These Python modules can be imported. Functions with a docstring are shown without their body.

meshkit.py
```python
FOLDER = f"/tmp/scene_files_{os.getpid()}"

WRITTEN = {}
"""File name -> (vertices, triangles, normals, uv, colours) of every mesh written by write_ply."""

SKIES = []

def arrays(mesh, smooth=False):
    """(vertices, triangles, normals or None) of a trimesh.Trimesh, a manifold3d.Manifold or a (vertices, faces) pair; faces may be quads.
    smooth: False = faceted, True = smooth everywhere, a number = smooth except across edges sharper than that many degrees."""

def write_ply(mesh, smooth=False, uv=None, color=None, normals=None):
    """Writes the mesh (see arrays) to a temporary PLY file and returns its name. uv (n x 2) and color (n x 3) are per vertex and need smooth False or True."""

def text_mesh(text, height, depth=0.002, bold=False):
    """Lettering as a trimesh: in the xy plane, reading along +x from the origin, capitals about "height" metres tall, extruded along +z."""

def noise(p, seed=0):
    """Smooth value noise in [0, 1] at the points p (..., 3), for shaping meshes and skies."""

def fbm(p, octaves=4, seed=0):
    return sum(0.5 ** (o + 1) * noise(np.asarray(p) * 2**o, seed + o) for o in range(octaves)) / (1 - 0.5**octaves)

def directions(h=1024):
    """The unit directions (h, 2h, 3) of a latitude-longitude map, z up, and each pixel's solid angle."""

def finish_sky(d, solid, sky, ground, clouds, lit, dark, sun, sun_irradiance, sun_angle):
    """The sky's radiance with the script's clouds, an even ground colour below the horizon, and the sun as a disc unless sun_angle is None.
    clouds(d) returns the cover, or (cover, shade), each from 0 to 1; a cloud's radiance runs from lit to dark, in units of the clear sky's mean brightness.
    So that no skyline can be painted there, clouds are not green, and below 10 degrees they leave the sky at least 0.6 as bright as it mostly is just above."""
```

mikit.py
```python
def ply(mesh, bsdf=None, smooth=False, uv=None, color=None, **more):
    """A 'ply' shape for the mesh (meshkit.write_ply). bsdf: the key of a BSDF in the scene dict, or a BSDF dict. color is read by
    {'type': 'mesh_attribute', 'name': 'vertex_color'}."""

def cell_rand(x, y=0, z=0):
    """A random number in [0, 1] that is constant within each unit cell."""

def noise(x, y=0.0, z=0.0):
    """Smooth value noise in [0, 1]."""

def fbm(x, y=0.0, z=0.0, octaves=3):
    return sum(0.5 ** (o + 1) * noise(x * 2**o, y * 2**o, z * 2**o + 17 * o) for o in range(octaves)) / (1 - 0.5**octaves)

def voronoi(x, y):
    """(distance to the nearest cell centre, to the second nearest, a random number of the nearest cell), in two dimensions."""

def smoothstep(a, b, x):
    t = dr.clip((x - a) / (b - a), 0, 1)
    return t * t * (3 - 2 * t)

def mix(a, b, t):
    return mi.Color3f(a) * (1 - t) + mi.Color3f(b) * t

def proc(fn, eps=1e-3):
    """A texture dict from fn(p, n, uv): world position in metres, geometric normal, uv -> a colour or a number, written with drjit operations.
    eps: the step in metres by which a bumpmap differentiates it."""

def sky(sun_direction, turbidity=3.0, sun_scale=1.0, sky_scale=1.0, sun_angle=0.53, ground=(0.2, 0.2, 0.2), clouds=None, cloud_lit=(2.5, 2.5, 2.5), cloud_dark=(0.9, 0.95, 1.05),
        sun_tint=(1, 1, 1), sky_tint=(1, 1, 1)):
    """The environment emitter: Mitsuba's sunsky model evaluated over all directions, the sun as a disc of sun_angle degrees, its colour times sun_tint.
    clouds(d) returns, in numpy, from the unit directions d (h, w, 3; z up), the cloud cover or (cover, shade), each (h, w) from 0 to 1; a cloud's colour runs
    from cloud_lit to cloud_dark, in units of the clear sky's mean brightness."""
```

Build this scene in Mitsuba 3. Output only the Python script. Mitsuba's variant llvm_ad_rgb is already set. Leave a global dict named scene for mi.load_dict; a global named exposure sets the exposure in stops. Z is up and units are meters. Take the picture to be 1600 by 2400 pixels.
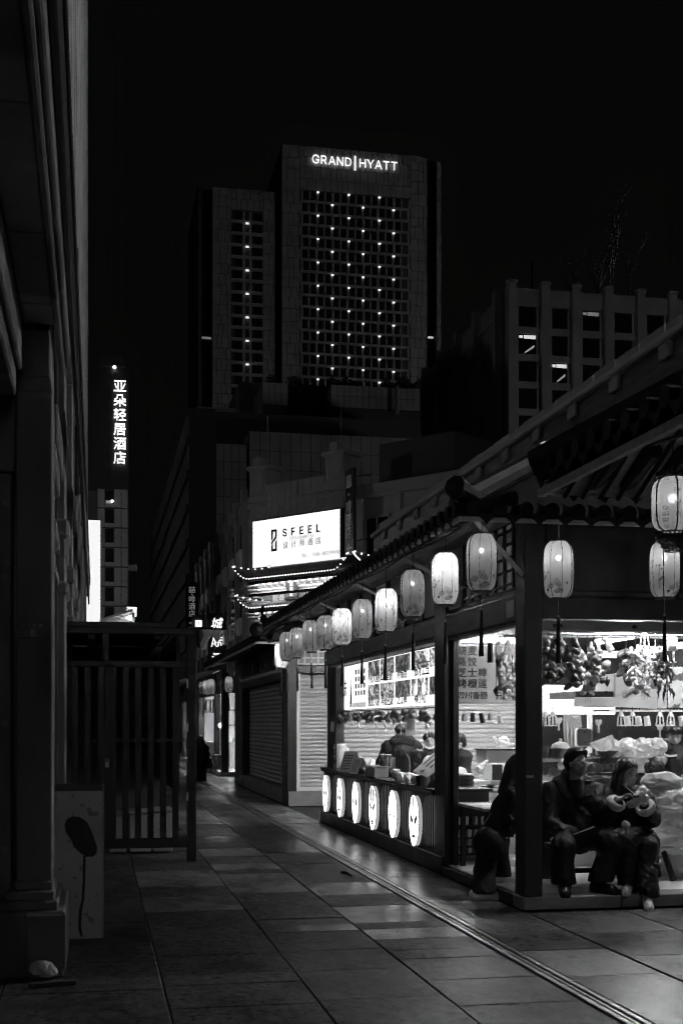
import math, random
import numpy as np
import trimesh
import mitsuba as mi
import drjit as dr
import mikit, meshkit
from mikit import noise, fbm, smoothstep, cell_rand, mix
from shapely.geometry import Polygon
from shapely import union_all, affinity

T = mi.ScalarTransform4f
RND = random.Random(11)
scene, labels = {}, {}
# ------------------------------------------------------------------ camera, sky, exposure
# the street runs along +Y; the camera stands at the origin, eye 1.6 m up, turned 11 degrees to the right of the street
YAW, FOC, EYE = math.radians(11.21), 2900.0, 1.6      # FOC: focal length in pixels of the 1600 x 2400 photograph
SA, CA = math.sin(YAW), math.cos(YAW)
scene['camera'] = {'type': 'perspective', 'fov': math.degrees(2 * math.atan(800 / FOC)), 'fov_axis': 'x', 'near_clip': 0.1, 'far_clip': 3000.0,
                   'principal_point_offset_x': 0.0, 'principal_point_offset_y': -494 / 2400.0,
                   'to_world': T().look_at(origin=[0, 0, EYE], target=[SA, CA, EYE], up=[0, 0, 1])}
SKY_LEVEL = 0.0008
scene['sky'] = {**mikit.sky((0.3, -0.8, 0.12), turbidity=3, sun_scale=0.0, sky_scale=0.02, sun_angle=10, ground=(0.05, 0.05, 0.05),
                            clouds=lambda d: 1.0, cloud_lit=(1, 1, 1), cloud_dark=(1, 1, 1)), 'sampling_weight': 0.6}
_sky_mean = float(np.array(scene['sky']['bitmap'])[:512].mean())
scene['sky']['scale'] = SKY_LEVEL / _sky_mean * 2.0 ** -4.7
exposure = 6.0                                        # a night exposure: every lamp below is in units of LAMP
LAMP = 2.0 ** -4.7

# ------------------------------------------------------------------ survey helpers (plan position of what stands at a given bearing and distance)
def GX(px, Y):
    t = (px - 800) / FOC
    return Y * (SA + t * CA) / (CA - t * SA)
def GY(px, X):
    t = (px - 800) / FOC
    return X * (CA - t * SA) / (SA + t * CA)
def depth(X, Y): return X * SA + Y * CA
def GZ(py, X, Y): return EYE + (1694 - py) * depth(X, Y) / FOC
def W(px, py, Y):
    X = GX(px, Y)
    return np.array([X, Y, GZ(py, X, Y)])

# ------------------------------------------------------------------ mesh helpers
def rotz(a):
    c, s = math.cos(a), math.sin(a)
    return np.array([[c, -s, 0], [s, c, 0], [0, 0, 1.0]])
def frame(u, v, w=None):
    u, v = np.asarray(u, float), np.asarray(v, float)
    return np.stack([u, v, np.cross(u, v) if w is None else np.asarray(w, float)], 1)

class M:
    def __init__(self): self.v, self.f, self.n = [], [], 0
    def add(self, v, f, R=None, o=None):
        v = np.asarray(v, float); f = np.asarray(f, int)
        if f.shape[1] == 4: f = np.vstack([f[:, [0, 1, 2]], f[:, [0, 2, 3]]])
        if R is not None:
            v = v @ np.asarray(R).T
            if np.linalg.det(R) < 0: f = f[:, ::-1]
        if o is not None: v = v + np.asarray(o)
        self.v.append(v); self.f.append(f + self.n); self.n += len(v)
        return self
    def box(self, x0, x1, y0, y1, z0, z1, R=None, o=None, c=0.0):
        x0, x1 = min(x0, x1), max(x0, x1); y0, y1 = min(y0, y1), max(y0, y1); z0, z1 = min(z0, z1), max(z0, z1)
        if c <= 0:
            v = [(x, y, z) for x in (x0, x1) for y in (y0, y1) for z in (z0, z1)]
            f = [(0, 1, 3, 2), (4, 6, 7, 5), (0, 4, 5, 1), (2, 3, 7, 6), (0, 2, 6, 4), (1, 5, 7, 3)]
            return self.add(v, f, R, o)
        c = min(c, (x1 - x0) / 3, (y1 - y0) / 3, (z1 - z0) / 3)
        k = CHAM
        lo, hi = np.array([x0, y0, z0]), np.array([x1, y1, z1])
        v = np.where(k[0] < 0, lo - k[0] * 0, hi) * 1.0
        v = np.where(k[0] < 0, lo, hi) + k[1] * c
        return self.add(v, k[2], R, o)
    def tube(self, pts, r, n=8, cap=True):
        p = np.asarray(pts, float); m = len(p); r = np.broadcast_to(np.asarray(r, float), (m,))
        t = np.gradient(p, axis=0); t /= np.linalg.norm(t, axis=1, keepdims=True) + 1e-12
        a = np.array([0, 0, 1.0]) if abs(t[0][2]) < 0.9 else np.array([1.0, 0, 0])
        ang = np.arange(n) * 2 * np.pi / n; vs = []
        for i in range(m):
            x = np.cross(a, t[i]); x /= np.linalg.norm(x) + 1e-12; y = np.cross(t[i], x); a = np.cross(t[i], x) if False else a
            vs.append(p[i] + r[i] * (np.cos(ang)[:, None] * x + np.sin(ang)[:, None] * y))
        v = np.vstack(vs); i = np.arange(n); j = (i + 1) % n
        f = [np.stack([k * n + i, k * n + j, (k + 1) * n + j, (k + 1) * n + i], 1) for k in range(m - 1)]
        f = np.vstack(f); f = np.vstack([f[:, [0, 1, 2]], f[:, [0, 2, 3]]])
        if cap:
            v = np.vstack([v, p[:1], p[-1:]]); b = m * n
            f = np.vstack([f, np.stack([j, i, i * 0 + b], 1), np.stack([(m - 1) * n + i, (m - 1) * n + j, i * 0 + b + 1], 1)])
        return self.add(v, f)
    def lathe(self, prof, o=(0, 0, 0), n=16, R=None, close=True):
        prof = np.asarray(prof, float); m = len(prof); ang = np.arange(n) * 2 * np.pi / n
        v = np.stack([prof[:, None, 0] * np.cos(ang), prof[:, None, 0] * np.sin(ang), prof[:, None, 1] + 0 * ang], -1).reshape(-1, 3)
        i = np.arange(n); j = (i + 1) % n
        f = np.vstack([np.stack([k * n + i, k * n + j, (k + 1) * n + j, (k + 1) * n + i], 1) for k in range(m - 1)])
        f = np.vstack([f[:, [0, 1, 2]], f[:, [0, 2, 3]]])
        if close:
            v = np.vstack([v, [[0, 0, prof[0, 1]], [0, 0, prof[-1, 1]]]])
            f = np.vstack([f, np.stack([j, i, i * 0 + m * n], 1), np.stack([(m - 1) * n + i, (m - 1) * n + j, i * 0 + m * n + 1], 1)])
        return self.add(v, f, R, o)
    def ball(self, o, r, n=10, R=None):
        r = np.broadcast_to(np.asarray(r, float), (3,)); th = np.linspace(-np.pi / 2, np.pi / 2, max(5, n // 2 + 2))
        m = M().lathe(np.stack([np.cos(th), np.sin(th)], 1), n=n, close=False)
        v = m.v[0] * r
        return self.add(v, m.f[0], R, o)
    def prism(self, poly, h, R=None, o=None):
        polys = [poly] if isinstance(poly, Polygon) else (list(poly.geoms) if hasattr(poly, 'geoms') else [Polygon(poly)])
        for q in polys:
            if q.area > 0:
                t = trimesh.creation.extrude_polygon(q, h, engine='earcut'); self.add(t.vertices, t.faces, R, o)
        return self
    def quad(self, a, b, c, d): return self.add([a, b, c, d], [(0, 1, 2), (0, 2, 3)])
    def tri(self): return trimesh.Trimesh(np.vstack(self.v), np.vstack(self.f), process=False)
def _cham():
    # a box with every edge chamfered: 24 corners
    s, off, idx = [], [], {}
    for a in (-1, 1):
        for b in (-1, 1):
            for c in (-1, 1):
                for ax in range(3):
                    g = np.array([a, b, c], float); o = -g.copy(); o[ax] = 0
                    idx[(a, b, c, ax)] = len(s); s.append(g); off.append(o)
    F = []
    def face(q, nrm):
        p = np.array([s[i] * 3 + off[i] for i in q]); n = np.cross(p[1] - p[0], p[2] - p[0])
        q = q if n @ nrm > 0 else q[::-1]
        F.extend([(q[0], q[k], q[k + 1]) for k in range(1, len(q) - 1)])
    for ax in range(3):
        o1, o2 = [k for k in range(3) if k != ax]
        for sg in (-1, 1):
            q = []
            for (u, w) in ((-1, -1), (1, -1), (1, 1), (-1, 1)):
                g = [0, 0, 0]; g[ax] = sg; g[o1] = u; g[o2] = w; q.append(idx[(*g, ax)])
            nr = np.zeros(3); nr[ax] = sg; face(q, nr)
    for ax in range(3):
        o1, o2 = [k for k in range(3) if k != ax]
        for u in (-1, 1):
            for w in (-1, 1):
                g0 = [0, 0, 0]; g0[o1] = u; g0[o2] = w; g1 = list(g0); g0[ax], g1[ax] = -1, 1
                nr = np.zeros(3); nr[o1], nr[o2] = u, w
                face([idx[(*g0, o1)], idx[(*g1, o1)], idx[(*g1, o2)], idx[(*g0, o2)]], nr)
    for a in (-1, 1):
        for b in (-1, 1):
            for c in (-1, 1): face([idx[(a, b, c, k)] for k in range(3)], np.array([a, b, c]))
    return np.array(s), np.array(off), np.array(F)
CHAM = _cham()

# ------------------------------------------------------------------ naming, entries
def numbered(k):
    if k not in scene and k not in labels: return k
    i = 1
    while f'{k}_{i:03d}' in scene or f'{k}_{i:03d}' in labels: i += 1
    return f'{k}_{i:03d}'
def thing(name, label, cat, group=None):
    k = numbered(name); labels[k] = {'label': label, 'category': cat}
    if group: labels[k]['group'] = group
    return k
def put(name, mesh, mat, parent=None, smooth=False, emit=None, weight=None, uv=None, kind=None, label=None, cat=None, group=None, tw=None):
    k = numbered(name if parent is None else f'{parent}__{name}')
    if isinstance(mesh, dict): d = dict(mesh)
    else: d = mikit.ply(mesh.tri() if isinstance(mesh, M) else mesh, None, smooth=smooth, uv=uv)
    d['bsdf'] = {'type': 'ref', 'id': mat}
    if emit is not None:
        rad = emit if isinstance(emit, dict) else {'type': 'rgb', 'value': [float(emit) * LAMP] * 3}
        d['emitter'] = {'type': 'area', 'radiance': rad}
        if weight is not None: d['emitter']['sampling_weight'] = float(weight)
    if tw is not None: d['to_world'] = tw
    scene[k] = d
    lab = {a: b for a, b in (('label', label), ('category', cat), ('group', group), ('kind', kind)) if b}
    if lab: labels[k] = lab
    return k
def struct(name, mesh, mat, **kw): return put(name, mesh, mat, kind='structure', **kw)

# ------------------------------------------------------------------ lettering (outlines of each character: x, y, x, y ... on a 64 grid)
GLYPHS = {
    '亚': [[3,7,3,11,21,12,21,53,5,54,5,58,60,58,60,54,42,54,42,12,61,11,61,7],[26,12,37,12,36,54,26,53],[44,23,54,44,58,43,48,22],[6,43,10,44,18,23,14,22]],
    '朵': [[3,11,15,17,25,26,4,26,4,30,29,31,29,38,34,38,35,31,60,30,60,26,38,26,49,17,61,11,58,7,45,14,35,24,34,3,29,3,29,23,19,14,7,7,6,7],[5,37,12,41,16,45,18,51,18,60,46,60,47,41,59,40,60,36,46,36,42,38,41,56,23,55,21,44,16,38,8,33]],
    '轻': [[3,19,16,22,15,31,5,30,4,34,7,40,10,50,3,50,3,55,11,55,13,62,17,61,16,55,27,55,27,50,15,50,10,36,16,35,16,45,20,45,20,35,26,35,26,31,20,30,20,22,27,23,27,19,20,18,20,4,16,4,16,17,4,15],[27,36,40,44,50,54,30,55,30,59,55,59,58,57,53,50,48,44,61,36,58,33,44,40,30,32],[27,9,42,10,42,25,31,25,31,30,58,29,58,25,47,25,47,10,61,9,61,5,27,5]],
    '居': [[2,6,6,15,8,25,9,59,56,59,56,43,39,43,40,36,60,36,60,32,39,31,39,24,55,24,55,3,51,3,50,6,24,5,23,3,19,3,19,24,34,24,34,32,14,32,12,17,9,8,6,3],[14,48,51,48,52,54,14,54],[24,10,50,10,50,19,24,20],[14,36,34,36,34,43,14,43]],
    '酒': [[5,58,8,61,18,55,15,51],[18,55,19,59,61,59,61,54,47,54,47,46,59,46,59,4,54,4,54,6,26,6,25,3,21,3,21,46,32,46,32,54],[25,11,54,11,54,18,26,18],[26,27,26,22,54,23,54,28,46,28,43,30,42,41,36,41,36,35,33,30,28,26],[46,41,47,32,54,33,54,41],[36,46,42,46,42,54,36,54],[25,29,28,30,31,34,32,41,25,41],[4,7,14,28,14,28,18,25,9,6,7,4],[2,41,5,44,16,38,13,34]],
    '店': [[2,6,5,13,7,23,8,54,33,55,30,61,34,62,35,62,39,55,60,54,60,50,13,50,13,29,10,14,6,3],[19,4,19,27,33,27,33,48,37,48,38,40,58,40,58,36,38,35,38,27,55,27,55,4,51,4,50,7,24,7,23,4],[23,11,50,11,50,22,23,22]],
    '喆': [[32,53,44,53,44,62,49,62,49,53,62,53,61,49,49,49,49,39,60,38,60,34,33,34,33,38,44,39,44,48,32,49],[35,28,59,28,59,4,54,4,54,6,40,6,39,3,35,3],[40,10,54,10,54,23,40,23],[3,49,3,53,14,53,14,62,19,62,19,53,30,53,30,49,19,49,19,39,30,38,30,34,4,34,4,38,14,39,14,48],[6,28,29,28,29,4,24,4,24,6,10,6,10,4,6,4],[10,11,24,11,24,23,10,23]],
    '啡': [[46,62,50,62,50,52,61,51,61,47,50,47,50,38,60,38,60,34,50,33,50,24,62,24,62,20,50,19,50,4,46,4],[23,23,34,24,34,33,25,34,24,38,34,38,34,47,24,47,24,51,34,52,34,62,39,62,39,3,34,4,34,19,23,19],[5,56,20,56,20,20,9,20,9,14,5,14],[9,25,16,25,16,52,9,51]],
    '设': [[22,7,32,11,37,14,32,21,27,29,25,30,25,34,55,34,57,33,53,23,46,14,53,10,61,7,59,3,50,6,41,11,33,6,25,3],[32,29,36,22,42,17,47,23,51,29],[22,39,26,42,30,47,32,60,52,60,52,43,60,43,61,41,60,39,49,39,47,43,47,55,36,56,35,46,31,40,25,36],[3,38,3,42,16,42,17,15,23,19,25,16,11,5,9,9,12,14,12,37],[8,58,11,61,21,52,17,48]],
    '计': [[24,36,24,41,40,41,40,62,45,62,45,41,61,41,61,36,45,36,45,3,40,3,40,36],[3,38,3,42,18,42,18,15,26,20,27,16,13,5,10,9,13,13,13,37],[9,58,12,61,22,51,19,48]],
    '师': [[25,55,25,59,61,59,61,55,45,54,45,47,58,46,58,17,58,15,56,14,49,13,48,17,54,18,54,42,45,42,44,3,40,4,40,42,31,42,31,13,27,13,27,46,40,47,40,54],[7,7,11,12,15,20,16,31,16,62,21,62,21,31,19,18,16,10,10,4],[6,55,10,55,10,24,6,24]],
    '城': [[3,17,10,20,10,42,4,42,4,47,10,47,10,61,15,61,15,47,21,47,21,42,15,42,15,21,21,23,22,19,24,29,24,52,43,53,43,62,47,62,47,53,55,53,49,60,52,62,59,55,57,53,61,52,61,48,48,48,50,26,53,32,55,41,60,40,56,27,51,18,53,11,56,9,58,12,59,19,62,17,61,8,59,5,54,4,52,5,47,13,37,4,34,7,46,19,43,48,28,48,28,39,40,39,40,21,38,15,30,14,28,18,33,18,35,19,36,35,28,35,26,15,20,3,17,6,20,13,22,19,5,12]],
    '际': [[50,29,54,30,59,19,61,11,57,10],[27,38,27,42,61,42,61,38,45,37,45,7,43,4,34,3,32,8,40,9,40,37],[30,57,57,57,57,53,30,53],[23,12,28,22,31,30,35,29,33,20,27,10],[6,59,22,60,25,58,19,41,23,34,25,25,23,21,20,19,14,18,13,22,19,23,20,26,19,33,14,41,19,55,10,55,10,3,6,3]],
    '烧': [[21,7,26,9,30,12,33,20,33,24,24,24,24,28,60,28,60,24,49,23,49,9,57,8,58,14,61,13,61,8,59,5,49,4,46,5,45,8,44,24,38,24,36,13,31,7,24,3],[25,36,40,40,36,49,26,49,26,53,34,54,34,62,38,62,39,54,59,56,59,52,40,50,44,42,50,46,54,50,58,48,55,45,47,39,50,36,55,35,56,36,57,41,60,39,60,35,57,31,50,31,42,37,29,32,28,32],[18,38,21,51,24,50,20,37],[3,7,8,14,11,23,12,38,12,62,16,62,16,26,24,14,21,11,15,20,11,12,6,4],[3,34,7,49,10,49,7,34,6,32]],
    '麦': [[3,35,3,38,29,39,29,44,10,44,10,48,29,48,29,53,7,53,7,57,29,57,30,62,34,62,35,57,58,57,58,53,34,53,34,48,54,48,54,44,35,44,34,39,61,38,61,35,29,34,25,30,49,29,51,28,48,22,38,13,49,10,62,8,59,3,44,6,32,11,18,6,5,3,3,7,19,11,27,14,17,23,7,17,4,20,15,27,22,34],[22,25,27,19,32,16,39,20,44,25]],
    '蒸': [[48,13,52,15,61,5,57,3],[13,44,13,48,46,48,48,45,37,37,41,33,51,40,55,38,45,30,60,25,57,21,53,22,43,27,35,34,34,24,31,23,24,23,23,26,29,27,30,39,38,44],[4,54,4,58,18,58,18,62,23,62,23,58,41,58,41,62,46,62,46,58,60,58,60,54,46,54,46,49,41,49,41,54,23,54,23,49,18,49,18,54],[14,21,50,21,50,17,14,17],[35,13,39,14,43,5,39,4],[21,13,25,14,28,4,23,4],[3,23,13,29,20,35,6,35,6,39,23,40,26,38,21,30,14,24,6,20],[4,5,11,15,15,13,8,3]],
    '饺': [[47,45,51,47,62,33,59,31],[24,7,33,11,40,17,35,25,31,33,27,31,24,34,36,47,39,45,32,34,35,35,39,27,43,21,47,28,50,35,54,34,52,27,46,17,53,12,62,7,59,4,58,4,50,8,43,14,35,8,26,3],[2,38,7,49,10,62,14,61,13,52,24,52,27,51,27,53,42,53,38,60,42,62,46,55,45,53,61,53,61,49,27,49,27,51,21,38,18,39,20,48,12,48,6,35],[9,7,11,12,12,40,16,40,16,14,23,19,25,15,11,4]],
    '芝': [[3,8,13,15,19,15,27,19,37,27,45,34,8,34,8,39,31,39,28,46,31,48,35,44,37,39,51,39,54,36,43,25,24,12,34,9,62,10,60,5,52,5,29,5,15,11,6,4],[4,52,4,56,18,56,18,62,23,62,23,56,41,56,41,62,46,62,46,56,60,56,60,52,46,51,46,45,41,45,41,51,23,51,23,45,19,45,18,51]],
    '士': [[4,37,4,42,29,42,29,62,34,62,35,42,61,42,61,37,35,37,35,12,57,11,57,7,7,7,7,11,29,12,29,37]],
    '棒': [[21,25,31,35,23,36,23,40,34,40,36,44,27,45,27,48,37,49,38,52,38,53,25,53,25,57,39,57,41,62,42,62,45,62,45,57,59,57,59,53,44,53,43,50,43,49,57,48,57,45,41,45,39,40,60,40,60,36,51,35,57,29,62,25,59,22,53,26,47,36,37,36,32,28,39,28,39,33,44,33,44,28,51,27,51,24,44,23,44,18,56,18,56,14,44,14,44,3,39,3,39,14,25,14,25,18,39,18,39,23,31,24,31,27,24,21],[2,20,7,31,11,42,10,44,4,44,4,48,11,49,12,62,16,62,16,49,22,48,22,44,16,43,23,32,20,28,16,36,16,3,12,3,11,30,5,16]],
    '烤': [[20,26,30,31,39,38,25,39,25,43,37,44,37,50,27,51,27,55,37,55,37,62,41,62,42,55,51,55,52,52,56,59,60,58,51,44,61,43,61,39,46,39,41,34,60,33,60,30,39,29,37,23,37,22,58,22,56,10,53,5,49,3,38,4,37,7,50,8,51,11,53,18,31,18,33,28,23,22],[42,44,45,43,50,50,42,50],[18,38,22,51,25,50,20,36],[3,7,9,16,11,26,12,62,16,62,16,26,25,14,22,11,15,20,11,11,6,4],[3,34,5,49,9,49,6,33]],
    '榴': [[23,36,25,41,25,57,38,62,40,58,29,54,29,41,36,44,34,50,37,52,43,40,45,46,46,54,41,55,41,58,61,58,60,39,57,34,50,34,49,37,54,38,55,39,56,54,51,54,49,42,42,33,39,35,42,39,39,38,37,41,25,33],[27,31,58,31,58,4,54,4,53,6,31,6,31,3,27,3],[44,10,53,10,53,17,44,17],[44,21,53,21,53,27,44,27],[31,10,40,10,40,17,31,17],[31,21,40,21,40,27,31,27],[2,21,8,33,12,45,3,45,3,50,12,50,12,62,16,62,16,50,23,50,23,45,16,45,16,42,24,30,21,27,16,34,16,3,12,3,12,31,4,17]],
    '莲': [[3,7,7,12,12,15,11,29,4,29,4,33,16,33,16,15,23,10,35,8,62,9,60,5,55,4,27,5,22,7,14,11,12,10,6,3],[4,54,4,58,18,58,19,62,23,62,24,58,40,58,41,62,45,62,46,58,60,58,60,54,45,54,45,49,41,49,40,54,24,54,23,49,19,49,18,54],[20,18,20,22,40,23,39,29,24,29,23,33,25,34,29,41,21,41,21,45,31,45,33,50,38,49,37,45,59,45,59,41,34,41,30,33,39,33,40,38,44,38,44,33,57,33,57,29,44,29,44,23,60,22,60,18,44,18,44,10,40,10,39,18],[4,46,8,49,16,40,13,38]],
    '四': [[6,57,58,57,58,6,53,6,53,10,11,10,10,5,6,5],[10,15,53,15,53,26,40,25,37,28,36,52,27,52,26,39,24,31,20,24,14,20,12,24,18,28,20,33,22,41,22,52,11,52],[41,30,42,29,52,29,53,28,53,52,41,52]],
    '川': [[52,59,57,59,57,3,52,3],[31,9,31,56,35,56,35,9],[2,6,7,14,9,24,10,58,15,58,15,29,13,16,11,10,6,3]],
    '香': [[3,29,13,34,24,43,4,43,4,47,29,48,29,54,10,53,9,57,32,59,50,62,53,58,35,55,35,48,60,47,60,43,40,43,50,35,62,30,59,26,52,29,52,3,47,3,47,6,18,5,18,3,13,3,13,28,6,25],[22,35,14,29,51,29,35,42,34,31,30,31,29,42],[18,19,47,19,47,24,18,25],[18,9,46,9,47,15,18,15]],
    '肠': [[25,20,32,27,36,36,28,37,27,41,36,46,46,54,27,55,27,59,53,60,57,57,38,42,60,41,58,15,55,6,52,4,44,4,43,8,50,8,52,10,54,21,55,37,51,37,43,19,37,10,29,3,26,6,32,11,38,18,43,26,46,37,41,37,36,26,28,17],[2,5,5,15,6,24,6,60,23,60,23,7,19,4,13,4,12,8,18,9,18,25,10,25,9,13,6,4,6,3],[10,30,18,30,18,40,11,40],[10,45,18,45,18,55,11,55]],
    '开': [[3,35,19,36,19,53,6,54,6,58,59,58,59,54,47,53,47,35,61,35,61,31,47,31,46,3,42,3,41,31,24,31,19,15,15,10,7,3,4,7,9,10,14,16,17,24,18,30,3,31],[24,36,41,35,41,53,24,53]],
    '花': [[24,22,33,27,33,44,38,44,39,29,55,39,58,36,57,35,38,24,38,11,39,9,42,9,55,9,56,11,57,19,61,17,60,8,58,5,55,4,36,5,34,9,33,21,25,19],[4,52,4,56,19,56,19,62,24,62,25,56,40,56,40,62,45,62,45,56,60,56,60,52,45,51,45,46,40,46,40,51,24,51,24,46,19,46,19,51],[3,25,12,34,20,44,24,43,19,34,19,3,14,3,14,27,7,22]],
    '大': [[3,7,11,12,19,19,24,27,28,38,27,39,4,39,4,44,28,44,30,62,35,62,34,44,60,44,60,39,36,39,40,29,47,19,55,11,61,8,58,4,49,9,43,15,37,25,32,34,26,20,17,10,7,4]],
    '脆': [[37,36,58,36,57,22,57,20,54,18,48,18,47,22,53,23,53,32,42,32,42,11,43,9,56,9,57,11,58,16,61,15,61,9,59,6,56,5,42,5,38,7],[2,5,5,23,6,60,23,60,23,41,30,51,35,63,39,62,38,57,51,57,54,55,49,46,61,46,61,42,33,42,31,17,29,9,26,4,22,6,20,4,13,4,12,8,18,8,18,9,18,25,10,25,8,13,6,4],[33,46,44,46,47,53,36,53],[22,8,25,11,27,19,28,39,25,36,23,38],[10,30,18,30,18,40,10,40],[11,56,10,45,18,45,18,55]],
    '皮': [[2,7,7,16,9,25,10,53,31,54,31,62,36,62,36,54,56,54,59,53,53,39,49,41,52,49,36,49,36,37,52,37,55,35,49,23,41,15,50,11,61,7,58,3,48,6,36,12,24,6,15,3,12,8,23,11,32,15,25,23,19,32,14,32,13,20,8,7,6,4],[25,32,30,24,36,18,43,24,48,32],[14,37,31,37,31,49,14,49]],
    '鸡': [[30,56,38,56,40,62,45,62,43,56,56,56,54,39,53,36,50,34,44,34,43,38,49,38,50,39,51,52,34,52,34,30,59,30,58,11,56,5,45,4,44,8,52,8,53,9,55,26,30,26],[28,20,51,20,51,16,28,16],[38,47,40,49,47,43,44,41],[2,12,9,20,14,28,5,44,8,46,16,34,21,50,3,51,3,55,26,54,24,41,20,29,25,18,21,15,17,23,11,15,5,9]],
    '翅': [[2,7,7,11,12,16,8,25,5,35,3,35,3,39,13,39,13,48,3,49,3,53,13,53,13,62,17,62,18,53,26,53,26,49,18,48,18,39,26,38,23,27,18,16,25,11,32,10,62,9,60,5,36,5,25,7,15,12,5,4],[9,34,12,25,15,20,21,35],[44,28,54,37,54,55,44,55,44,59,59,59,59,16,57,14,47,13,46,17,54,17,54,31,46,25],[45,50,48,50,53,41,50,39],[26,26,37,35,37,55,27,55,27,59,41,59,42,17,40,14,37,13,30,13,29,16,37,17,37,30,28,23],[27,49,30,50,36,40,32,39]],
    '包': [[3,40,13,51,19,62,24,61,21,54,56,53,54,26,53,20,50,18,41,18,40,22,47,22,49,24,51,49,18,49,12,43,39,42,39,23,17,23,17,12,18,10,23,9,53,9,55,11,57,17,61,15,59,8,57,6,53,4,22,4,15,6,13,11,12,42,6,37],[17,28,34,28,34,38,17,38]],
    '饭': [[21,6,25,14,27,24,28,56,46,58,56,61,59,57,48,54,33,52,33,44,55,44,58,42,54,28,49,17,55,11,61,7,58,3,52,7,45,13,36,6,31,4,29,7,37,12,43,18,38,28,35,39,33,39,32,23,28,11,24,3],[39,39,42,29,46,22,50,30,53,39],[2,37,7,49,10,62,14,61,13,52,23,52,26,51,21,38,17,39,20,48,11,48,5,34],[7,7,10,13,11,40,15,40,15,15,22,19,23,16,10,4]],
    '狼': [[24,7,27,11,27,55,40,55,38,61,42,62,45,55,57,55,57,28,44,28,44,27,48,20,57,26,60,24,50,16,54,13,61,8,58,4,53,8,46,15,39,28,32,28,32,10,42,13,42,9,27,3],[32,33,52,33,52,39,32,40],[32,44,52,44,52,50,32,51],[2,22,10,29,15,37,13,45,6,40,3,42,11,50,4,59,7,61,14,54,19,61,23,59,16,49,20,38,20,22,19,10,16,5,6,3,4,8,12,8,13,9,15,16,16,29,6,19]],
    '牙': [[3,11,19,19,35,32,9,32,14,51,18,51,15,37,41,37,41,54,8,54,8,59,57,59,57,54,46,54,46,37,60,37,60,32,46,32,46,10,44,5,32,3,30,8,40,8,41,9,40,31,29,20,15,11,6,7]],
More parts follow.
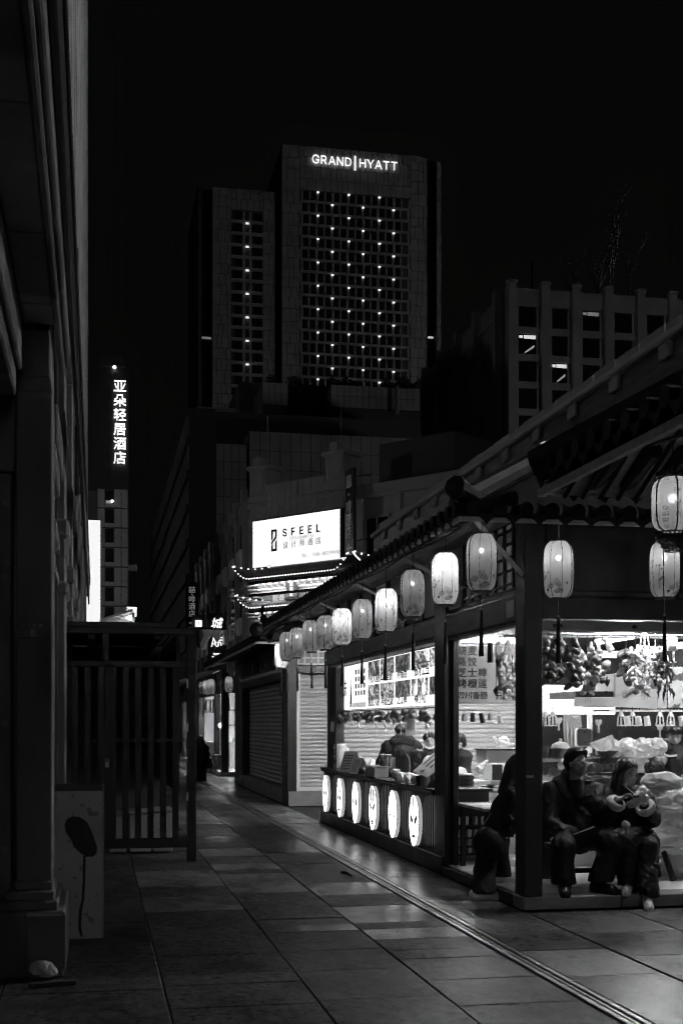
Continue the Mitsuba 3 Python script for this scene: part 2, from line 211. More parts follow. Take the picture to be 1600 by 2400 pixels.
    '土': [[3,11,29,11,29,37,8,37,8,42,29,42,29,62,34,62,35,42,57,41,57,37,35,37,35,11,61,11,61,6,4,6]],
    '豆': [[4,10,36,10,44,25,48,24,42,10,60,10,60,6,4,6],[5,55,5,59,59,59,59,55],[11,48,52,48,52,27,11,27],[16,43,16,31,47,31,47,43],[16,24,20,25,25,12,20,11]],
    '正': [[3,11,12,11,12,41,17,41,17,11,31,11,31,53,6,53,6,57,59,57,59,53,36,53,36,36,56,36,56,31,36,31,36,11,61,11,61,6,4,6]],
    '科': [[28,16,27,21,49,24,49,62,53,62,54,25,61,26,62,22,62,22,54,20,53,3,49,3,49,19],[32,55,36,58,46,49,42,46],[30,38,33,41,40,36,44,32,41,29],[2,19,8,28,13,39,3,40,3,44,14,45,13,54,5,53,4,56,24,61,27,58,18,55,18,45,28,44,28,40,19,40,18,39,27,27,24,24,18,32,18,3,14,3,13,30,4,15]],
    '甲': [[8,58,56,58,56,20,51,20,51,23,35,23,34,3,30,3,29,23,13,23,13,20,8,20],[35,54,35,43,51,43,51,54],[35,28,51,28,51,38,35,38],[13,28,29,28,29,38,13,38],[13,43,29,43,29,54,13,54]],
    '巷': [[2,23,11,28,18,37,3,37,3,41,19,42,19,50,7,51,7,55,19,55,20,62,24,62,25,55,39,55,40,62,44,62,45,55,57,55,57,51,45,50,45,42,61,41,61,37,45,37,52,29,62,24,59,20,53,23,47,28,46,17,21,16,21,11,23,9,48,9,50,10,52,16,56,14,55,9,53,6,50,4,20,5,18,6,17,10,16,26,6,19],[25,37,21,32,43,32,39,37],[22,28,22,21,42,21,41,27],[24,42,39,42,39,50,24,50]],
    '福': [[26,59,60,59,60,55,26,55],[1,25,12,34,19,45,4,46,4,50,14,50,9,60,12,62,17,53,14,50,23,50,25,49,18,35,26,28,26,28,27,31,60,31,60,4,55,4,55,6,31,6,31,3,27,3,26,26,24,24,17,30,17,3,12,3,12,27,4,21],[45,11,55,10,55,17,45,17],[45,21,55,21,55,27,45,27],[31,11,41,10,41,17,31,17],[31,21,41,21,41,27,31,27],[30,50,57,51,57,36,30,36],[34,40,52,40,52,46,34,47]],
    '黄': [[4,42,4,46,19,46,19,52,8,52,8,56,19,57,20,62,24,62,25,56,40,57,40,62,45,62,45,57,56,56,56,52,45,52,45,46,61,46,61,42,35,41,35,37,54,37,54,15,11,15,11,37,29,37,29,41],[34,28,49,28,49,33,35,33],[35,24,35,19,49,19,49,24],[24,47,40,46,40,52,25,52],[15,28,29,28,29,33,15,33],[15,19,29,19,29,24,15,24],[38,11,41,14,60,6,57,3],[4,6,22,14,27,11,19,7,7,3]],
    '金': [[2,42,10,45,19,50,27,57,32,63,36,61,35,58,40,54,50,47,62,42,59,38,49,42,48,39,34,38,34,30,57,30,57,25,34,25,34,10,60,9,60,5,5,5,4,9,29,10,29,25,7,25,7,30,29,30,29,38,16,39,15,42,5,38],[32,55,18,43,47,43],[40,12,47,24,51,22,44,11],[13,22,17,23,23,12,19,11]],
    '公': [[38,59,43,61,52,47,61,37,58,33,47,45],[9,13,16,21,30,42,30,42,35,40,26,26,18,14,47,15,39,26,44,28,59,6,54,4,50,11,10,8],[3,36,14,47,21,60,26,59,20,47,12,37,8,33]],
    '味': [[20,11,30,20,37,31,24,32,24,36,39,37,39,47,26,47,26,52,39,52,39,62,44,62,44,52,58,52,58,47,44,47,44,37,61,36,61,32,46,31,53,20,61,11,58,7,57,8,51,15,45,25,44,3,39,3,39,25,31,14,24,7,23,7],[5,56,21,56,21,19,9,19,9,14,5,14],[9,24,17,24,17,52,9,51]],
    '小': [[45,45,49,47,50,46,59,28,62,18,57,16,53,30],[17,8,29,8,30,9,30,61,35,61,34,7,31,4,19,3],[2,20,8,31,13,46,18,45,14,31,9,21,7,17]],
    '吃': [[26,13,32,21,46,34,30,35,30,39,54,39,57,38,34,16,31,11,34,9,55,9,57,11,58,18,62,17,61,9,58,5,56,4,32,5,27,7],[23,41,29,49,34,62,39,61,36,53,60,52,60,48,34,48,27,38],[5,56,22,56,22,19,9,19,9,14,5,14],[10,52,9,24,17,24,17,51]],
}
_GC = {}
def glyph(c):
    if c not in _GC:
        if c == '→': g = union_all([Polygon([(6, 29), (54, 29), (54, 35), (6, 35)]), Polygon([(36, 54), (60, 32), (36, 10), (31, 14), (51, 32), (31, 50)])])
        elif c == '·': g = Polygon([(32 + 6 * math.cos(t), 32 + 6 * math.sin(t)) for t in np.arange(8) * math.pi / 4])
        else:
            g = Polygon()
            for r in GLYPHS[c]:
                q = Polygon([(r[i], r[i + 1]) for i in range(0, len(r), 2)]).buffer(0)
                g = g.symmetric_difference(q)
        _GC[c] = g
    return _GC[c]
def hanzi(text, size, o, u, v, depth=0.004, vertical=False, pitch=1.05, bold=0.0, shear=0.0, m=None):
    """Chinese characters as raised letters: o = lower left corner of the first one, u = reading direction, v = up."""
    m = m or M(); u, v = np.asarray(u, float), np.asarray(v, float); R = frame(u, v); s = size / 64.0
    for i, c in enumerate(text):
        if c == ' ': continue
        g = glyph(c)
        if bold: g = g.buffer(bold)
        g = affinity.affine_transform(g, [s, s * shear, 0, s, 0, 0])
        m.prism(g, depth, R, np.asarray(o) + ((-v) if vertical else u) * i * size * pitch)
    return m
def latin(text, height, o, u, v, depth=0.004, bold=False, space=None, m=None):
    m = m or M(); R = frame(u, v); o = np.asarray(o, float)
    if space is None:
        t = meshkit.text_mesh(text, height, depth, bold); return m.add(t.vertices, t.faces, R, o)
    for i, c in enumerate(text):
        if c == ' ': continue
        t = meshkit.text_mesh(c, height, depth, bold); w = t.bounds[:, 0].mean()
        m.add(t.vertices - [w, 0, 0], t.faces, R, o + np.asarray(u, float) * (i + 0.5) * space)
    return m

# ------------------------------------------------------------------ organic surfaces: signed distance fields meshed with surface nets
def smin(a, b, k):
    h = np.clip(0.5 + 0.5 * (b - a) / k, 0, 1)
    return b * (1 - h) + a * h - k * h * (1 - h)
def cap_sd(p, a, b, ra, rb, sq=None):
    a, b = np.asarray(a, float), np.asarray(b, float); d = b - a
    t = np.clip(((p - a) @ d) / (d @ d + 1e-12), 0, 1)
    q = p - a - t[:, None] * d
    return np.sqrt((q * q).sum(1)) - (ra + (rb - ra) * t)
def ell_sd(p, c, r, R=None):
    q = p - np.asarray(c, float)
    if R is not None: q = q @ R
    k = q / np.asarray(r, float); n = np.sqrt((k * k).sum(1)); g = np.sqrt(((k / np.asarray(r)) ** 2).sum(1)) + 1e-9
    return n * (n - 1) / g
def sdf(prims, k=0.03):
    def f(p):
        d = None
        for q in prims:
            if q[0] == 'c': e = cap_sd(p, *q[1:5])
            elif q[0] == 'e': e = ell_sd(p, *q[1:])
            elif q[0] == '-':
                d = np.maximum(d, -ell_sd(p, *q[1:])); continue
            d = e if d is None else smin(d, e, k)
        return d
    return f
def bounds_of(prims, pad=0.03):
    lo, hi = np.full(3, 1e9), np.full(3, -1e9)
    for q in prims:
        if q[0] == 'c':
            for c, r in ((q[1], q[3]), (q[2], q[4])): lo = np.minimum(lo, np.asarray(c) - r); hi = np.maximum(hi, np.asarray(c) + r)
        elif q[0] == 'e': r = np.max(q[2]); lo = np.minimum(lo, np.asarray(q[1]) - r); hi = np.maximum(hi, np.asarray(q[1]) + r)
    return lo - pad, hi + pad
def surfnet(f, lo, hi, h):
    n = np.ceil((hi - lo) / h).astype(int) + 1
    ax = [lo[i] + h * np.arange(n[i]) for i in range(3)]
    P = np.stack(np.meshgrid(*ax, indexing='ij'), -1).reshape(-1, 3)
    d = f(P).reshape(n); s = d < 0
    acc = np.zeros((*(n - 1), 3)); cnt = np.zeros(n - 1)
    for axis in range(3):
        sl0 = [slice(None)] * 3; sl1 = [slice(None)] * 3; sl0[axis] = slice(0, -1); sl1[axis] = slice(1, None)
        a, b = d[tuple(sl0)], d[tuple(sl1)]; cr = s[tuple(sl0)] != s[tuple(sl1)]
        t = np.where(cr, a / np.where(cr, a - b, 1), 0)
        o1, o2 = [k for k in range(3) if k != axis]
        for i in (0, 1):
            for j in (0, 1):
                sl = [slice(None)] * 3; sl[o1] = slice(i, i + n[o1] - 1); sl[o2] = slice(j, j + n[o2] - 1)
                c = cr[tuple(sl)]; cnt += c
                acc[..., axis] += np.where(c, t[tuple(sl)], 0); acc[..., o1] += c * i; acc[..., o2] += c * j
    on = cnt > 0; ids = -np.ones(n - 1, int); ids[on] = np.arange(on.sum())
    cell = np.stack(np.nonzero(on), -1); V = lo + h * (cell + acc[on] / cnt[on][:, None])
    F = []
    for axis in range(3):
        o1, o2 = (axis + 1) % 3, (axis + 2) % 3
        sl0 = [slice(None)] * 3; sl1 = [slice(None)] * 3; sl0[axis] = slice(0, -1); sl1[axis] = slice(1, None)
        cr = s[tuple(sl0)] != s[tuple(sl1)]; idx = np.stack(np.nonzero(cr), -1)
        ok = (idx[:, o1] > 0) & (idx[:, o2] > 0) & (idx[:, o1] < n[o1] - 1) & (idx[:, o2] < n[o2] - 1); idx = idx[ok]
        q = []
        for (i, j) in ((-1, -1), (0, -1), (0, 0), (-1, 0)):
            c = idx.copy(); c[:, o1] += i; c[:, o2] += j; q.append(ids[c[:, 0], c[:, 1], c[:, 2]])
        q = np.stack(q, 1); flip = ~s[idx[:, 0], idx[:, 1], idx[:, 2]]
        q[flip] = q[flip][:, ::-1]; F.append(q)
    F = np.vstack(F); F = F[(F >= 0).all(1)]
    return V, np.vstack([F[:, [0, 1, 2]], F[:, [0, 2, 3]]])
def blob(prims, h=0.012, k=0.03, fold=None, m=None, cut=None):
    """prims -> mesh; fold = (amplitude, scale vector, seed): cloth folds; cut(p) > 0 is cut away."""
    lo, hi = bounds_of(prims); g = sdf(prims, k)
    def f(p):
        d = g(p)
        if fold:
            near = np.abs(d) < 0.06
            q_ = p[near] * np.asarray(fold[1]); a = meshkit.fbm(q_, 3, fold[2]) - 0.5
            b = 1 - np.abs(2 * meshkit.noise(q_ * 1.7 + 2.0 * a[:, None], fold[2] + 9) - 1)      # creases: sharp ridges along bent lines
            d = d.copy(); d[near] += fold[0] * (1.2 * a - 0.55 * b ** 3)
        if cut is not None: d = np.maximum(d, cut(p))
        return d
    v, F = surfnet(f, lo, hi, h)
    m = m or M(); return m.add(v, F)

# ------------------------------------------------------------------ materials (black and white photograph: neutral greys)
def rgb(g): return {'type': 'rgb', 'value': [float(g)] * 3}
def mat(name, base, rough=0.6, spec=0.5, metal=0.0, bump=None, bscale=0.002, two=True, **kw):
    b = base if isinstance(base, dict) else rgb(base)
    d = {'type': 'principled', 'base_color': b, 'roughness': rough if isinstance(rough, dict) else float(rough), 'specular': float(spec), 'metallic': float(metal), **kw}
    if bump is not None: d = {'type': 'bumpmap', 'scale': 1.0, 'tex': bump, 'bsdf': d}
    scene[name] = {'type': 'twosided', 'bsdf': d} if two else d
def grain(lo, hi, sx, sy, sz, o=3):
    return mikit.proc(lambda p, n, uv: mi.Color3f(lo + (hi - lo) * fbm(p.x * sx, p.y * sy, p.z * sz, o)))
mat('mat_wood_dark', grain(0.008, 0.034, 9, 9, 1.2), 0.42)
mat('mat_wood_mid', grain(0.035, 0.11, 14, 3, 14), 0.5)
mat('mat_wood_pale', grain(0.34, 0.6, 5, 20, 12), 0.55)
mat('mat_soffit', grain(0.13, 0.26, 14, 2, 14), 0.5)
mat('mat_black', 0.012, 0.4)
mat('mat_black_cloth', grain(0.004, 0.010, 40, 40, 40, 2), 0.6, 0.4)
mat('mat_dark_cloth', grain(0.008, 0.022, 30, 30, 30, 2), 0.58, 0.4)
mat('mat_grey_cloth', grain(0.04, 0.09, 30, 30, 30, 2), 0.8, 0.3)
mat('mat_vendor_jacket', grain(0.012, 0.03, 12, 12, 12, 2), 0.7, 0.3)
mat('mat_white_cloth', grain(0.72, 0.84, 8, 8, 8, 2), 0.65, 0.4)
mat('mat_fur', grain(0.45, 0.75, 90, 90, 90, 2), 0.95, 0.1)
mat('mat_skin', grain(0.3, 0.4, 25, 25, 25, 2), 0.5, 0.4)
mat('mat_hair', grain(0.008, 0.03, 120, 120, 14, 2), 0.38, 0.5)
mat('mat_metal', 0.55, 0.28, metal=1.0)
mat('mat_metal_dull', grain(0.28, 0.5, 6, 6, 6), 0.38, metal=0.9)
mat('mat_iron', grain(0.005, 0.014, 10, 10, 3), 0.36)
mat('mat_tile_roof', grain(0.01, 0.028, 7, 7, 7), 0.6, 0.3)
mat('mat_hood', grain(0.32, 0.46, 5, 5, 5, 3), 0.45)
mat('mat_white', 0.72, 0.45)
mat('mat_white_paper', grain(0.6, 0.78, 4, 4, 4, 2), 0.7, 0.3)
mat('mat_plastic_bag', grain(0.55, 0.8, 22, 22, 22), 0.25, 0.6)
mat('mat_grey', 0.22, 0.5)
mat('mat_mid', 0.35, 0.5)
mat('mat_food_dark', grain(0.02, 0.16, 30, 30, 30), 0.3)
mat('mat_food_mid', grain(0.18, 0.45, 26, 26, 26), 0.35)
mat('mat_food_pale', grain(0.55, 0.85, 20, 20, 20), 0.4)
mat('mat_plaster', grain(0.3, 0.48, 1.2, 1.2, 0.7), 0.8, 0.3)
mat('mat_shutter', grain(0.36, 0.46, 3, 3, 12, 2), 0.42)
mat('mat_cladding', grain(0.003, 0.008, 10, 10, 3), 0.26, 0.3)
mat('mat_far_wall', grain(0.24, 0.34, 0.25, 0.25, 0.1), 0.8, 0.3)
mat('mat_far_panel', grain(0.22, 0.36, 0.5, 0.5, 0.3, 2), 0.6, 0.3)
mat('mat_far_dark', grain(0.05, 0.09, 0.2, 0.2, 0.2, 2), 0.7, 0.3)
mat('mat_window', 0.015, 0.12, 0.6)
mat('mat_lit', 0.6, 0.6)
mat('mat_concrete', grain(0.2, 0.34, 5, 5, 9), 0.75, 0.3)
mat('mat_leaf', 0.05, 0.7)
# old stone of the building on the left: blotched, with stains that have an outline
def stone_fn(p, n, uv):
    a = fbm(p.x * 3, p.y * 3, p.z * 1.1, 4); b = fbm(p.x * 1.1 + 9, p.y * 1.1, p.z * 0.5 + 4, 3)
    st = smoothstep(0.55, 0.62, b) * 0.45
    return mi.Color3f((0.12 + 0.16 * a) * (1 - st))
mat('mat_stone', mikit.proc(stone_fn), 0.7, 0.3, bump=mikit.proc(lambda p, n, uv: 0.003 * fbm(p.x * 40, p.y * 40, p.z * 22, 2)))
# paving: damp granite in four finishes
def pave(lo, hi, f):
    # granite mottling, with damp patches and trodden-in dark spots that have an outline
    def fn(p, n, uv):
        damp = smoothstep(0.44, 0.66, fbm(p.x * 2.2 + f, p.y * 1.6, 7.0, 5)); spot = smoothstep(0.76, 0.84, noise(p.x * 31, p.y * 31, f))
        return mi.Color3f((lo + (hi - lo) * fbm(p.x * f, p.y * f * 0.6, 3.0, 4)) * (1 - 0.45 * damp) * (1 - 0.5 * spot))
    return mikit.proc(fn)
def prough(a, b): return mikit.proc(lambda p, n, uv: a + (b - a) * fbm(p.x * 2.3 + 5, p.y * 1.7, 1.0, 3))
mat('mat_pave_smooth', pave(0.03, 0.10, 6), prough(0.12, 0.40), 0.5, bump=mikit.proc(lambda p, n, uv: 0.0016 * fbm(p.x * 30, p.y * 30, 0.5, 3), 0.004))
mat('mat_pave_pale', pave(0.08, 0.19, 9), prough(0.2, 0.45), 0.5, bump=mikit.proc(lambda p, n, uv: 0.002 * fbm(p.x * 45, p.y * 45, 1.5, 2), 0.004))
mat('mat_pave_rough', pave(0.025, 0.11, 28), prough(0.3, 0.55), 0.5, bump=mikit.proc(lambda p, n, uv: 0.008 * fbm(p.x * 70, p.y * 70, 2.5, 2), 0.003))
def rib_fn(p, n, uv):
    a = dr.sin((p.x + 0.35 * p.y) * 180.0); b = dr.sin((p.y * 0.9 - 0.3 * p.x) * 150.0)
    return 0.0004 * a + 0.0003 * b + 0.002 * fbm(p.x * 25, p.y * 25, 0.2, 2)
mat('mat_pave_ribbed', pave(0.09, 0.2, 10), prough(0.16, 0.34), 0.5, bump=mikit.proc(rib_fn, 0.002))
mat('mat_joint', 0.02, 0.6)
# lantern gauze: sheer cloth with ink flowers printed on it; uv = (turn, height)
def _petal(u, v, cu, cv, ang, L, Wd):
    du = (u - cu - dr.floor(u - cu + 0.5)) * 0.75; dv = (v - cv) * 0.46
    c, s = math.cos(ang), math.sin(ang); x = du * c + dv * s; y = -du * s + dv * c
    return smoothstep(1.0, 0.55, dr.square((x - L) / L) + dr.square(y / Wd))
def lotus(u, v, cu, cv, k=1.0):
    a = mi.Float(0)
    for i, (ox, oy, ang, L, Wd, s) in enumerate(((-.10, .02, .3, .035, .024, .45), (.0, .05, 1.2, .03, .03, .3), (.07, .03, 2.6, .032, .026, .5), (-.03, -.06, .1, .05, .02, .55), (.09, -.05, 2.9, .03, .022, .7), (-.12, -.05, .6, .016, .014, .9), (.14, .06, 1.9, .013, .012, .9))):
        a = dr.maximum(a, s * _petal(u, v, cu + ox * k, cv + oy * k, ang, L * k, Wd * k))
    return dr.clip(a * (0.65 + 0.7 * noise(u * 60, v * 40, 5)), 0, 1)
def sprig(u, v, cu, cv, k=1.0, seed=1):
    a = mi.Float(0); r = random.Random(seed)
    for i in range(7):
        x, y = r.uniform(-0.1, 0.1), r.uniform(-0.02, 0.24)
        a = dr.maximum(a, 0.8 * _petal(u, v, cu + x * k, cv + y * k, r.uniform(0, 6.2), 0.011 * k, 0.007 * k))
    a = dr.maximum(a, 0.7 * _petal(u, v, cu + 0.03, cv - 0.13, 0.9, 0.028 * k, 0.012 * k))
    du = u - cu - dr.floor(u - cu + 0.5); line = dr.abs(du - 0.03 - 0.25 * (v - cv) * (v - cv) - 0.04 * (v - cv))
    return dr.maximum(a, 0.6 * smoothstep(0.006, 0.002, line) * smoothstep(cv - 0.3, cv - 0.25, v) * smoothstep(cv + 0.2, cv + 0.1, v))
def gauze(name, ink, opacity=0.9, dt=1.15):
    tex = mikit.proc(lambda p, n, uv: mi.Color3f((0.84 + 0.05 * noise(uv.x * 300, uv.y * 14)) * (1 - 0.93 * dr.clip(ink(uv.x, uv.y), 0, 1))))
    scene[name] = {'type': 'mask', 'opacity': float(opacity), 'bsdf': {'type': 'principledthin', 'base_color': tex, 'roughness': 0.7, 'diff_trans': float(dt), 'spec_trans': 0.0, 'eta': 1.3}}
def ink_a(u, v): return dr.maximum(lotus(u, v, 0.13, 0.14, 1.25), dr.maximum(sprig(u, v, 0.42, 0.4, 1, 3), dr.maximum(lotus(u, v, 0.66, 0.12, 1.0), sprig(u, v, 0.86, 0.45, 1.1, 5))))
def ink_b(u, v): return dr.maximum(sprig(u, v, 0.1, 0.42, 1.2, 8), dr.maximum(lotus(u, v, 0.3, 0.16, 1.0), dr.maximum(sprig(u, v, 0.58, 0.5, 1.1, 9), lotus(u, v, 0.8, 0.15, 1.2))))
gauze('mat_gauze_lotus', ink_a); gauze('mat_gauze_sprig', ink_b)
def ink_fu(u, v):
    cx, cy = u * 11, v * 9; a = cell_rand(dr.floor(cx), dr.floor(cy), 2); fx, fy = cx - dr.floor(cx) - 0.5, cy - dr.floor(cy) - 0.5
    seal = smoothstep(0.3, 0.26, dr.abs(fx)) * smoothstep(0.36, 0.3, dr.abs(fy)); st = smoothstep(0.42, 0.5, noise(cx * 6.5, cy * 7.5, 4))
    return dr.select(a > 0.6, 0.55 * seal * st, 0.0)
gauze('mat_gauze_seals', ink_fu, 0.95)
# food photographs on the back-lit menu, one texture read by picture number
def photo_fn(p, n, uv):
    k = dr.floor(uv.x); u, v = uv.x - k, uv.y
    stripe = noise(u * 26 + k * 7, v * 3 + k, k); blobs = noise(u * 9 + k * 3, v * 9, k + 2); sticks = smoothstep(0.62, 0.75, noise(u * 14 + v * 5 + k * 5, v * 1.5, k))
    w = cell_rand(k, 3, 1)
    g = dr.select(w < 0.4, 0.03 + 0.5 * stripe * stripe * blobs, 0.04 + 0.55 * blobs * blobs) + 0.6 * sticks * cell_rand(k, 7, 2)
    return mi.Color3f(dr.clip(g, 0.01, 1.2))

# ================================================================== ground
struct('ground', M().box(-400, 400, -60, 900, -0.5, -0.014), 'mat_joint')
pave_key = 'street_paving'
struct(pave_key, M().box(-6, 3.56, -3, 130, -0.06, -0.011), 'mat_joint')
r = random.Random(5)
def slab(x0, x1, y0, y1, m, par=pave_key, dz=0.0):
    g = 0.006; z = r.uniform(-0.002, 0.002) + dz; tx, ty = r.uniform(-0.0018, 0.0018), r.uniform(-0.0018, 0.0018)
    k = M().box(x0 + g, x1 - g, y0 + g, y1 - g, -0.05, z, c=0.003)
    v = k.v[0]; v[:, 2] += np.where(v[:, 2] > -0.04, (v[:, 0] - x0) * tx + (v[:, 1] - y0) * ty, 0)
    put('slab', k, m, par)
cols = [(-2.2, -1.3), (-1.3, -0.55), (-0.55, 0.4), (0.4, 1.25), (1.25, 2.0), (2.0, 2.74)]
for ci, (x0, x1) in enumerate(cols):
    y = 4.4 + r.uniform(0, 0.6)
    far = 46 if ci > 2 else (15 if ci < 2 else 26)
    while y < far:
        L = r.choice([0.6, 0.85, 0.9, 0.32, 0.45, 0.7]) if y < 19 else 1.6
        q = r.random()
        m = 'mat_pave_smooth' if q < 0.34 else 'mat_pave_rough' if q < 0.74 else 'mat_pave_pale' if q < 0.87 else 'mat_pave_ribbed'
        if (ci < 3 and m in ('mat_pave_pale', 'mat_pave_ribbed')) or y < 8.6: m = 'mat_pave_rough'
        slab(x0, x1, y, y + L, m); y += L
y = 4.2
while y < 42:
    L = r.choice([0.75, 0.9]) if y < 20 else 1.8
    slab(2.90, 3.545, y, y + L, 'mat_pave_ribbed' if y > 8.6 or r.random() < .6 else 'mat_pave_rough', dz=0.002); y += L
y = 4.2
while y < 9.8:                                                     # paving before the stall's front
    x = 3.56
    while x < 6.2:
        slab(x, x + 0.85, y, min(y + 0.93, 9.9), 'mat_pave_ribbed' if r.random() < .2 else 'mat_pave_rough', dz=0.001); x += 0.85
    y += 0.93
struct('rear_ground', M().box(3.56, 60, -3, 9.95, -0.06, -0.0125), 'mat_joint')
dm = M()                                                             # slot drain: two steel edges with a dark gap, in sections
drain = thing('drain_channel', 'long slotted steel drain channel running along the paving before the stalls', 'drain')
for i in range(30):
    a, b = 4.2 + i * 1.5, 4.2 + i * 1.5 + 1.495
    j = r.uniform(-0.004, 0.004)
    put('channel_section', M().box(2.755 + j, 2.795 + j, a, b, -0.05, 0.006, c=.003).box(2.815 + j, 2.835 + j, a, b, -0.05, 0.001).box(2.853 + j, 2.89 + j, a, b, -0.05, 0.006, c=.003), 'mat_metal_dull', drain)

tw_ = M().tube([W(800, 2040, 12.9) * [1, 1, 0] + [0, 0, .012], W(812, 2042, 12.8) * [1, 1, 0] + [0, 0, .02], W(824, 2047, 12.6) * [1, 1, 0] + [0, 0, .012]], [.012, .016, .008], 6)
put('twig', tw_, 'mat_black', label='short dark twig lying on the paving beside the drain', cat='twig')
# ================================================================== the stone building on the left
lb = thing('stone_portico_building', 'dark old stone building with square pillar, corbels and deep cornice at the left edge', 'building')
X0 = -0.274
put('pillar', M().box(-0.494, X0, 8.05, 8.56, 0.60, 3.70, c=.008), 'mat_stone', lb)
base = M().box(-1.3, -0.19, 7.95, 9.0, 0.0, 0.42, c=.012).box(-1.3, -0.235, 7.98, 8.9, 0.42, 0.48, c=.01).box(-0.56, -0.255, 8.0, 8.62, 0.48, 0.54, c=.01).box(-0.505, -0.2655, 8.03, 8.6, 0.54, 0.60, c=.012)
put('plinth', base, 'mat_stone', lb)
put('plinth_pier', M().box(-0.43, -0.185, 7.93, 7.949, 0.06, 0.40, c=.006), 'mat_stone', lb)
put('wall_panel', M().box(-1.3, -0.53, 8.1, 8.4, 0.48, 3.18, c=.006), 'mat_stone', lb)
put('wall_panel', M().box(-1.3, -0.505, 8.085, 8.4, 3.19, 3.66, c=.006), 'mat_stone', lb)
for i, (px, py) in enumerate(((14, 1178), (10, 1352), (12, 1695), (11, 1992), (-20, 1800), (-28, 1500), (-30, 1100), (16, 1320))):   # patched drill holes in the wall
    c = W(px, py, 8.098); put('repair_patch', M().lathe([(0.028 * r.uniform(.7, 1.1), 0), (0.024, 0.006)], c + [0, 0, 0], 9, R=frame([1, 0, 0], [0, 0, 1])), 'mat_concrete', lb)
# capital: flaring corbel, block, and the long impost on the lit side
put('corbel', M().add([(-.494, 8.05, 3.70), (X0, 8.05, 3.70), (X0, 8.6, 3.70), (-.494, 8.6, 3.70), (-.47, 8.10, 3.80), (-.29, 8.10, 3.80), (-.29, 8.6, 3.80), (-.47, 8.6, 3.80)], [(0, 1, 5, 4), (1, 2, 6, 5), (3, 0, 4, 7), (4, 5, 6, 7), (3, 2, 1, 0)]), 'mat_stone', lb)
put('capital_block', M().box(-0.469, -0.288, 8.09, 8.6, 3.80, 4.10, c=.008), 'mat_stone', lb)
put('impost', M().box(-0.31, -0.252, 8.57, 10.0, 3.50, 3.76, c=.012).box(-0.31, -0.268, 8.57, 9.6, 3.30, 3.50, c=.03), 'mat_stone', lb)
# heavy beam from the pillar towards the viewer, and the soffit of the cornice with its joints
put('beam', M().box(-0.72, -0.494, 2.5, 8.06, 3.665, 4.13, c=.012).box(-0.494, -0.458, 2.5, 8.03, 3.82, 4.13, c=.012), 'mat_stone', lb)
for k, (a, b) in enumerate(((2.5, 3.9), (3.91, 5.24), (5.25, 6.62), (6.63, 7.74), (7.75, 8.14))):
    put('soffit_panel', M().box(-0.457, -0.262, a, b, 4.152, 4.25, c=.007), 'mat_stone', lb)
for (xa_, xb_, z0, z1, e) in ((-0.261, -0.222, 4.135, 4.6, 9.3), (-0.2215, -0.19, 4.20, 4.7, 9.3)):
    put('moulding', M().box(xa_, xb_, 2.5, e, z0, z1, c=.012), 'mat_stone', lb)
put('gutter', M().box(-0.189, -0.15, 2.5, 30, 4.42, 4.9, c=.008).box(-0.1495, -0.132, 2.5, 30, 4.86, 5.0, c=.006), 'mat_iron', lb)  # dark band put in for the shade of the recess above the mouldings
put('cornice_top', M().box(-1.3, -0.16, 2.5, 9.3, 4.81, 5.0), 'mat_stone', lb)
# facade behind the pillar: piers, recessed panels with windows, string courses
put('wall', M().box(-3.0, -0.42, 8.6, 47, 0, 9.4), 'mat_stone', lb)
for i in range(9):
    y = 9.2 + i * 4.2
    put('pier', M().box(-0.42, -0.325, y, y + 0.8, 0, 6.3, c=.01), 'mat_stone', lb)
    put('pier_capital', M().box(-0.42, -0.28, y - .08, y + .88, 3.55, 3.75, c=.03).box(-0.42, -0.30, y - .04, y + .84, 3.35, 3.55, c=.03).box(-0.42, -0.285, y - .06, y + .86, 2.95, 3.1, c=.03), 'mat_stone', lb)
    for z0, z1 in ((0.9, 2.9), (3.5, 5.2)):
        w = put('window', M().box(-0.42, -0.405, y + 1.2, y + 3.6, z0, z1), 'mat_window', lb)
        put('frame', M().box(-0.42, -0.385, y + 1.1, y + 1.2, z0 - .1, z1 + .1).box(-0.42, -0.385, y + 3.6, y + 3.7, z0 - .1, z1 + .1).box(-0.42, -0.36, y + 1.05, y + 3.75, z0 - .18, z0 - .1).box(-0.42, -0.37, y + 1.1, y + 3.7, z1 + .1, z1 + .18), 'mat_stone', w)
    put('string_course', M().box(-0.42, -0.30, y + .805, y + 4.195, 6.3, 6.6, c=.02), 'mat_stone', lb)
    put('string_course', M().box(-0.42, -0.33, y + .805, y + 4.195, 6.9, 7.05, c=.02), 'mat_stone', lb)
# projecting upper storey of stone panels
uz = 9.4
put('upper_soffit', M().box(-3, -0.325, 9, 47.2, uz - 0.25, uz - 0.005), 'mat_stone', lb)
for i in range(9):
    y = 9.2 + i * 4.2
    for k in range(7):
        put('upper_panel', M().box(-0.45, -0.30 - 0.006 * (k % 2), y + .01, y + 4.19, uz + k * 2.6 + .012, uz + k * 2.6 + 2.588, c=.01), 'mat_stone', lb)
put('upper_wall', M().box(-3, -0.45, 9, 47, uz, uz + 18.4), 'mat_stone', lb)
for y, z in ((23.5, 26.0), (36.0, 27.0), (41.5, 14.6)):
    put('ledge', M().box(-0.5, -0.26, y, y + 1.6, z, z + 0.5, c=.05), 'mat_stone', lb)
put('pipe', M().tube([(-0.30, 20, 5.2), (-0.30, 20, 9.1)], .03), 'mat_iron', lb)
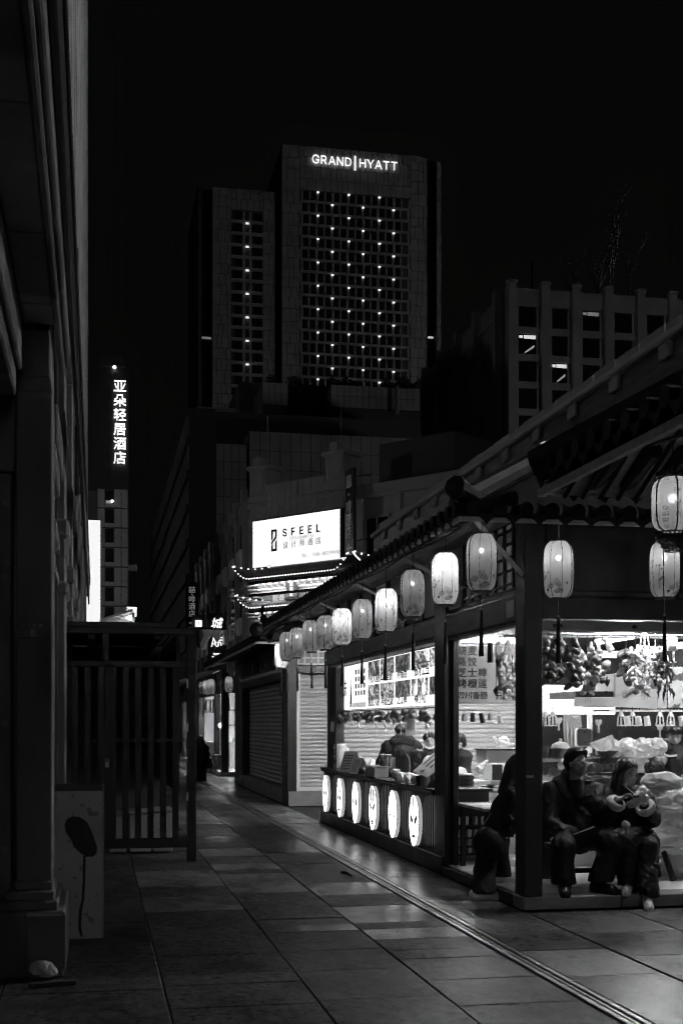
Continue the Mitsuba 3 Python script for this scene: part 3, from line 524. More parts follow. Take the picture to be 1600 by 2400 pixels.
# house number plate on the pillar
pl = thing('address_plate', 'small dark enamel house number plate reading 8 on the stone pillar', 'plate')
a, b = W(43, 1456, 8.042), W(102, 1495, 8.042)
put('plate', M().box(a[0], b[0], 8.038, 8.046, b[2], a[2], c=.002), 'mat_iron', pl)
put('rim', M().box(a[0] + .004, b[0] - .004, 8.035, 8.039, a[2] - .006, a[2] - .004).box(a[0] + .004, b[0] - .004, 8.035, 8.039, b[2] + .004, b[2] + .006).box(a[0] + .004, a[0] + .006, 8.035, 8.039, b[2] + .006, a[2] - .006).box(b[0] - .006, b[0] - .004, 8.035, 8.039, b[2] + .006, a[2] - .006), 'mat_grey', pl)
put('lettering', latin('8', 0.042, (a[0] + .068, 8.036, b[2] + .014), (1, 0, 0), (0, 0, 1), .003, True, m=hanzi('正科甲巷', 0.022, (a[0] + .02, 8.036, a[2] - .036), (1, 0, 0), (0, 0, 1), .003, pitch=1.6)), 'mat_mid', pl)
# litter at the foot of the plinth
cr = blob([('e', (-0.335, 7.9, .075), (.07, .03, .045)), ('e', (-0.29, 7.88, .055), (.05, .03, .03))], .008, .02, (0.02, (28, 28, 28), 3))
put('crumpled_paper', cr, 'mat_white_paper', label='crumpled sheet of white paper at the foot of the stone plinth', cat='paper')
put('wood_offcut', M().box(-.14, .14, -.025, .025, 0, .03, R=rotz(.25), o=(-.26, 7.7, .002), c=.004), 'mat_wood_mid', label='small flat wood offcut lying on the paving before the plinth', cat='offcut')

# ================================================================== painted board leaning behind the pillar
bd = thing('display_board', 'pale upright board painted with a black spoon shape beside the pillar', 'board')
bx0, bx1, by = -0.42, 0.045, 9.23
put('panel', M().box(bx0, bx1, by, by + 0.05, 0.02, 1.10, c=.004), mat('mat_board', mikit.proc(lambda p, n, uv: mi.Color3f((0.5 + 0.16 * fbm(p.x * 6, 2.0, p.z * 5, 3)) * (1 - 0.5 * smoothstep(0.735, 0.76, fbm(p.x * 21 + 4, 1.0, p.z * 15, 2))))), 0.6) or 'mat_board', bd)
put('top_rail', M().box(bx0, bx1, by - .004, by + .05, 1.104, 1.153, c=.004), 'mat_wood_mid', bd)
put('edge_strip', M().box(bx1 + .001, bx1 + .012, by - .002, by + .052, 0.02, 1.153), 'mat_metal_dull', bd)
def on_board(pts): return [(lambda w: (w[0], w[2]))(W(x, y, by)) for x, y in pts]
head = Polygon(on_board([(151, 1932), (157, 1919), (172, 1913), (188, 1915), (203, 1926), (214, 1945), (222, 1968), (228, 1988), (226, 2001), (216, 2009), (202, 2008), (188, 2000), (174, 1985), (163, 1964), (153, 1948)]))
hand = Polygon(on_board([(195, 2006), (201, 2006), (200, 2060), (198, 2105), (193, 2130), (190, 2170), (194, 2194), (190, 2197), (183, 2178), (184, 2135), (191, 2110), (194, 2060)]))
put('painted_spoon', M().prism(head.union(hand), 0.002, frame([1, 0, 0], [0, 0, 1]), (0, by - .0005, 0)), 'mat_black', bd)

# ================================================================== iron slat gate across the lane on the left
gt = thing('slat_gate', 'tall black iron slat gate with open top panels standing across the left lane', 'gate')
gy = 14.35; gz = 2.69
put('post', M().box(1.03, 1.135, gy, gy + .1, 0, gz - .075, c=.004), 'mat_iron', gt)
put('post', M().box(-0.86, -0.76, gy, gy + .1, 0, gz - .075, c=.004), 'mat_iron', gt)
put('top_rail', M().box(-0.86, 1.14, gy - .02, gy + .14, gz - .072, gz, c=.006), 'mat_iron', gt)
put('rail', M().box(-0.758, 1.028, gy + .01, gy + .08, 2.24, 2.31, c=.004), 'mat_iron', gt)
put('rail', M().box(-0.758, 1.028, gy + .01, gy + .09, 0.16, 0.27, c=.004), 'mat_iron', gt)
put('rail', M().box(-0.758, 1.028, gy + .015, gy + .07, 1.38, 1.42), 'mat_iron', gt)
put('stile', M().box(0.02, 0.09, gy + .005, gy + .085, 0.272, 2.238), 'mat_iron', gt)
put('stile', M().box(0.10, 0.155, gy + .005, gy + .085, 0.272, 2.238), 'mat_iron', gt)
put('transom_post', M().box(0.07, 0.14, gy + .01, gy + .09, 2.312, gz - .074), 'mat_iron', gt)
for i in range(12):
    x = -0.70 + i * 0.142
    if 0.0 < x + .03 < 0.16: continue
    put('slat', M().box(x, x + 0.072, gy + .026, gy + .052, 0.272, 2.238, c=.003), 'mat_iron', gt)
for z in (.75, 1.55, 2.05):
    put('hinge', M().lathe([(.012, -.05), (.012, .05)], (1.03, gy - .01, z), 8), 'mat_metal_dull', gt)
lk = put('lock', M().box(0.02, .2, gy - .03, gy, 1.16, 1.19, c=.004), 'mat_iron', gt)
put('padlock', M().box(0.10, .14, gy - .055, gy - .03, 1.09, 1.15, c=.006).tube([(.105, gy - .04, 1.15), (.105, gy - .04, 1.19), (.135, gy - .04, 1.19), (.135, gy - .04, 1.15)], .005, 6), 'mat_metal_dull', lk)
# shed roof beams seen through the open top of the gate, and pale bins behind it
sh = thing('lane_shed', 'low dark shed with bare roof beams behind the slat gate', 'shed')
put('roof', M().box(-1.2, 0.9, 15.2, 19, 2.76, 2.82), 'mat_iron', sh)
put('wall', M().box(-1.2, 1.0, 19, 19.2, 0, 2.75), 'mat_far_dark', sh)
put('side_board', M().box(0.96, 1.0, 15.2, 18.99, .75, 2.7), 'mat_wood_dark', sh)  # board added to keep the stall light out of the shed
for x in (-.9, -.1, .7): put('beam', M().box(x, x + .08, 15.2, 19, 2.62, 2.755), 'mat_wood_dark', sh)
for i, (x0, x1) in enumerate(((0.16, .36), (.40, .66), (.68, .92))):
    put('white_crate', M().box(x0, x1, 15.3, 15.8, 0.02, .46 + .02 * i, c=.01).box(x0 - .01, x1 + .01, 15.28, 15.82, .47 + .02 * i, .5 + .02 * i, c=.008), 'mat_mid', label=('pale crate behind the gate, nearest its lock', 'middle one of three pale crates behind the gate', 'pale crate behind the gate, beside its hinge post')[i], cat='crate', group='crates behind the gate')
put('notice', M().box(-.2, -.07, gy + .09, gy + .1, .72, .88), 'mat_mid', label='grey paper notice tied behind the gate slats', cat='notice')
# sagging cloth awning right of the gate
aw = thing('cloth_awning', 'sagging pale cloth awning on a thin bar beside the gate top', 'awning')
n = 18; V = []; Fq = []
ay = 17.0; xa, xb = GX(472, ay), GX(520, ay); zt = GZ(1475, xa, ay)
for j in range(10):
    for i in range(n):
        u, v = i / (n - 1), j / 9
        hgt = 0.20 * (1 - .75 * u ** 1.6) + .06 * math.sin(u * 9) * v
        V.append((xa + (xb - xa) * u + .02 * math.sin(v * 5), ay - .10 * math.sin(v * 2.6) - .03 * math.sin(u * 14) * v, zt - hgt * v * 1.15))
for j in range(9):
    for i in range(n - 1): Fq.append((j * n + i, j * n + i + 1, (j + 1) * n + i + 1, (j + 1) * n + i))
scene['mat_awning'] = {'type': 'principledthin', 'base_color': rgb(.75), 'roughness': .7, 'diff_trans': 1.1, 'spec_trans': 0.0}
t_ = trimesh.Trimesh(V, [q for f in Fq for q in ((f[0], f[1], f[2]), (f[0], f[2], f[3]))], process=False)
put('cloth', t_, 'mat_awning', aw, smooth=True)
put('bar', M().tube([(GX(440, ay), ay, zt + .01), (GX(532, ay), ay, zt + .01)], .012, 6), 'mat_iron', aw)
put('cord', M().tube([(xa + .15, ay, zt), (xa + .2, ay - .12, zt - .2), (xa + .17, ay, zt - .3)], .005, 5), 'mat_iron', aw)

# ================================================================== far buildings
def facade_panels(X0, X1, Y, Z0, Z1, dx, dz, mat_, parent, name='wall_panel', gap=0.05, d=0.12, holes=(), jitter=0.0, seed=1):
    """Cladding panels, one mesh: far too many to be picked apart."""
    rr = random.Random(seed); m = M(); z = Z0
    while z < Z1 - 0.05:
        x = X0; h = min(dz * (1 + jitter * rr.uniform(-.5, .5)), Z1 - z)
        while x < X1 - 0.05:
            w = min(dx * (1 + jitter * rr.uniform(-1, 1)), X1 - x)
            if not any(x < b and x + w > a and z < d_ and z + h > c for a, b, c, d_ in holes):
                m.box(x + gap, x + w - gap, Y - d * (1 + .3 * rr.random()), Y + .02, z + gap, z + h - gap)
            x += w
        z += h
    return put(name, m, mat_, parent, kind='stuff')
# ---- hotel tower
YT = 350.0
ht = thing('hotel_tower', 'tall dark hotel tower with a grid of small lit marks and glowing roof letters', 'building')
xa, xb = GX(660, YT), GX(1000, YT); zt = GZ(352, (xa + xb) / 2, YT)
put('main_wall', M().box(xa, xb, YT, YT + 40, 0, zt), 'mat_far_dark', ht)
wx = [GX(709 + i * 36.2, YT) for i in range(8)]; fl = (GZ(420, 25, YT) - GZ(895, 25, YT)) / 17.0; zb = GZ(895, 25, YT) - fl
xw0, xw1 = GX(706, YT), GX(957, YT); bay = (xw1 - xw0) / 7
for i, (a, b, c, d) in enumerate(((xa, xw0 - .5, zb - 6 * fl, zt), (xw1 + .5, xb, zb - 6 * fl, zt), (xw0 - .5, xw1 + .5, zb + 18 * fl - .1, zt))):
    facade_panels(a, b, YT, c, d, 1.9, fl * .94, 'mat_far_panel', ht, gap=.09, d=.3, jitter=.35, seed=3 + i)
g = M(); lights = M(); lt = []
for k in range(18):
    z = zb + k * fl
    g.box(xw0 - .3, xw1 + .3, YT - .45, YT, z - .34, z + .34)
    sh_ = .6 if k % 2 else -.4
    for i in range(7):
        x = xw0 + i * bay
        for a in (x + .1 + sh_ * .3, x + bay * .5 + .1 + sh_ * .3):
            if i == 6 and a > x + bay * .45: continue
            w = put('window', M().box(a + .1, a + bay * .5 - .75, YT - .16, YT - .1, z + .5, z + fl - .5), 'mat_window', ht)
    for i in range(8):
        x = xw0 + i * bay
        for a in ((x - .35, x + .3),) + (((x + bay * .5 - .2, x + bay * .5 + .2),) if i < 7 else ()):
            g.box(a[0] + sh_ * .3, a[1] + sh_ * .3, YT - .4, YT, z + .45, z + fl - .45)
    for i in range(1, 7):
        if (i + k) % 2 == 0: lights.box(xw0 + i * bay - .36 + sh_ * .3, xw0 + i * bay + .36 + sh_ * .3, YT - .9, YT - .5, z + fl - .9, z + fl - .5)
put('window_grid', g, 'mat_far_panel', ht)
put('facade_light', lights, 'mat_lit', ht, emit=.34, weight=.01, kind='stuff')
put('dark_return', M().box(xb, GX(1022, YT), YT + 2, YT + 40, 0, zt), 'mat_window', ht)
xr = GX(1022, YT); facade_panels(xr, GX(1033, YT), YT, 0, zt - 1, 3, fl, 'mat_far_panel', ht, name='side_panel', gap=.09, d=.3, seed=9)
put('side_wall', M().box(xr, GX(1033, YT), YT, YT + 40, 0, zt - 1), 'mat_far_dark', ht)
# lettering on the top, lit
cap = (zt - 2 * 0) ; zl0 = GZ(396, 20, YT); hL = GZ(365, 20, YT) - GZ(386, 20, YT)
L = M(); x0, x1 = GX(729, YT), GX(824, YT); sp = (x1 - x0) / 5
zL = GZ(384, GX(737, YT), YT)
latin('GRAND', hL * .95, (x0, YT - .7, zL), (1, 0, 0), (0, 0, 1), .3, False, sp, m=L)
x2, x3 = GX(839, YT), GX(931, YT)
latin('HYATT', hL * .95, (x2, YT - .7, zL), (1, 0, 0), (0, 0, 1), .3, False, (x3 - x2) / 5, m=L)
xm = GX(831, YT); L.box(xm - .22, xm + .22, YT - .7, YT - .4, zL - .9, zL + hL + .7)
rl = put('roof_lettering', L, 'mat_lit', ht, emit=.42, weight=.01)
# second wing, left
YW = 352.0; xc, xd = GX(497, YW), GX(645, YW); z2 = GZ(437, xc, YW)
put('wing_wall', M().box(xc, xd, YW, YW + 40, 0, z2), 'mat_far_dark', ht)
xw2 = [GX(545, YW), GX(574, YW), GX(583, YW), GX(612, YW)]
zb2 = GZ(905, xc, YW) - fl
for i, (a, b, c, d) in enumerate(((xc, xw2[0] - .4, zb2 - 6 * fl, z2), (xw2[3] + .4, xd, zb2 - 6 * fl, z2), (xw2[0] - .4, xw2[3] + .4, zb2 + 16 * fl + .4, z2))):
    facade_panels(a, b, YW, c, d, 1.9, fl * .94, 'mat_far_panel', ht, name='wing_panel', gap=.09, d=.3, jitter=.35, seed=5 + i)
g2, l2 = M(), M(); mid = (xw2[1] + xw2[2]) / 2
for k in range(16):
    z = zb2 + k * fl + .5
    g2.box(xw2[0] - .4, xw2[3] + .4, YW - .45, YW, z - .5, z + .4).box(mid - 1.3, mid - .6, YW - .42, YW, z + .4, z + fl - .5).box(mid + .6, mid + 1.3, YW - .42, YW, z + .4, z + fl - .5)
    for a, b in ((xw2[0], mid - 1.4), (mid + 1.4, xw2[3])): put('window', M().box(a + .3 * (k % 2) * 2, b, YW - .16, YW - .1, z + .5, z + fl - .6), 'mat_window', ht)
    if k % 2 == 0: l2.box(mid - .45, mid + .45, YW - .9, YW - .5, z + fl - .8, z + fl - .35)
put('wing_window_grid', g2, 'mat_far_panel', ht)
put('wing_light', l2, 'mat_lit', ht, emit=.34, weight=.01, kind='stuff')
put('edge_strip', M().box(GX(464, YW), GX(473, YW), YW, YW + 40, 0, z2 + 1), 'mat_far_dark', ht)
put('glass_strip', M().box(GX(474, YW), GX(497, YW), YW + 2, YW + 40, 0, z2), 'mat_window', ht)
put('lit_window', M().box(GX(474, YW), GX(496, YW), YW + 1.6, YW + 1.9, GZ(790, xc, YW), GZ(785, xc, YW)), 'mat_lit', ht, emit=.05, weight=.01, label='thin lit window on the left edge strip of the tower')
put('side_light', M().box(GX(1006, YT), GX(1018, YT), YT + 1.5, YT + 1.9, GZ(787, xb, YT), GZ(783, xb, YT)), 'mat_lit', ht, emit=.2, weight=.01)
# ---- podium in front of the tower
YP = 130.0
pd = thing('podium_block', 'pale tiled podium block with stepped roofs below the hotel tower', 'building')
def px_box(p0, p1, Y, ytop, ybot=None, d=12):
    a, b = GX(p0, Y), GX(p1, Y); c = (a + b) / 2
    return a, b, GZ(ytop, c, Y), (0 if ybot is None else GZ(ybot, c, Y))
def tiled(p0, p1, Y, ytop, ybot, nx, rows, parent, seed):
    a, b, z1, z0 = px_box(p0, p1, Y, ytop, ybot)
    put('block_wall', M().box(a, b, Y, Y + 14, 0, z1), 'mat_far_dark', parent)
    dx, dz = (b - a) / nx, (z1 - z0) / rows; rr = random.Random(seed)
    for j in range(rows):
        half = j % 3 == 0 and rows > 3
        for i in range(nx):
            if j == rows - 1 and rows > 2: h0, h1 = z0 + j * dz, z1
            put('wall_tile', M().box(a + i * dx + .03, a + (i + 1) * dx - .03, Y - .07 - .03 * rr.random(), Y + .01, z0 + j * dz + .03, z0 + (j + 1) * dz - .03), 'mat_far_panel', parent)
tiled(584, 985, YP, 1019, 1240, 17, 5, pd, 1)
tiled(488, 578, YP - 6, 1040, 1330, 5, 7, pd, 2)
tiled(615, 674, YP + 18, 896, 948, 4, 2, pd, 3)
tiled(775, 983, YP + 18, 906, 958, 14, 2, pd, 4)
a, b, z1, z0 = px_box(470, 985, YP + 8, 975)
put('roof_block', M().box(a, b, YP + 8, YP + 17, 0, z1), 'mat_far_dark', pd)
a, b, z1, z0 = px_box(560, 985, YP + 26, 905)
put('roof_block', M().box(a, b, YP + 26, YP + 40, 0, z1), 'mat_far_dark', pd)
a, b, z1, z0 = px_box(462, 600, YP + 30, 955)
put('roof_block', M().box(a, b, YP + 30, YP + 44, 0, z1), 'mat_far_panel', pd)
# rooftop planting: leaf clumps along the parapet
for nm, (p0, p1, py) in enumerate(((622, 715, 882), (770, 835, 885), (900, 982, 890))):
    m = M(); rr = random.Random(nm + 4); Yh = YP + 19.5
    for i in range(900):
        u = rr.random(); X = GX(p0 + (p1 - p0) * u, Yh); hh = rr.random() ** 1.4
        c = np.array([X, Yh + rr.uniform(-.5, .5), GZ(906, X, Yh) + hh * (0.8 + 0.6 * math.sin(u * 11 + nm))]); s = rr.uniform(.08, .2)
        q = np.random.default_rng(i + nm * 1000).normal(size=(3, 3)) * s
        m.add(c + q, [(0, 1, 2)])
    put('hedge', m, 'mat_leaf', label=('dark hedge on the podium roof left of the tower middle', 'short dark hedge on the podium roof under the tower middle', 'dark hedge on the podium roof nearest the right tower edge')[nm], cat='hedge')
for i, (px, y0, y1) in enumerate(((627, 975, 1090), (799, 920, 1060), (930, 905, 970))):
    Yq = YP - 1 if i != 2 else YP + 17
    X = GX(px, Yq); put('antenna_pole', M().tube([(X, Yq, GZ(y1, X, Yq)), (X, Yq, GZ(y0, X, Yq))], .05 if i < 2 else .25, 6), 'mat_mid', label=('thin antenna pole left above the lit billboard', 'thin antenna pole right above the lit billboard', 'stubby pale rooftop mast on the tiled podium')[i], cat='pole')
# ---- block on the right with pilasters
YR = 150.0
rb = thing('pilaster_block', 'dark office block with tall pilasters and a few lit windows on the right', 'building')
xl, xr_ = GX(1190, YR), GX(1760, YR); zr = GZ(672, GX(1190, YR), YR)
put('wall', M().box(xl, xr_, YR, YR + 90, 0, zr), 'mat_far_dark', rb)
cols_ = [1195, 1273, 1345, 1420, 1496, 1570, 1645]
pitch = GZ(705, xl, YR) - GZ(769, xl, YR)
for c in cols_ + [1720]:
    x = GX(c, YR); put('pilaster', M().box(x - .55, x + .55, YR - 1.0, YR + .5, 0, zr + .3, c=.06).box(x - .62, x + .62, YR - 1.1, YR + .4, zr + .3, zr + .7, c=.05), 'mat_far_panel', rb)
lit = {(0, 1): .5, (1, 2): .5, (2, 0): .1, (4, 1): .4, (5, 0): .08, (5, 1): .6}
zt0 = GZ(717, xl, YR)
for ci in range(7):
    x0, x1 = GX(cols_[ci], YR) + 1.05, GX((cols_ + [1720])[ci + 1], YR) - 1.0
    put('parapet_panel', M().box(x0 - .45, x1 + .4, YR - .3, YR, zt0 + .15, zr - .1), 'mat_far_panel', rb)
    for k in range(10):
        zt_ = zt0 - k * pitch; zb_ = zt_ - pitch * .73
        put('spandrel', M().box(x0 - .45, x1 + .4, YR - .35, YR, zb_ - pitch * .25, zb_, c=.03), 'mat_far_panel', rb)
        w = put('window', M().box(x0, x1, YR - .12, YR - .05, zb_, zt_), 'mat_window', rb)
        put('frame', M().box(x0 - .25, x0, YR - .3, YR, zb_, zt_).box(x1, x1 + .25, YR - .3, YR, zb_, zt_), 'mat_far_panel', w)
        if (ci, k) in lit:
            e = lit[(ci, k)]
            put('ceiling_light', M().box(x0 + (x1 - x0) * .3, x1 - .1, YR - .2, YR - .13, zt_ - .55, zt_ - .1), 'mat_lit', w, emit=e * .5, weight=.01)
            put('ceiling_light', M().box(x0 + .1, x0 + (x1 - x0) * .24, YR - .2, YR - .13, zt_ - .5, zt_ - .15), 'mat_lit', w, emit=e * .5, weight=.01)
            if e > .3: put('lit_blind', M().prism([(x0 + (x1 - x0) * .35, zb_ + .1), (x1 - .3, zb_ + .9), (x1 - .3, zb_ + 1.25), (x0 + (x1 - x0) * .35, zb_ + .3)], .05, frame([1, 0, 0], [0, 0, 1]), (0, YR - .13, 0)), 'mat_lit', w, emit=e * .18, weight=.01)
# its left flank, stepping back along the street
for i in range(7):
    y = YR + 2 + i * 9
    put('flank_pilaster', M().box(xl - 1.1, xl + .2, y, y + 1.2, 0, zr + .5, c=.06), 'mat_far_panel', rb); put('flank_wall', M().box(xl - .06, xl - .005, y + 1.2, y + 9, 0, zr - .1), 'mat_far_panel', rb)
    put('flank_cornice', M().box(xl - .5, xl, y + 1.2, y + 9, zr - 3, zr - 2.4), 'mat_far_panel', rb)
mm = M(); rr = random.Random(2)
for i, px in enumerate((1246,)):
    X = GX(px, YR + 5); mm.tube([(X, YR + 5, zr), (X, YR + 5, zr + 5.5)], .12, 6)
put('roof_mast', mm, 'mat_iron', label='thin single mast on the roof of the pilaster block', cat='mast')
def bare_tree(name, label, base, H, seed, mat_='mat_wood_dark', spread=.5):
    rr = random.Random(seed); t = thing(name, label, 'tree'); m = M(); tr = M()
    def grow(p, d, L, rad, lev):
        n = 4; pts = [p]
        for k in range(n):
            d = d + np.array([rr.gauss(0, .09), rr.gauss(0, .09), .06]); d /= np.linalg.norm(d); pts.append(pts[-1] + d * L / n)
        (tr if lev == 0 else m).tube(pts, np.linspace(rad, rad * .55, n + 1), 6 if lev < 2 else 4)
        if lev < 3:
            for k in range(5 if lev == 0 else 4):
                q = pts[rr.randint(1, n)]; a = rr.uniform(0, 6.28); nd = d * .8 + spread * np.array([math.cos(a), math.sin(a), .35]); nd /= np.linalg.norm(nd)
                grow(q, nd, L * rr.uniform(.45, .7), rad * .5, lev + 1)
    grow(np.asarray(base, float), np.array([0, 0, 1.0]), H, H * .022, 0)
    put('trunk', tr, mat_, t); put('branches', m, mat_, t)
for i, (px, H) in enumerate(((1352, 6), (1405, 8.5), (1432, 10), (1470, 7))):
    X = GX(px, YR + 6); bare_tree('bare_tree', ('leftmost bare tree on the pilaster block roof', 'second bare tree on the pilaster block roof', 'tallest bare tree on the pilaster block roof', 'rightmost bare tree on the pilaster block roof')[i], (X, YR + 6, zr), H * .8, i + 3, spread=.45)
# ---- dark building beyond on the right side of the street
db = thing('dark_arcade_building', 'almost black building with slanting floor bands beyond the hotel corner', 'building')
put('wall', M().box(8.2, 10.6, 112, 190, 0, 30), 'mat_far_dark', db)
for k in range(9): put('floor_band', M().box(7.9, 8.2, 112, 190, 2 + k * 3.1, 2.7 + k * 3.1), 'mat_far_dark', db)
# ---- tower on the left with the vertical sign
YS = 76.0
st = thing('sign_tower', 'dark narrow building with panelled lower floors and a vertical lit sign at left', 'building')
xa, xb = GX(228, YS), GX(301, YS); zs = GZ(855, xa, YS)
put('wall', M().box(-8, xb, YS, YS + 20, 0, zs), 'mat_far_dark', st)
put('upper_cladding', M().box(-7.9, xb, YS - .1, YS - .01, GZ(1150, xa, YS), zs - .1), 'mat_black', st)
a, b, z1, z0 = px_box(236, 290, YS + 1, 820); put('roof_hut', M().box(a, b, YS + 3, YS + 10, zs, zs + 1.5), 'mat_far_dark', st)
for j in range(7):
    za, zb_ = GZ(1145 + 46 * j + 44, xa, YS), GZ(1145 + 46 * j, xa, YS)
    xs = [GX(q, YS) for q in (228, 246, 267, 284, 300)]
    for i in range(4):
        if i == 1 and j % 1 == 0:
            w = put('window', M().box(xs[1] + .03, xs[2] - .03, YS - .05, YS, za + (zb_ - za) * .25, zb_ - .05), 'mat_window', st)
            put('sill', M().box(xs[1], xs[2], YS - .14, YS, za + .02, za + (zb_ - za) * .22), 'mat_far_panel', w)
        else: put('wall_panel', M().box(xs[i] + .02, xs[i + 1] - .02, YS - .12, YS, za + .02, zb_ - .02), 'mat_far_panel', st)
put('lit_window', M().box(GX(248, YS), GX(262, YS), YS - .1, YS - .055, GZ(1183, xa, YS), GZ(1172, xa, YS)), 'mat_lit', st, emit=.05, weight=.01)
put('window_lamp', M().ball((GX(263, YS), YS - .2, GZ(1174, xa, YS)), .09), 'mat_lit', st, emit=.8, weight=.01)
for j in range(6): put('upper_window', M().box(GX(250, YS), GX(262, YS), YS - .14, YS - .101, GZ(935 + 38 * j, xa, YS), GZ(908 + 38 * j, xa, YS)), 'mat_iron', st)
put('roof_lamp', M().ball((GX(268, YS), YS - .4, GZ(862, xa, YS)), .11), 'mat_lit', st, emit=1.5, weight=.01)
bal = put('balcony', M().box(GX(301, YS), GX(322, YS), YS + .5, YS + 3, GZ(1335, xb, YS), GZ(1320, xb, YS)), 'mat_far_panel', st)
sg = thing('vertical_hotel_sign', 'vertical row of glowing white Chinese characters on the left tower', 'sign')
ch = GX(301, YS) - GX(266, YS)
for i, c in enumerate('亚朵轻居酒店'):
    put('character', hanzi(c, ch * .90, (GX(265, YS), YS - .35, GZ(921 + 33.6 * i, xa, YS)), (1, 0, 0), (0, 0, 1), .12, bold=.8), 'mat_lit', sg, emit=.46, weight=.01)
s2 = hanzi('酒', .5, (GX(296, 60), 60.0, GZ(1446, GX(296, 60), 60)), (1, 0, 0), (0, 0, 1), .1, bold=2.5)
put('roof_sign', s2, 'mat_lit', emit=.6, weight=.01, label='small glowing character peeking over the slatted canopy', cat='sign')
# ---- white light box and slatted canopy at the end of the left building
lbx = thing('advertising_light_box', 'tall blank glowing white light box at the end of the stone building', 'light box')
YB = 56.0; a, b = GX(197, YB), GX(235, YB); z0, z1 = GZ(1461, a, YB), GZ(1218, a, YB)
put('case', M().box(a - .06, b + .03, YB, YB + .5, z0 - .3, z1 + .04, c=.02), 'mat_iron', lbx)
put('lit_panel', M().box(a, b, YB - .04, YB - .005, z0, z1), 'mat_lit', lbx, emit=.36, weight=.05)
put('post', M().box(a + .2, a + .4, YB + .1, YB + .3, 0, z0 - .3), 'mat_iron', lbx)
sc_ = thing('slatted_canopy', 'pale slatted metal canopy sloping up beside the white light box', 'canopy')
YC = 50.0
def pc(px, py, dy=0): return W(px, py, YC + dy)
for i, (l, rr_) in enumerate((((234, 1456), (312, 1431)), ((234, 1463), (312, 1440)), ((236, 1468), (309, 1450)), ((246, 1469), (309, 1460)), ((262, 1470), (310, 1469)))):
    put('slat', M().tube([pc(*l, .3 * i), pc(*rr_, .3 * i)], .085, 4), 'mat_white', sc_)
put('post', M().tube([pc(251, 1453), pc(251, 1480)], .05, 4), 'mat_white', sc_)
put('post', M().tube([pc(313, 1434), pc(312, 1480)], .05, 4), 'mat_white', sc_)
put('canopy_lamp', M().ball(pc(310, 1465, -.2), .05), 'mat_lit', sc_, emit=22, weight=.01)
put('canopy_lamp', M().ball(pc(306, 1449, .2), .05), 'mat_lit', sc_, emit=22, weight=.01)
# ---- unseen light panels, added outside the picture to throw an even glow on the far fronts
def fill_panel(label, c, target, w, h, L):
    c = np.asarray(c, float); d = np.asarray(target, float) - c; d /= np.linalg.norm(d); u = np.cross(d, [0, 0, 1.0]); u /= np.linalg.norm(u); v = np.cross(u, d)
    t = thing('led_screen', label, 'fill_panel')
    R = np.stack([u, v, -d], 1)   # local z points away from the target
    q = [c + (-u * w - v * h) / 2, c + (-u * w + v * h) / 2, c + (u * w + v * h) / 2, c + (u * w - v * h) / 2]
    m = M().quad(*q); n = np.cross(q[1] - q[0], q[2] - q[0])
    if n @ d < 0: m = M().quad(*q[::-1])
    put('screen_face', m, 'mat_lit', t, emit=L, weight=.35)
    put('case', M().box(-w / 2 - .3, w / 2 + .3, -h / 2 - .3, h / 2 + .3, .05, 1.2, R=R, o=c), 'mat_iron', t)
    put('mast', M().box(c[0] - .6, c[0] + .6, c[1] - .6, c[1] + .6, 0, c[2] - h / 2 - .35), 'mat_iron', t)
fill_panel('large added light panel far right of the view, facing the hotel tower', (215, 190, 60), (25, 350, 80), 34, 44, 2.3)
fill_panel('added light panel right of the view, facing the pilaster block', (80, 88, 14), (45, 150, 32), 7, 5, 9.0)
fill_panel('added light panel left of the view, facing the side of the pilaster block', (-62, 118, 16), (40, 150, 30), 7, 5, 9.0)
fl_ = thing('mast_floodlight', 'added unseen floodlight on a tall mast right of the picture, facing the stone building', 'floodlight')  # unseen floodlight, added to brighten the street side of the stone building
put('lamp_face', M().quad((23.9, 16.6, 17.6), (23.9, 15.4, 17.6), (24.25, 15.4, 18.4), (24.25, 16.6, 18.4)), 'mat_lit', fl_, emit=440, weight=.7)
put('housing', M().box(24.27, 24.5, 15.35, 16.65, 17.5, 18.5, c=.03), 'mat_iron', fl_); put('post', M().box(24.33, 24.47, 15.93, 16.07, 0, 17.495), 'mat_iron', fl_)
sl2 = thing('street_lamp', 'added fill lamp down the lane behind the viewer, outside the picture', 'lamp')  # unseen lamp added as faint fill on faces turned to the viewer
put('post', M().tube([(1.6, -13, 0), (1.6, -13, 6.3), (1.1, -13, 6.6)], [.08, .05, .04], 8), 'mat_iron', sl2); put('globe', M().ball((1.0, -13, 6.4), .22, 12), 'mat_lit', sl2, emit=60, weight=.3)
sl_ = thing('street_lamp', 'added fill lamp behind the stone building, outside the picture, lighting the corner building', 'lamp')  # another unseen lamp, added to brighten the corner building
put('post', M().tube([(-6.5, 60, 0), (-6.5, 60, 8.6), (-6.1, 60.2, 8.9)], [.09, .06, .04], 8), 'mat_iron', sl_)
put('globe', M().ball((-6.0, 60.3, 8.7), .22, 12), 'mat_lit', sl_, emit=150, weight=.5)

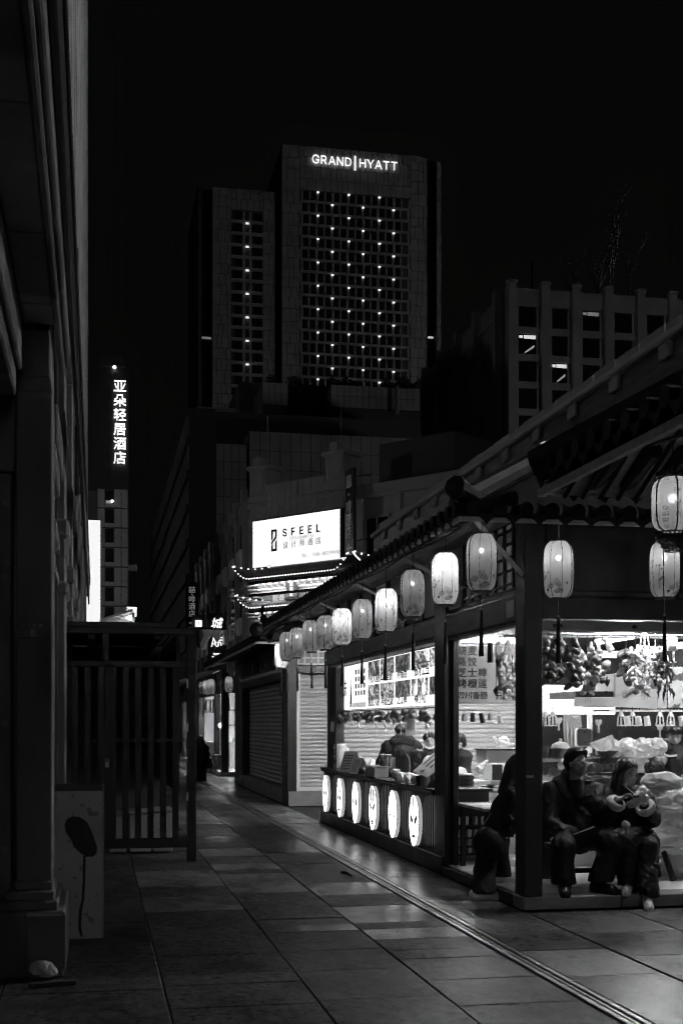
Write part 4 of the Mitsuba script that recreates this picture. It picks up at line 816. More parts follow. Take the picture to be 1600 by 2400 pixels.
# ================================================================== corner hotel building with the lit billboard, and the lit gateway before it
CB = np.array([0.0, 0.0, 0.0]); _R0, _D0 = 72 * (585 - 800) / FOC, 72.0
CB[:2] = (_D0 * SA + _R0 * CA, _D0 * CA - _R0 * SA)
EB = np.array([0.613, -0.790, 0.0]); NB = np.array([-0.790, -0.613, 0.0]); UP = np.array([0, 0, 1.0])
RB = np.stack([EB, NB, UP], 1)                                       # local: along the front, outward, up
def bs(px, d=0.0):
    t = (px - 800) / FOC; R_, D_ = _R0 - .656 * d, _D0 - .755 * d
    return (t * D_ - R_) / (.755 + .656 * t)
def bz(py, s, d=0.0): return EYE + (1694 - py) * (_D0 - .656 * s - .755 * d) / FOC
def BM(): return M()
def bb(m, s0, s1, d0, d1, z0, z1, c=0.0): return m.box(s0, s1, d0, d1, z0, z1, R=RB, o=CB, c=c)
cbld = thing('corner_hotel_building', 'dark five storey corner building with pilasters carrying the lit billboard', 'building')
put('front_wall', bb(M(), 0, 16, -8, 0, 0, 14.3), 'mat_far_wall', cbld)
put('parapet', bb(M(), 1.4, 6.0, -.5, .1, 14.3, 15.25, .04), 'mat_far_wall', cbld)
for i in range(9):
    for k in range(4): put('parapet_tile', bb(M(), 1.45 + i * .5, 1.92 + i * .5, .1, .14, 13.4 + k * .46, 13.83 + k * .46), 'mat_far_panel', cbld)
for i, s in enumerate((0.05, 5.95)):
    p = put('pedestal', bb(bb(bb(bb(M(), s, s + 1.5, -1.2, .25, 14.3, 14.7, .05), s + .1, s + 1.4, -1.1, .2, 14.7, 16.2, .03), s - .08, s + 1.58, -1.3, .35, 16.2, 16.45, .05), s + .45, s + 1.05, -.3, .3, 16.45, 16.9, .03), 'mat_far_wall', cbld)
    put('pedestal_panel', bb(bb(bb(bb(M(), s + .25, s + .35, .2, .27, 14.85, 16.05), s + 1.15, s + 1.25, .2, .27, 14.85, 16.05), s + .35, s + 1.15, .2, .27, 15.95, 16.05), s + .35, s + 1.15, .2, .27, 14.85, 14.95), 'mat_far_panel', p)
    put('pilaster', bb(bb(M(), s + .1, s + 1.4, 0, .2, 0, 14.0, .03), s, s + 1.5, 0, .3, 14.0, 14.29, .04), 'mat_far_wall', cbld)
for i, s in enumerate((8.9, 11.6, 14.2)):
    for z0 in (4.2, 7.4, 10.6):
        w = put('window', bb(M(), s, s + 1.5, 0.005, .05, z0, z0 + 1.9), 'mat_window', cbld)
        put('frame', bb(bb(bb(bb(M(), s - .12, s, .005, .12, z0 - .1, z0 + 2), s + 1.5, s + 1.62, .005, .12, z0 - .1, z0 + 2), s + .68, s + .76, .05, .1, z0, z0 + 1.9), s, s + 1.5, .05, .12, z0 + 1.9, z0 + 2.0), 'mat_far_panel', w)
        put('sill', bb(M(), s - .2, s + 1.7, .005, .3, z0 - .5, z0 - .1, .03), 'mat_far_panel', w)
    put('front_pilaster', bb(M(), s + 1.9, s + 2.4, 0, .25, 0, 14.2, .03), 'mat_far_wall', cbld)
put('front_cornice', bb(M(), 7.6, 16, 0, .5, 13.6, 14.25, .06), 'mat_far_wall', cbld)
put('roof_block', bb(M(), 8.5, 13.5, -6, -1.5, 14.3, 16.8), 'mat_far_dark', cbld)
# side facade along the street
XC = CB[0]; sd = M().box(XC + .02, XC + 9, CB[1] + .5, 112, 0, 14.2); put('side_wall', sd, 'mat_far_wall', cbld)
for i in range(9):
    y = CB[1] + 1 + i * 4.3
    put('side_pilaster', M().box(XC - .25, XC + .02, y, y + .7, 0, 14.6, c=.03).box(XC - .35, XC + .02, y - .1, y + .8, 14.6, 15.4, c=.04), 'mat_far_wall', cbld)
    put('side_parapet', M().box(XC - .08, XC + .5, y + .8, y + 4.2, 14.2, 15.0, c=.03), 'mat_far_wall', cbld)
    for z0 in (4.6, 8.6, 12.2 - .3):
        w = put('window', M().box(XC - .03, XC + .02, y + 1.2, y + 3.6, z0 - 1.6, z0 + (.6 if z0 < 10 else 1.8)), 'mat_window', cbld)
    put('panel_box', M().box(XC - .35, XC + .02, y + 1.1, y + 3.4, 10.85, 12.0, c=.03), 'mat_white', cbld, label='pale box panel under an upper side window')
    put('panel_box', M().box(XC - .35, XC + .02, y + 1.3, y + 3.2, 6.9, 7.9, c=.03), 'mat_white', cbld)
    put('drain_pipe', M().tube([(XC - .12, y + .95, 0), (XC - .12, y + .95, 14)], .05, 5), 'mat_far_panel', cbld)
# lit billboard
bbd = thing('lit_billboard', 'big glowing white billboard with black lettering on the corner building', 'billboard')
s0, s1, z0, z1 = bs(591, .45), bs(795, .45), 10.52, 13.18
put('case', bb(M(), s0 - .08, s1 + .08, .02, .40, z0 - .08, z1 + .08, .02), 'mat_iron', bbd)
put('lit_panel', bb(M(), s0, s1, .401, .42, z0, z1), 'mat_lit', bbd, emit=.40, weight=.3)
def bt(px, py):
    s = bs(px, .45); return CB + EB * s + NB * .43 + UP * bz(py, s, .45)
Lm = M(); lh = .5
for i, c in enumerate('SFEEL'):
    o = bt(661 + i * 19.6, 1257 - i * 2.6); latin(c, lh * .82, o, EB, UP, .02, True, m=Lm)
for i in range(5):                                                   # the stencil cuts of the letters are left open by pale bars
    pass
put('lettering', Lm, 'mat_black', bbd)
put('small_lettering', latin('TEL: 028-80199904', .19, bt(705.5, 1307), EB, UP, .012, False, .172, m=latin('DESIGNHOTEL', .16, bt(678.5, 1265), EB, UP, .012, False, .17)), 'mat_mid', bbd)
Gm = M()
for i, c in enumerate('设计师酒店'): hanzi(c, .42, bt(662 + i * 19.2, 1287 - i * 2.7), EB, UP, .012, m=Gm)
put('characters', Gm, 'mat_grey', bbd)
lg = M(); o0 = bt(635.5, 1292); o = o0
for poly in ([(0, .62), (0, 1.22), (.42, 1.22), (.42, .92), (.3, .8), (.3, 1.1), (.12, 1.1), (.12, .74)], [(.0, 0), (0, .3), (.12, .42), (.12, .12), (.3, .12), (.3, .5), (.42, .62), (.42, 0)], [(0, .52), (.12, .64), (.42, .9), (.42, .76), (.12, .48), (0, .36)]):
    lg.prism(Polygon(poly), .02, frame(EB, UP), o)
put('emblem', lg, 'mat_black', bbd)
# blade signs
bl = thing('blade_sign', 'dark vertical blade sign with grey characters and arrow right of the billboard', 'sign')
u_ = np.array([.2, -.98, 0]); u_ /= np.linalg.norm(u_); p0 = CB + EB * bs(817, .9) + NB * .9; zt = bz(1108, 7.6, .9); zb = bz(1310, 7.6, .9)
put('sign_box', M().box(-.12, .98, -.16, 0, zb, zt, R=np.stack([u_, -np.cross(u_, UP), UP], 1), o=p0), 'mat_iron', bl)
cm = M(); nn = np.cross(u_, UP)
for i, c in enumerate('喆·啡酒店'): hanzi(c, .72, p0 + u_ * .06 + nn * .165 + UP * (zt - 1.0 - i * .68 - (0 if i < 2 else .0)), u_, UP, .03, bold=1.2, m=cm)
hanzi('→', .66, p0 + u_ * .75 + nn * .165 + UP * (zt - 4.5), -u_, UP, .03, m=cm)
put('characters', cm, 'mat_white', bl)
put('stay', M().tube([p0 + UP * (zb + .8), p0 + EB * .9 - NB * .8 + UP * (zb + 1.1)], .03, 5).tube([p0 + UP * (zt - .3), p0 + EB * .9 - NB * .8 + UP * (zt - .2)], .03, 5), 'mat_iron', bl)
bl2 = thing('blade_sign', 'narrow dark blade sign with grey characters and arrow left of the corner building', 'sign')
Y2 = 96.0; x0 = GX(441, Y2); q0 = np.array([x0, Y2, 0])
put('sign_box', M().box(x0 - .2, GX(462, Y2) + .1, Y2, Y2 + .2, GZ(1512, x0, Y2), GZ(1366, x0, Y2)), 'mat_iron', bl2)
cm = M()
for i, (c, py) in enumerate((('喆', 1390), ('·', 1401), ('啡', 1412), ('酒', 1429), ('店', 1446), ('→', 1468))): hanzi(c, .54, (x0 + .02, Y2 - .01, GZ(py, x0, Y2)), (1, 0, 0), UP, .03, bold=1.0, m=cm)
latin('HOTEL', .1, (x0 + .02, Y2 - .01, GZ(1473, x0, Y2)), (1, 0, 0), UP, .02, True, m=cm)
put('characters', cm, 'mat_lit', bl2, emit=.05, weight=.01)
sq = thing('square_light_sign', 'small glowing white square sign beside the narrow blade sign', 'sign')
Y3 = 92.0; xs = GX(465, Y3); zc = GZ(1461, xs, Y3)
put('sign_box', M().box(xs - .45, xs + .5, Y3, Y3 + .25, zc - .5, zc + .6), 'mat_far_panel', sq)
put('lit_face', M().box(xs - .24, xs + .24, Y3 - .05, Y3 - .01, zc - .24, zc + .24, c=.05), 'mat_lit', sq, emit=.6, weight=.01)
put('mark', latin('E', .2, (xs - .04, Y3 - .055, zc - .1), (1, 0, 0), UP, .004), 'mat_mid', sq)
csn = thing('slanted_character_sign', 'black sign with slanted glowing white characters under the side windows', 'sign')
Y4 = 84.0; xq = GX(490, Y4); sz = .95
put('sign_box', M().box(GX(489, Y4), GX(521, Y4), Y4, Y4 + .3, 2, GZ(1437, xq, Y4)), 'mat_black', csn)
for c, py in (('城', 1474), ('际', 1517), ('酒', 1556), ('店', 1596)):
    put('character', hanzi(c, .78, (GX(492, Y4), Y4 - .02, GZ(py, xq, Y4)), (1, 0, 0), UP, .05, bold=1.2, shear=.22), 'mat_lit', csn, emit=.48, weight=.01)

# ---- lit gateway
pg = thing('lit_gateway', 'ornate tiered gateway with upturned tiled roofs outlined by bulbs', 'gateway')
D0 = 1.2
mat('mat_gate_paint', grain(0.3, 0.62, 9, 9, 9, 3), .6)
mat('mat_gate_beam', grain(0.4, 0.7, 5, 5, 22, 3), .6)
def tier(ze, zr, sA, sB, de, first):
    # curved eave with upturned ends, tile rows up to the ridge
    n = 40; ss = np.linspace(sA, sB, n)
    lift = lambda s: .75 * max(0, (sA + 1.3 - s) / 1.3) ** 2 + .75 * max(0, (s - (sB - 1.0)) / 1.0) ** 2
    P = lambda s, d, z: CB + EB * s + NB * d + UP * z
    m = M()
    for i in range(n - 1):
        a, b = ss[i], ss[i + 1]
        for (d0, za, d1, zb_) in ((de, 0, de - .9, .35), (de - .9, .35, D0 + .2, zr - ze)):
            A0, B0 = P(a, d0, ze + za + lift(a) * (1 if d0 == de else .5)), P(b, d0, ze + za + lift(b) * (1 if d0 == de else .5)); A1, B1 = P(a, d1, ze + zb_ + lift(a) * (.5 if d1 > D0 + .3 else .1)), P(b, d1, ze + zb_ + lift(b) * (.5 if d1 > D0 + .3 else .1))
            m.quad(A0, B0, B1, A1); m.quad(A0 - UP * .1, A1 - UP * .1, B1 - UP * .1, B0 - UP * .1); 
        m.quad(P(a, de, ze + lift(a) - .1), P(b, de, ze + lift(b) - .1), P(b, de, ze + lift(b)), P(a, de, ze + lift(a)))
    rf = put('roof', m, 'mat_tile_roof', pg)
    for i in range(n * 1):
        s = sA + .1 + (sB - sA - .2) * i / (n - 1)
        put('tile_row', M().tube([P(s, de + .04, ze + .04 + lift(s)), P(s, de - .9, ze + .40 + lift(s) * .5), P(s, D0 + .25, zr + .05)], [.055, .05, .05], 5), 'mat_tile_roof' if first else 'mat_gate_paint', rf)
    put('ridge', M().tube([P(sA + .9, D0 + .2, zr + .15), P(sA + 1.3, D0 + .2, zr + .1), P(sB - .9, D0 + .2, zr + .1), P(sB - .5, D0 + .2, zr + .35)], .11, 6), 'mat_gate_paint', pg)
    bm = M()
    for i in range(n):
        s = sA + (sB - sA) * i / (n - 1); bm.ball(P(s, de + .1, ze + .02 + lift(s)), .04, 6)
    for i in range(36):
        s = sA + 1.1 + (sB - sA - 1.8) * i / 35; bm.ball(P(s, D0 + .32, zr + .16), .034, 6)
    for k in range(7):                                              # hips
        f = k / 6; bm.ball(P(sA + 1.2 * f + .05, de + (D0 - de) * f, ze + .75 * (1 - f) ** 2 + (zr - ze + .2) * f + .05), .05, 6); bm.ball(P(sB - .8 * f, de + (D0 - de) * f, ze + .75 * (1 - f) ** 2 + (zr - ze + .25) * f + .05), .05, 6)
    put('bulb_string', bm, 'mat_lit', pg, emit=1.0, weight=.05, kind='stuff')
    return P
sA, sB = bs(548, 3.2), bs(815, 3.2)
P = tier(9.42, 10.15, sA, sB, 3.2, True)
tier(7.85, 8.30, sA, sB, 3.0, False)
P3 = tier(9.5, 10.1, sB + .25, sB + 2.6, 3.0, True)
gl, gr_ = sA + .95, sB - .5
put('frieze', bb(M(), gl, gr_, 1.0, 2.0, 8.85, 9.38), 'mat_gate_paint', pg)
put('beam', bb(M(), gl - .1, gr_ + .1, 1.0, 2.15, 8.70, 8.84, .02), 'mat_gate_beam', pg)
put('window_band', bb(M(), gl, gr_, 1.0, 1.9, 8.28, 8.69), 'mat_far_wall', pg)
for i in range(13):
    s = gl + .3 + i * (gr_ - gl - .6) / 12.5
    if i in (6, 7): continue
    put('window_panel', bb(M(), s, s + .4, 1.9, 1.95, 8.31, 8.63, .01), 'mat_gate_beam' if i % 3 else 'mat_grey', pg)
put('frieze', bb(M(), gl, gr_, 1.0, 2.0, 7.28, 7.82), 'mat_gate_paint', pg)
put('beam', bb(M(), gl - .1, gr_ + .1, 1.0, 2.15, 7.12, 7.27, .02), 'mat_gate_beam', pg)
put('lower_wall', bb(M(), gl, gr_, 1.0, 1.9, 5.2, 7.11), 'mat_far_wall', pg)
for zz in (9.0, 7.42):
    for i in range(14):
        s = gl + .1 + i * (gr_ - gl - .2) / 13.6
        put('bracket', bb(bb(bb(M(), s + .12, s + .24, 2.0, 2.5, zz, zz + .12), s + .04, s + .32, 2.0, 2.65, zz + .12, zz + .24), s, s + .36, 2.0, 2.75, zz + .26, zz + .36), 'mat_gate_paint' if i % 2 else 'mat_gate_beam', pg)
for k, zz in enumerate((8.93, 7.33)):
    put('light_tube', bb(bb(M(), gl, bs(664, 2.3), 2.2, 2.26, zz, zz + .06), bs(694, 2.3), gr_, 2.2, 2.26, zz, zz + .06) if k == 0 else bb(M(), gl, gr_, 2.2, 2.26, zz, zz + .06), 'mat_lit', pg, emit=.55, weight=.1)
for (za, zc_) in ((9.30, 9.0), (7.74, 7.45), (8.62, 8.3)):                # LED strips in housings under the eaves, shining back on the woodwork
    sa, sb2 = gl, gr_
    q = [CB + EB * sa + NB * 2.95 + UP * za, CB + EB * sa + NB * 2.90 + UP * (za - .12), CB + EB * sb2 + NB * 2.90 + UP * (za - .12), CB + EB * sb2 + NB * 2.95 + UP * za]
    put('eave_strip', M().quad(*q[::-1]), 'mat_lit', pg, emit=5.0, weight=.3)
    put('strip_housing', bb(M(), gl, gr_, 2.965, 3.0, za - .13, za + .02), 'mat_iron', pg)
for k in range(4):                                                   # stepped eave brackets at the left flank
    for zz in (8.5, 7.0): put('corner_bracket', bb(M(), gl - .25 - k * .12, gl, 1.2, 2.4 + .1 * k, zz + .2 * k, zz + .2 * k + .09), 'mat_gate_beam', pg)
for s in (gl, gr_ - .35): put('column', bb(M(), s, s + .35, 1.0, 2.2, 0, 8.2, .03), 'mat_far_wall', pg)
put('fringe', bb(M(), gl + .2, gl + 2.2, 2.0, 2.04, 6.6, 6.75), 'mat_gate_beam', pg)
plq = thing('gate_plaque', 'dark upright plaque with three raised characters in the middle of the gateway', 'plaque')
a, b = bs(667, 2.6), bs(692, 2.6)
put('board', bb(bb(bb(M(), a, b, 2.35, 2.5, 8.32, 9.22, .03), a - .2, b + .15, 2.3, 2.55, 9.22, 9.36, .04), a - .05, b + .12, 2.3, 2.56, 8.2, 8.315, .04), 'mat_wood_mid', plq)
cm = M()
for i, c in enumerate('黄金公'): hanzi(c, .29, CB + EB * ((a + b) / 2 - .12) + NB * 2.51 + UP * (8.93 - i * .28), EB, UP, .03, bold=2.4, m=cm)
put('characters', cm, 'mat_white', plq)
gln = thing('globe_lantern_string', 'hanging string of small round globe lanterns at the left of the gateway', 'lantern string')
for i, (px, py, w) in enumerate(((543, 1383, 5), (545, 1391, 5), (542, 1397, 6), (545, 1408, 6), (545, 1433, 9), (545, 1450, 7), (546, 1464, 7), (545, 1477, 5))):
    s = bs(px, 3.4); put('globe', M().ball(CB + EB * s + NB * 3.4 + UP * bz(py, s, 3.4), (.13, .13, .1 * w / 7), 10), 'mat_gate_beam', gln, smooth=True)
s = bs(544.5, 3.4); put('cord', M().tube([CB + EB * s + NB * 3.4 + UP * bz(1370, s, 3.4), CB + EB * s + NB * 3.4 + UP * bz(1490, s, 3.4)], .02, 5), 'mat_iron', gln)

# ================================================================== food stalls
# ---- paper lanterns: one gauze mesh, one set of ribs, shared by every copy
LH, LR = 0.46, 0.122
def lantern_profile(H=LH, R=LR, e=3.4):
    t = np.linspace(0, 1, 25); z = t * H; y = np.abs(2 * t - 1)
    r_ = R * (1 - .38 * y ** 7 - .06 * y ** 2)
    return np.stack([r_, z], 1)
def lantern_shell(H=LH, R=LR, n=48):
    p = lantern_profile(H, R); m = len(p); a = np.linspace(0, 2 * np.pi, n + 1)
    sc_ = 1 - .03 * np.sin(4 * a) ** 2
    v = np.stack([p[:, None, 0] * np.cos(a) * sc_, p[:, None, 0] * np.sin(a) * sc_, p[:, None, 1] + 0 * a], -1).reshape(-1, 3)
    uv = np.stack([np.broadcast_to(a / (2 * np.pi), (m, n + 1)), np.broadcast_to((p[:, 1] / H)[:, None], (m, n + 1))], -1).reshape(-1, 2)
    f = [(k * (n + 1) + i, k * (n + 1) + i + 1, (k + 1) * (n + 1) + i + 1, (k + 1) * (n + 1) + i) for k in range(m - 1) for i in range(n)]
    f = np.array(f); return trimesh.Trimesh(v, np.vstack([f[:, [0, 1, 2]], f[:, [0, 2, 3]]]), process=False), uv
_sh, _uv = lantern_shell(); LSHELL = mikit.ply(_sh, None, smooth=True, uv=_uv)
_p = lantern_profile(); _rb = M()
for i in range(8):
    a = i * math.pi / 4; _rb.tube([(q[0] * 1.012 * math.cos(a), q[0] * 1.012 * math.sin(a), q[1]) for q in _p], .0017 if i % 4 else .0045, 5)
LRIBS = mikit.ply(_rb.tri())
LRING = mikit.ply(M().lathe([(.05, -.012), (.08, -.012), (.08, .002), (.05, .002), (.05, -.012)], n=20, close=False).tri())
LRING2 = mikit.ply(M().lathe([(.05, LH), (.078, LH), (.078, LH + .012), (.05, LH + .012), (.05, LH)], n=20, close=False).tri())
LBULB = mikit.ply(M().ball((0, 0, LH * .72), .021, 12).tri(), smooth=True)
_tm = M().tube([(0, 0, -.012), (0, 0, -.13)], .0022, 5)
LTAS = mikit.ply(M().lathe([(.005, -.155), (.011, -.165), (.012, -.2), (.017, -.40), (.021, -.53), (.0, -.53)][::-1], n=9).tri())
LBEAD = mikit.ply(M().ball((0, 0, -.145), .011, 8).tri(), smooth=True)
LCORD = mikit.ply(_tm.tri())
def lantern(pos, turn, L, gz, label, group=None, cord=.3, tassel=True, s=1.0, weight=.55, pale_cord=False):
    t = thing('paper_lantern', label, 'lantern', group)
    tw = T().translate(list(map(float, pos))).rotate([0, 0, 1], turn).rotate([1, 0, 0], RND.uniform(-1.6, 1.6)).scale([s * RND.uniform(.96, 1.04), s * RND.uniform(.96, 1.04), s])
    put('gauze', LSHELL, gz, t, tw=tw); put('ribs', LRIBS, 'mat_black', t, tw=tw); put('hoop', LRING, 'mat_wood_mid', t, tw=tw); put('hoop', LRING2, 'mat_wood_mid', t, tw=tw)
    put('bulb', LBULB, 'mat_lit', t, tw=tw, emit=L, weight=weight)
    c = np.asarray(pos, float) + [0, 0, LH * s]
    put('cord', M().tube([c - [0, 0, .1], c + [.004, 0, cord * .5], c + [0, 0, cord]], .004 if not pale_cord else .007, 5), 'mat_mid' if pale_cord else 'mat_black', t)
    if tassel:
        put('thread', LCORD, 'mat_mid', t, tw=tw); put('bead', LBEAD, 'mat_white', t, tw=tw); put('tassel', LTAS, 'mat_black_cloth', t, tw=tw)
    return t
LX = 3.04
ys = [9.55, 10.6, 11.75, 12.9, 14.1, 15.3, 16.45, 17.6, 18.85]
nm = ['first paper lantern from the stall corner, dim grey with a leaf sprig', 'second paper lantern from the stall corner, glowing bright white', 'third paper lantern from the corner, dim with dark lotus', 'fourth paper lantern from the corner, bright with small sprig', 'fifth paper lantern from the corner, dim with dark lotus below', 'sixth paper lantern from the corner, bright with black middle rib', 'seventh paper lantern from the corner, dim and overlapping the eighth', 'eighth paper lantern from the corner, small grey with flower stem', 'ninth and last paper lantern of the row along the stall side']
br = [7, 34, 5, 28, 8, 26, 6, 6, 7]; tn = [200, 150, 20, 75, 330, 160, 250, 95, 40]
for i, y in enumerate(ys):
    zb = GZ([1385, 1417, 1446, 1480, 1497, 1511, 1522, 1528, 1541][i], LX, y)
    lantern((LX, y, zb), tn[i], br[i], 'mat_gauze_lotus' if i % 2 == 0 else 'mat_gauze_sprig', nm[i], 'paper lanterns under the stall eaves', cord=3.27 - zb - LH, s=.99)
xA, xB = GX(1308, 9.52), GX(1557, 9.52)
lantern((xA, 9.52, GZ(1402, xA, 9.52)), 130, 13, 'mat_gauze_sprig', 'plain glowing paper lantern on a white cord at the stall front', 'paper lanterns under the stall eaves', cord=.22, pale_cord=True)
lantern((xB, 9.52, GZ(1400, xB, 9.52)), 60, 11, 'mat_gauze_lotus', 'paper lantern with dark lotus at the stall front, right of the plain one', 'paper lanterns under the stall eaves', cord=.3)
lantern((5.6, 9.52, 2.66), 10, 7.5, 'mat_gauze_lotus', 'paper lantern at the stall front just beyond the right picture edge', 'paper lanterns under the stall eaves', cord=.3)

def rolling_shutter(name, x0, x1, y0, y1, z0, z1, matn, parent, axis='x', pitch=.075):
    """Interlocking steel slats; axis = the horizontal direction the slats run in."""
    n = int((z1 - z0) / pitch); sh = put(name, M().box(min(x0, x1), max(x0, x1), min(y0, y1), max(y0, y1), z0, z1) if False else (M().box(x0, x1, y1 - .004, y1, z0, z1) if axis == 'x' else M().box(x1 - .004, x1, y0, y1, z0, z1)), 'mat_grey', parent)
    pr = [(0, .004), (.012, .012), (.018, .035), (.012, .06), (0, .071)]
    for k in range(n):
        z = z0 + k * pitch
        if axis == 'x': m = M().prism(Polygon([(-a, b) for a, b in pr]), x1 - x0, frame([0, 1, 0], [0, 0, 1]), (x0, y1 - .004, z))
        else: m = M().prism(Polygon(pr), y1 - y0, frame([-1, 0, 0], [0, 0, 1], [0, 1, 0]), (x1 - .004, y0, z))
        put('slat', m, matn, sh)
    return sh
def tile_eave(parent, p, q, out, n, z):
    """Roof edge from p to q: round cover-tile ends with pointed drip tiles hanging between them."""
    p, q, out = np.asarray(p, float), np.asarray(q, float), np.asarray(out, float); d = (q - p); L = np.linalg.norm(d); d /= L
    ti = L / n; R = frame(d, [0, 0, 1.0])
    if R[:, 2] @ out < 0: R = frame(-d, [0, 0, 1.0])
    up = np.array([0, 0, 1.0])
    for i in range(n):
        c = p + d * ti * (i + .5)
        put('cover_tile', M().tube([c + up * .075 + out * .02, c + up * .075 - out * .12, c + up * .20 - out * .5], [.062, .06, .06], 10), 'mat_tile_roof', parent)
        drip = Polygon([(-.075, .03), (-.06, -.02), (-.028, -.042), (0, -.075), (.028, -.042), (.06, -.02), (.075, .03), (.0, .0)])
        put('drip_tile', M().prism(drip, .015, R, c + d * ti * .5 + up * .02), 'mat_tile_roof', parent)
stall = thing('food_stall', 'open dark timber food stall with tiled roof, counter of glowing masks and hanging lanterns', 'stall')
EX, EZ, FY = 2.82, 3.20, 9.42          # left eave, its height, front eave
# platform and floor
put('platform', M().box(3.60, 8.4, 10.10, 19.75, 0, .085), 'mat_concrete', stall)
for i, (a, b) in enumerate(((3.565, 4.45), (4.455, 5.4), (5.405, 6.3), (6.305, 8.4))): put('kerb_stone', M().box(a, b, 10.02, 10.3, 0, .108, c=.008), 'mat_concrete', stall)
put('side_sill', M().box(3.56, 3.62, 10.305, 12.53, 0, .10, c=.006), 'mat_wood_dark', stall)
for i in range(6):
    for j in range(11):
        if i < 5: put('floor_tile', M().box(3.63 + i * .62, 4.245 + i * .62, 10.31 + j * .85, 11.155 + j * .85, .08, .106, c=.003), 'mat_white_paper' if (i + j) % 3 else 'mat_mid', stall)
# posts and beams
for (x0, x1, y0, y1) in ((3.585, 3.745, 10.05, 10.30), (3.585, 3.70, 12.53, 12.92), (3.66, 3.80, 18.95, 19.65), (6.6, 6.76, 10.05, 10.3), (8.2, 8.36, 10.05, 10.3)):
    put('post', M().box(x0, x1, y0, y1, .11, 3.42, c=.006), 'mat_wood_dark', stall)
put('door_frame', M().box(3.66, 3.72, 12.46, 12.52, .11, 2.49, c=.004), 'mat_wood_dark', stall)
put('beam', M().box(3.60, 3.73, 10.302, 12.528, 2.50, 2.72, c=.006), 'mat_wood_mid', stall)
put('beam', M().box(3.60, 3.73, 12.922, 19.6, 2.53, 2.74, c=.006), 'mat_wood_mid', stall)
put('beam_edge', M().box(3.60, 3.74, 12.95, 18.94, 2.478, 2.525, c=.01), 'mat_wood_mid', stall)
put('beam_edge', M().box(3.61, 3.74, 10.32, 12.45, 2.46, 2.496, c=.01), 'mat_wood_mid', stall)
put('beam', M().box(3.747, 8.2, 10.07, 10.22, 2.50, 2.68, c=.006), 'mat_wood_dark', stall)
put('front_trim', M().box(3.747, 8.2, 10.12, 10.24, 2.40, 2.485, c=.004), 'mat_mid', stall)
put('trim_stamp', M().prism(Polygon([(0, .022), (.03, 0), (0, -.022), (-.03, 0)]), .002, frame([1, 0, 0], [0, 0, 1]), (GX(1486, 10.12), 10.1195, 2.44)).box(GX(1296, 10.12), GX(1318, 10.12), 10.1175, 10.1195, 2.425, 2.455), 'mat_black', stall)
put('upper_wall', M().box(3.747, 8.2, 10.12, 10.2, 2.685, 3.5), 'mat_wood_dark', stall)
for a, b in ((3.80, 4.95), (5.05, 6.55), (6.8, 8.1)):
    put('upper_panel', M().box(a, b, 10.10, 10.118, 2.74, 3.36, c=.006), 'mat_wood_dark', stall)
    put('panel_trim', M().box(a - .03, b + .03, 10.085, 10.118, 3.365, 3.40).box(a - .03, b + .03, 10.085, 10.118, 2.70, 2.735), 'mat_wood_mid', stall)
put('side_upper_wall', M().box(3.66, 3.74, 10.32, 19.6, 2.745, 3.5), 'mat_wood_dark', stall)
y = 10.45                                                            # lattice window near the corner, then pale panels between posts
lat = put('lattice_window', M().box(3.64, 3.655, y, y + 1.5, 2.80, 3.38), 'mat_white_paper', stall)
for i in range(7): put('bar', M().box(3.615, 3.638, y + .0 + i * .245, y + .035 + i * .245, 2.80, 3.38, c=.003), 'mat_wood_dark', lat)
for k in range(5): put('bar', M().box(3.618, 3.636, y, y + 1.5, 2.83 + k * .12, 2.852 + k * .12), 'mat_wood_dark', lat)
for i in range(9):
    a = 12.1 + i * .82
    put('pale_panel', M().box(3.63, 3.655, a, a + .60, 2.78, 3.40, c=.004), 'mat_plaster', stall)
    put('upper_post', M().box(3.615, 3.66, a + .63, a + .79, 2.745, 3.45, c=.004), 'mat_wood_dark', stall)
# soffit boards, fascia, struts
for k in range(5):
    xa_, xb_ = 3.66 - k * .165, 3.66 - (k + 1) * .165 + .006
    za_, zb_ = 3.40 - k * .03, 3.40 - (k + 1) * .03
    m = M(); v = [(xa_, FY + .3, za_), (xb_, FY + .25, zb_), (xb_, 20.9, zb_), (xa_, 20.9, za_)]; m.quad(*v); m.quad(*[(q[0], q[1], q[2] + .02) for q in v][::-1])
    put('soffit_board', m, 'mat_soffit', stall)
put('fascia', M().box(EX - .01, EX + .02, FY, 20.95, EZ + .0, EZ + .035), 'mat_wood_pale', stall)
put('front_fascia', M().box(EX + .025, 8.9, FY - .01, FY + .02, EZ, EZ + .035), 'mat_wood_pale', stall)
m = M(); m.quad((EX, FY + .02, EZ + .03), (EX + .7, 10.1, 3.42), (8.9, 10.1, 3.42), (8.9, FY + .02, EZ + .03)); put('front_soffit', m, 'mat_wood_dark', stall)
for i, (yy, big) in enumerate(((10.0, 1), (11.9, 0), (14.2, 0), (16.5, 0), (18.7, 0))):
    put('strut', M().tube([(EX + .16, yy - .45 * big, EZ + .04), (3.60, yy + .12 * big, 2.86 if big else 2.95)], .028, 4), 'mat_wood_pale', stall)
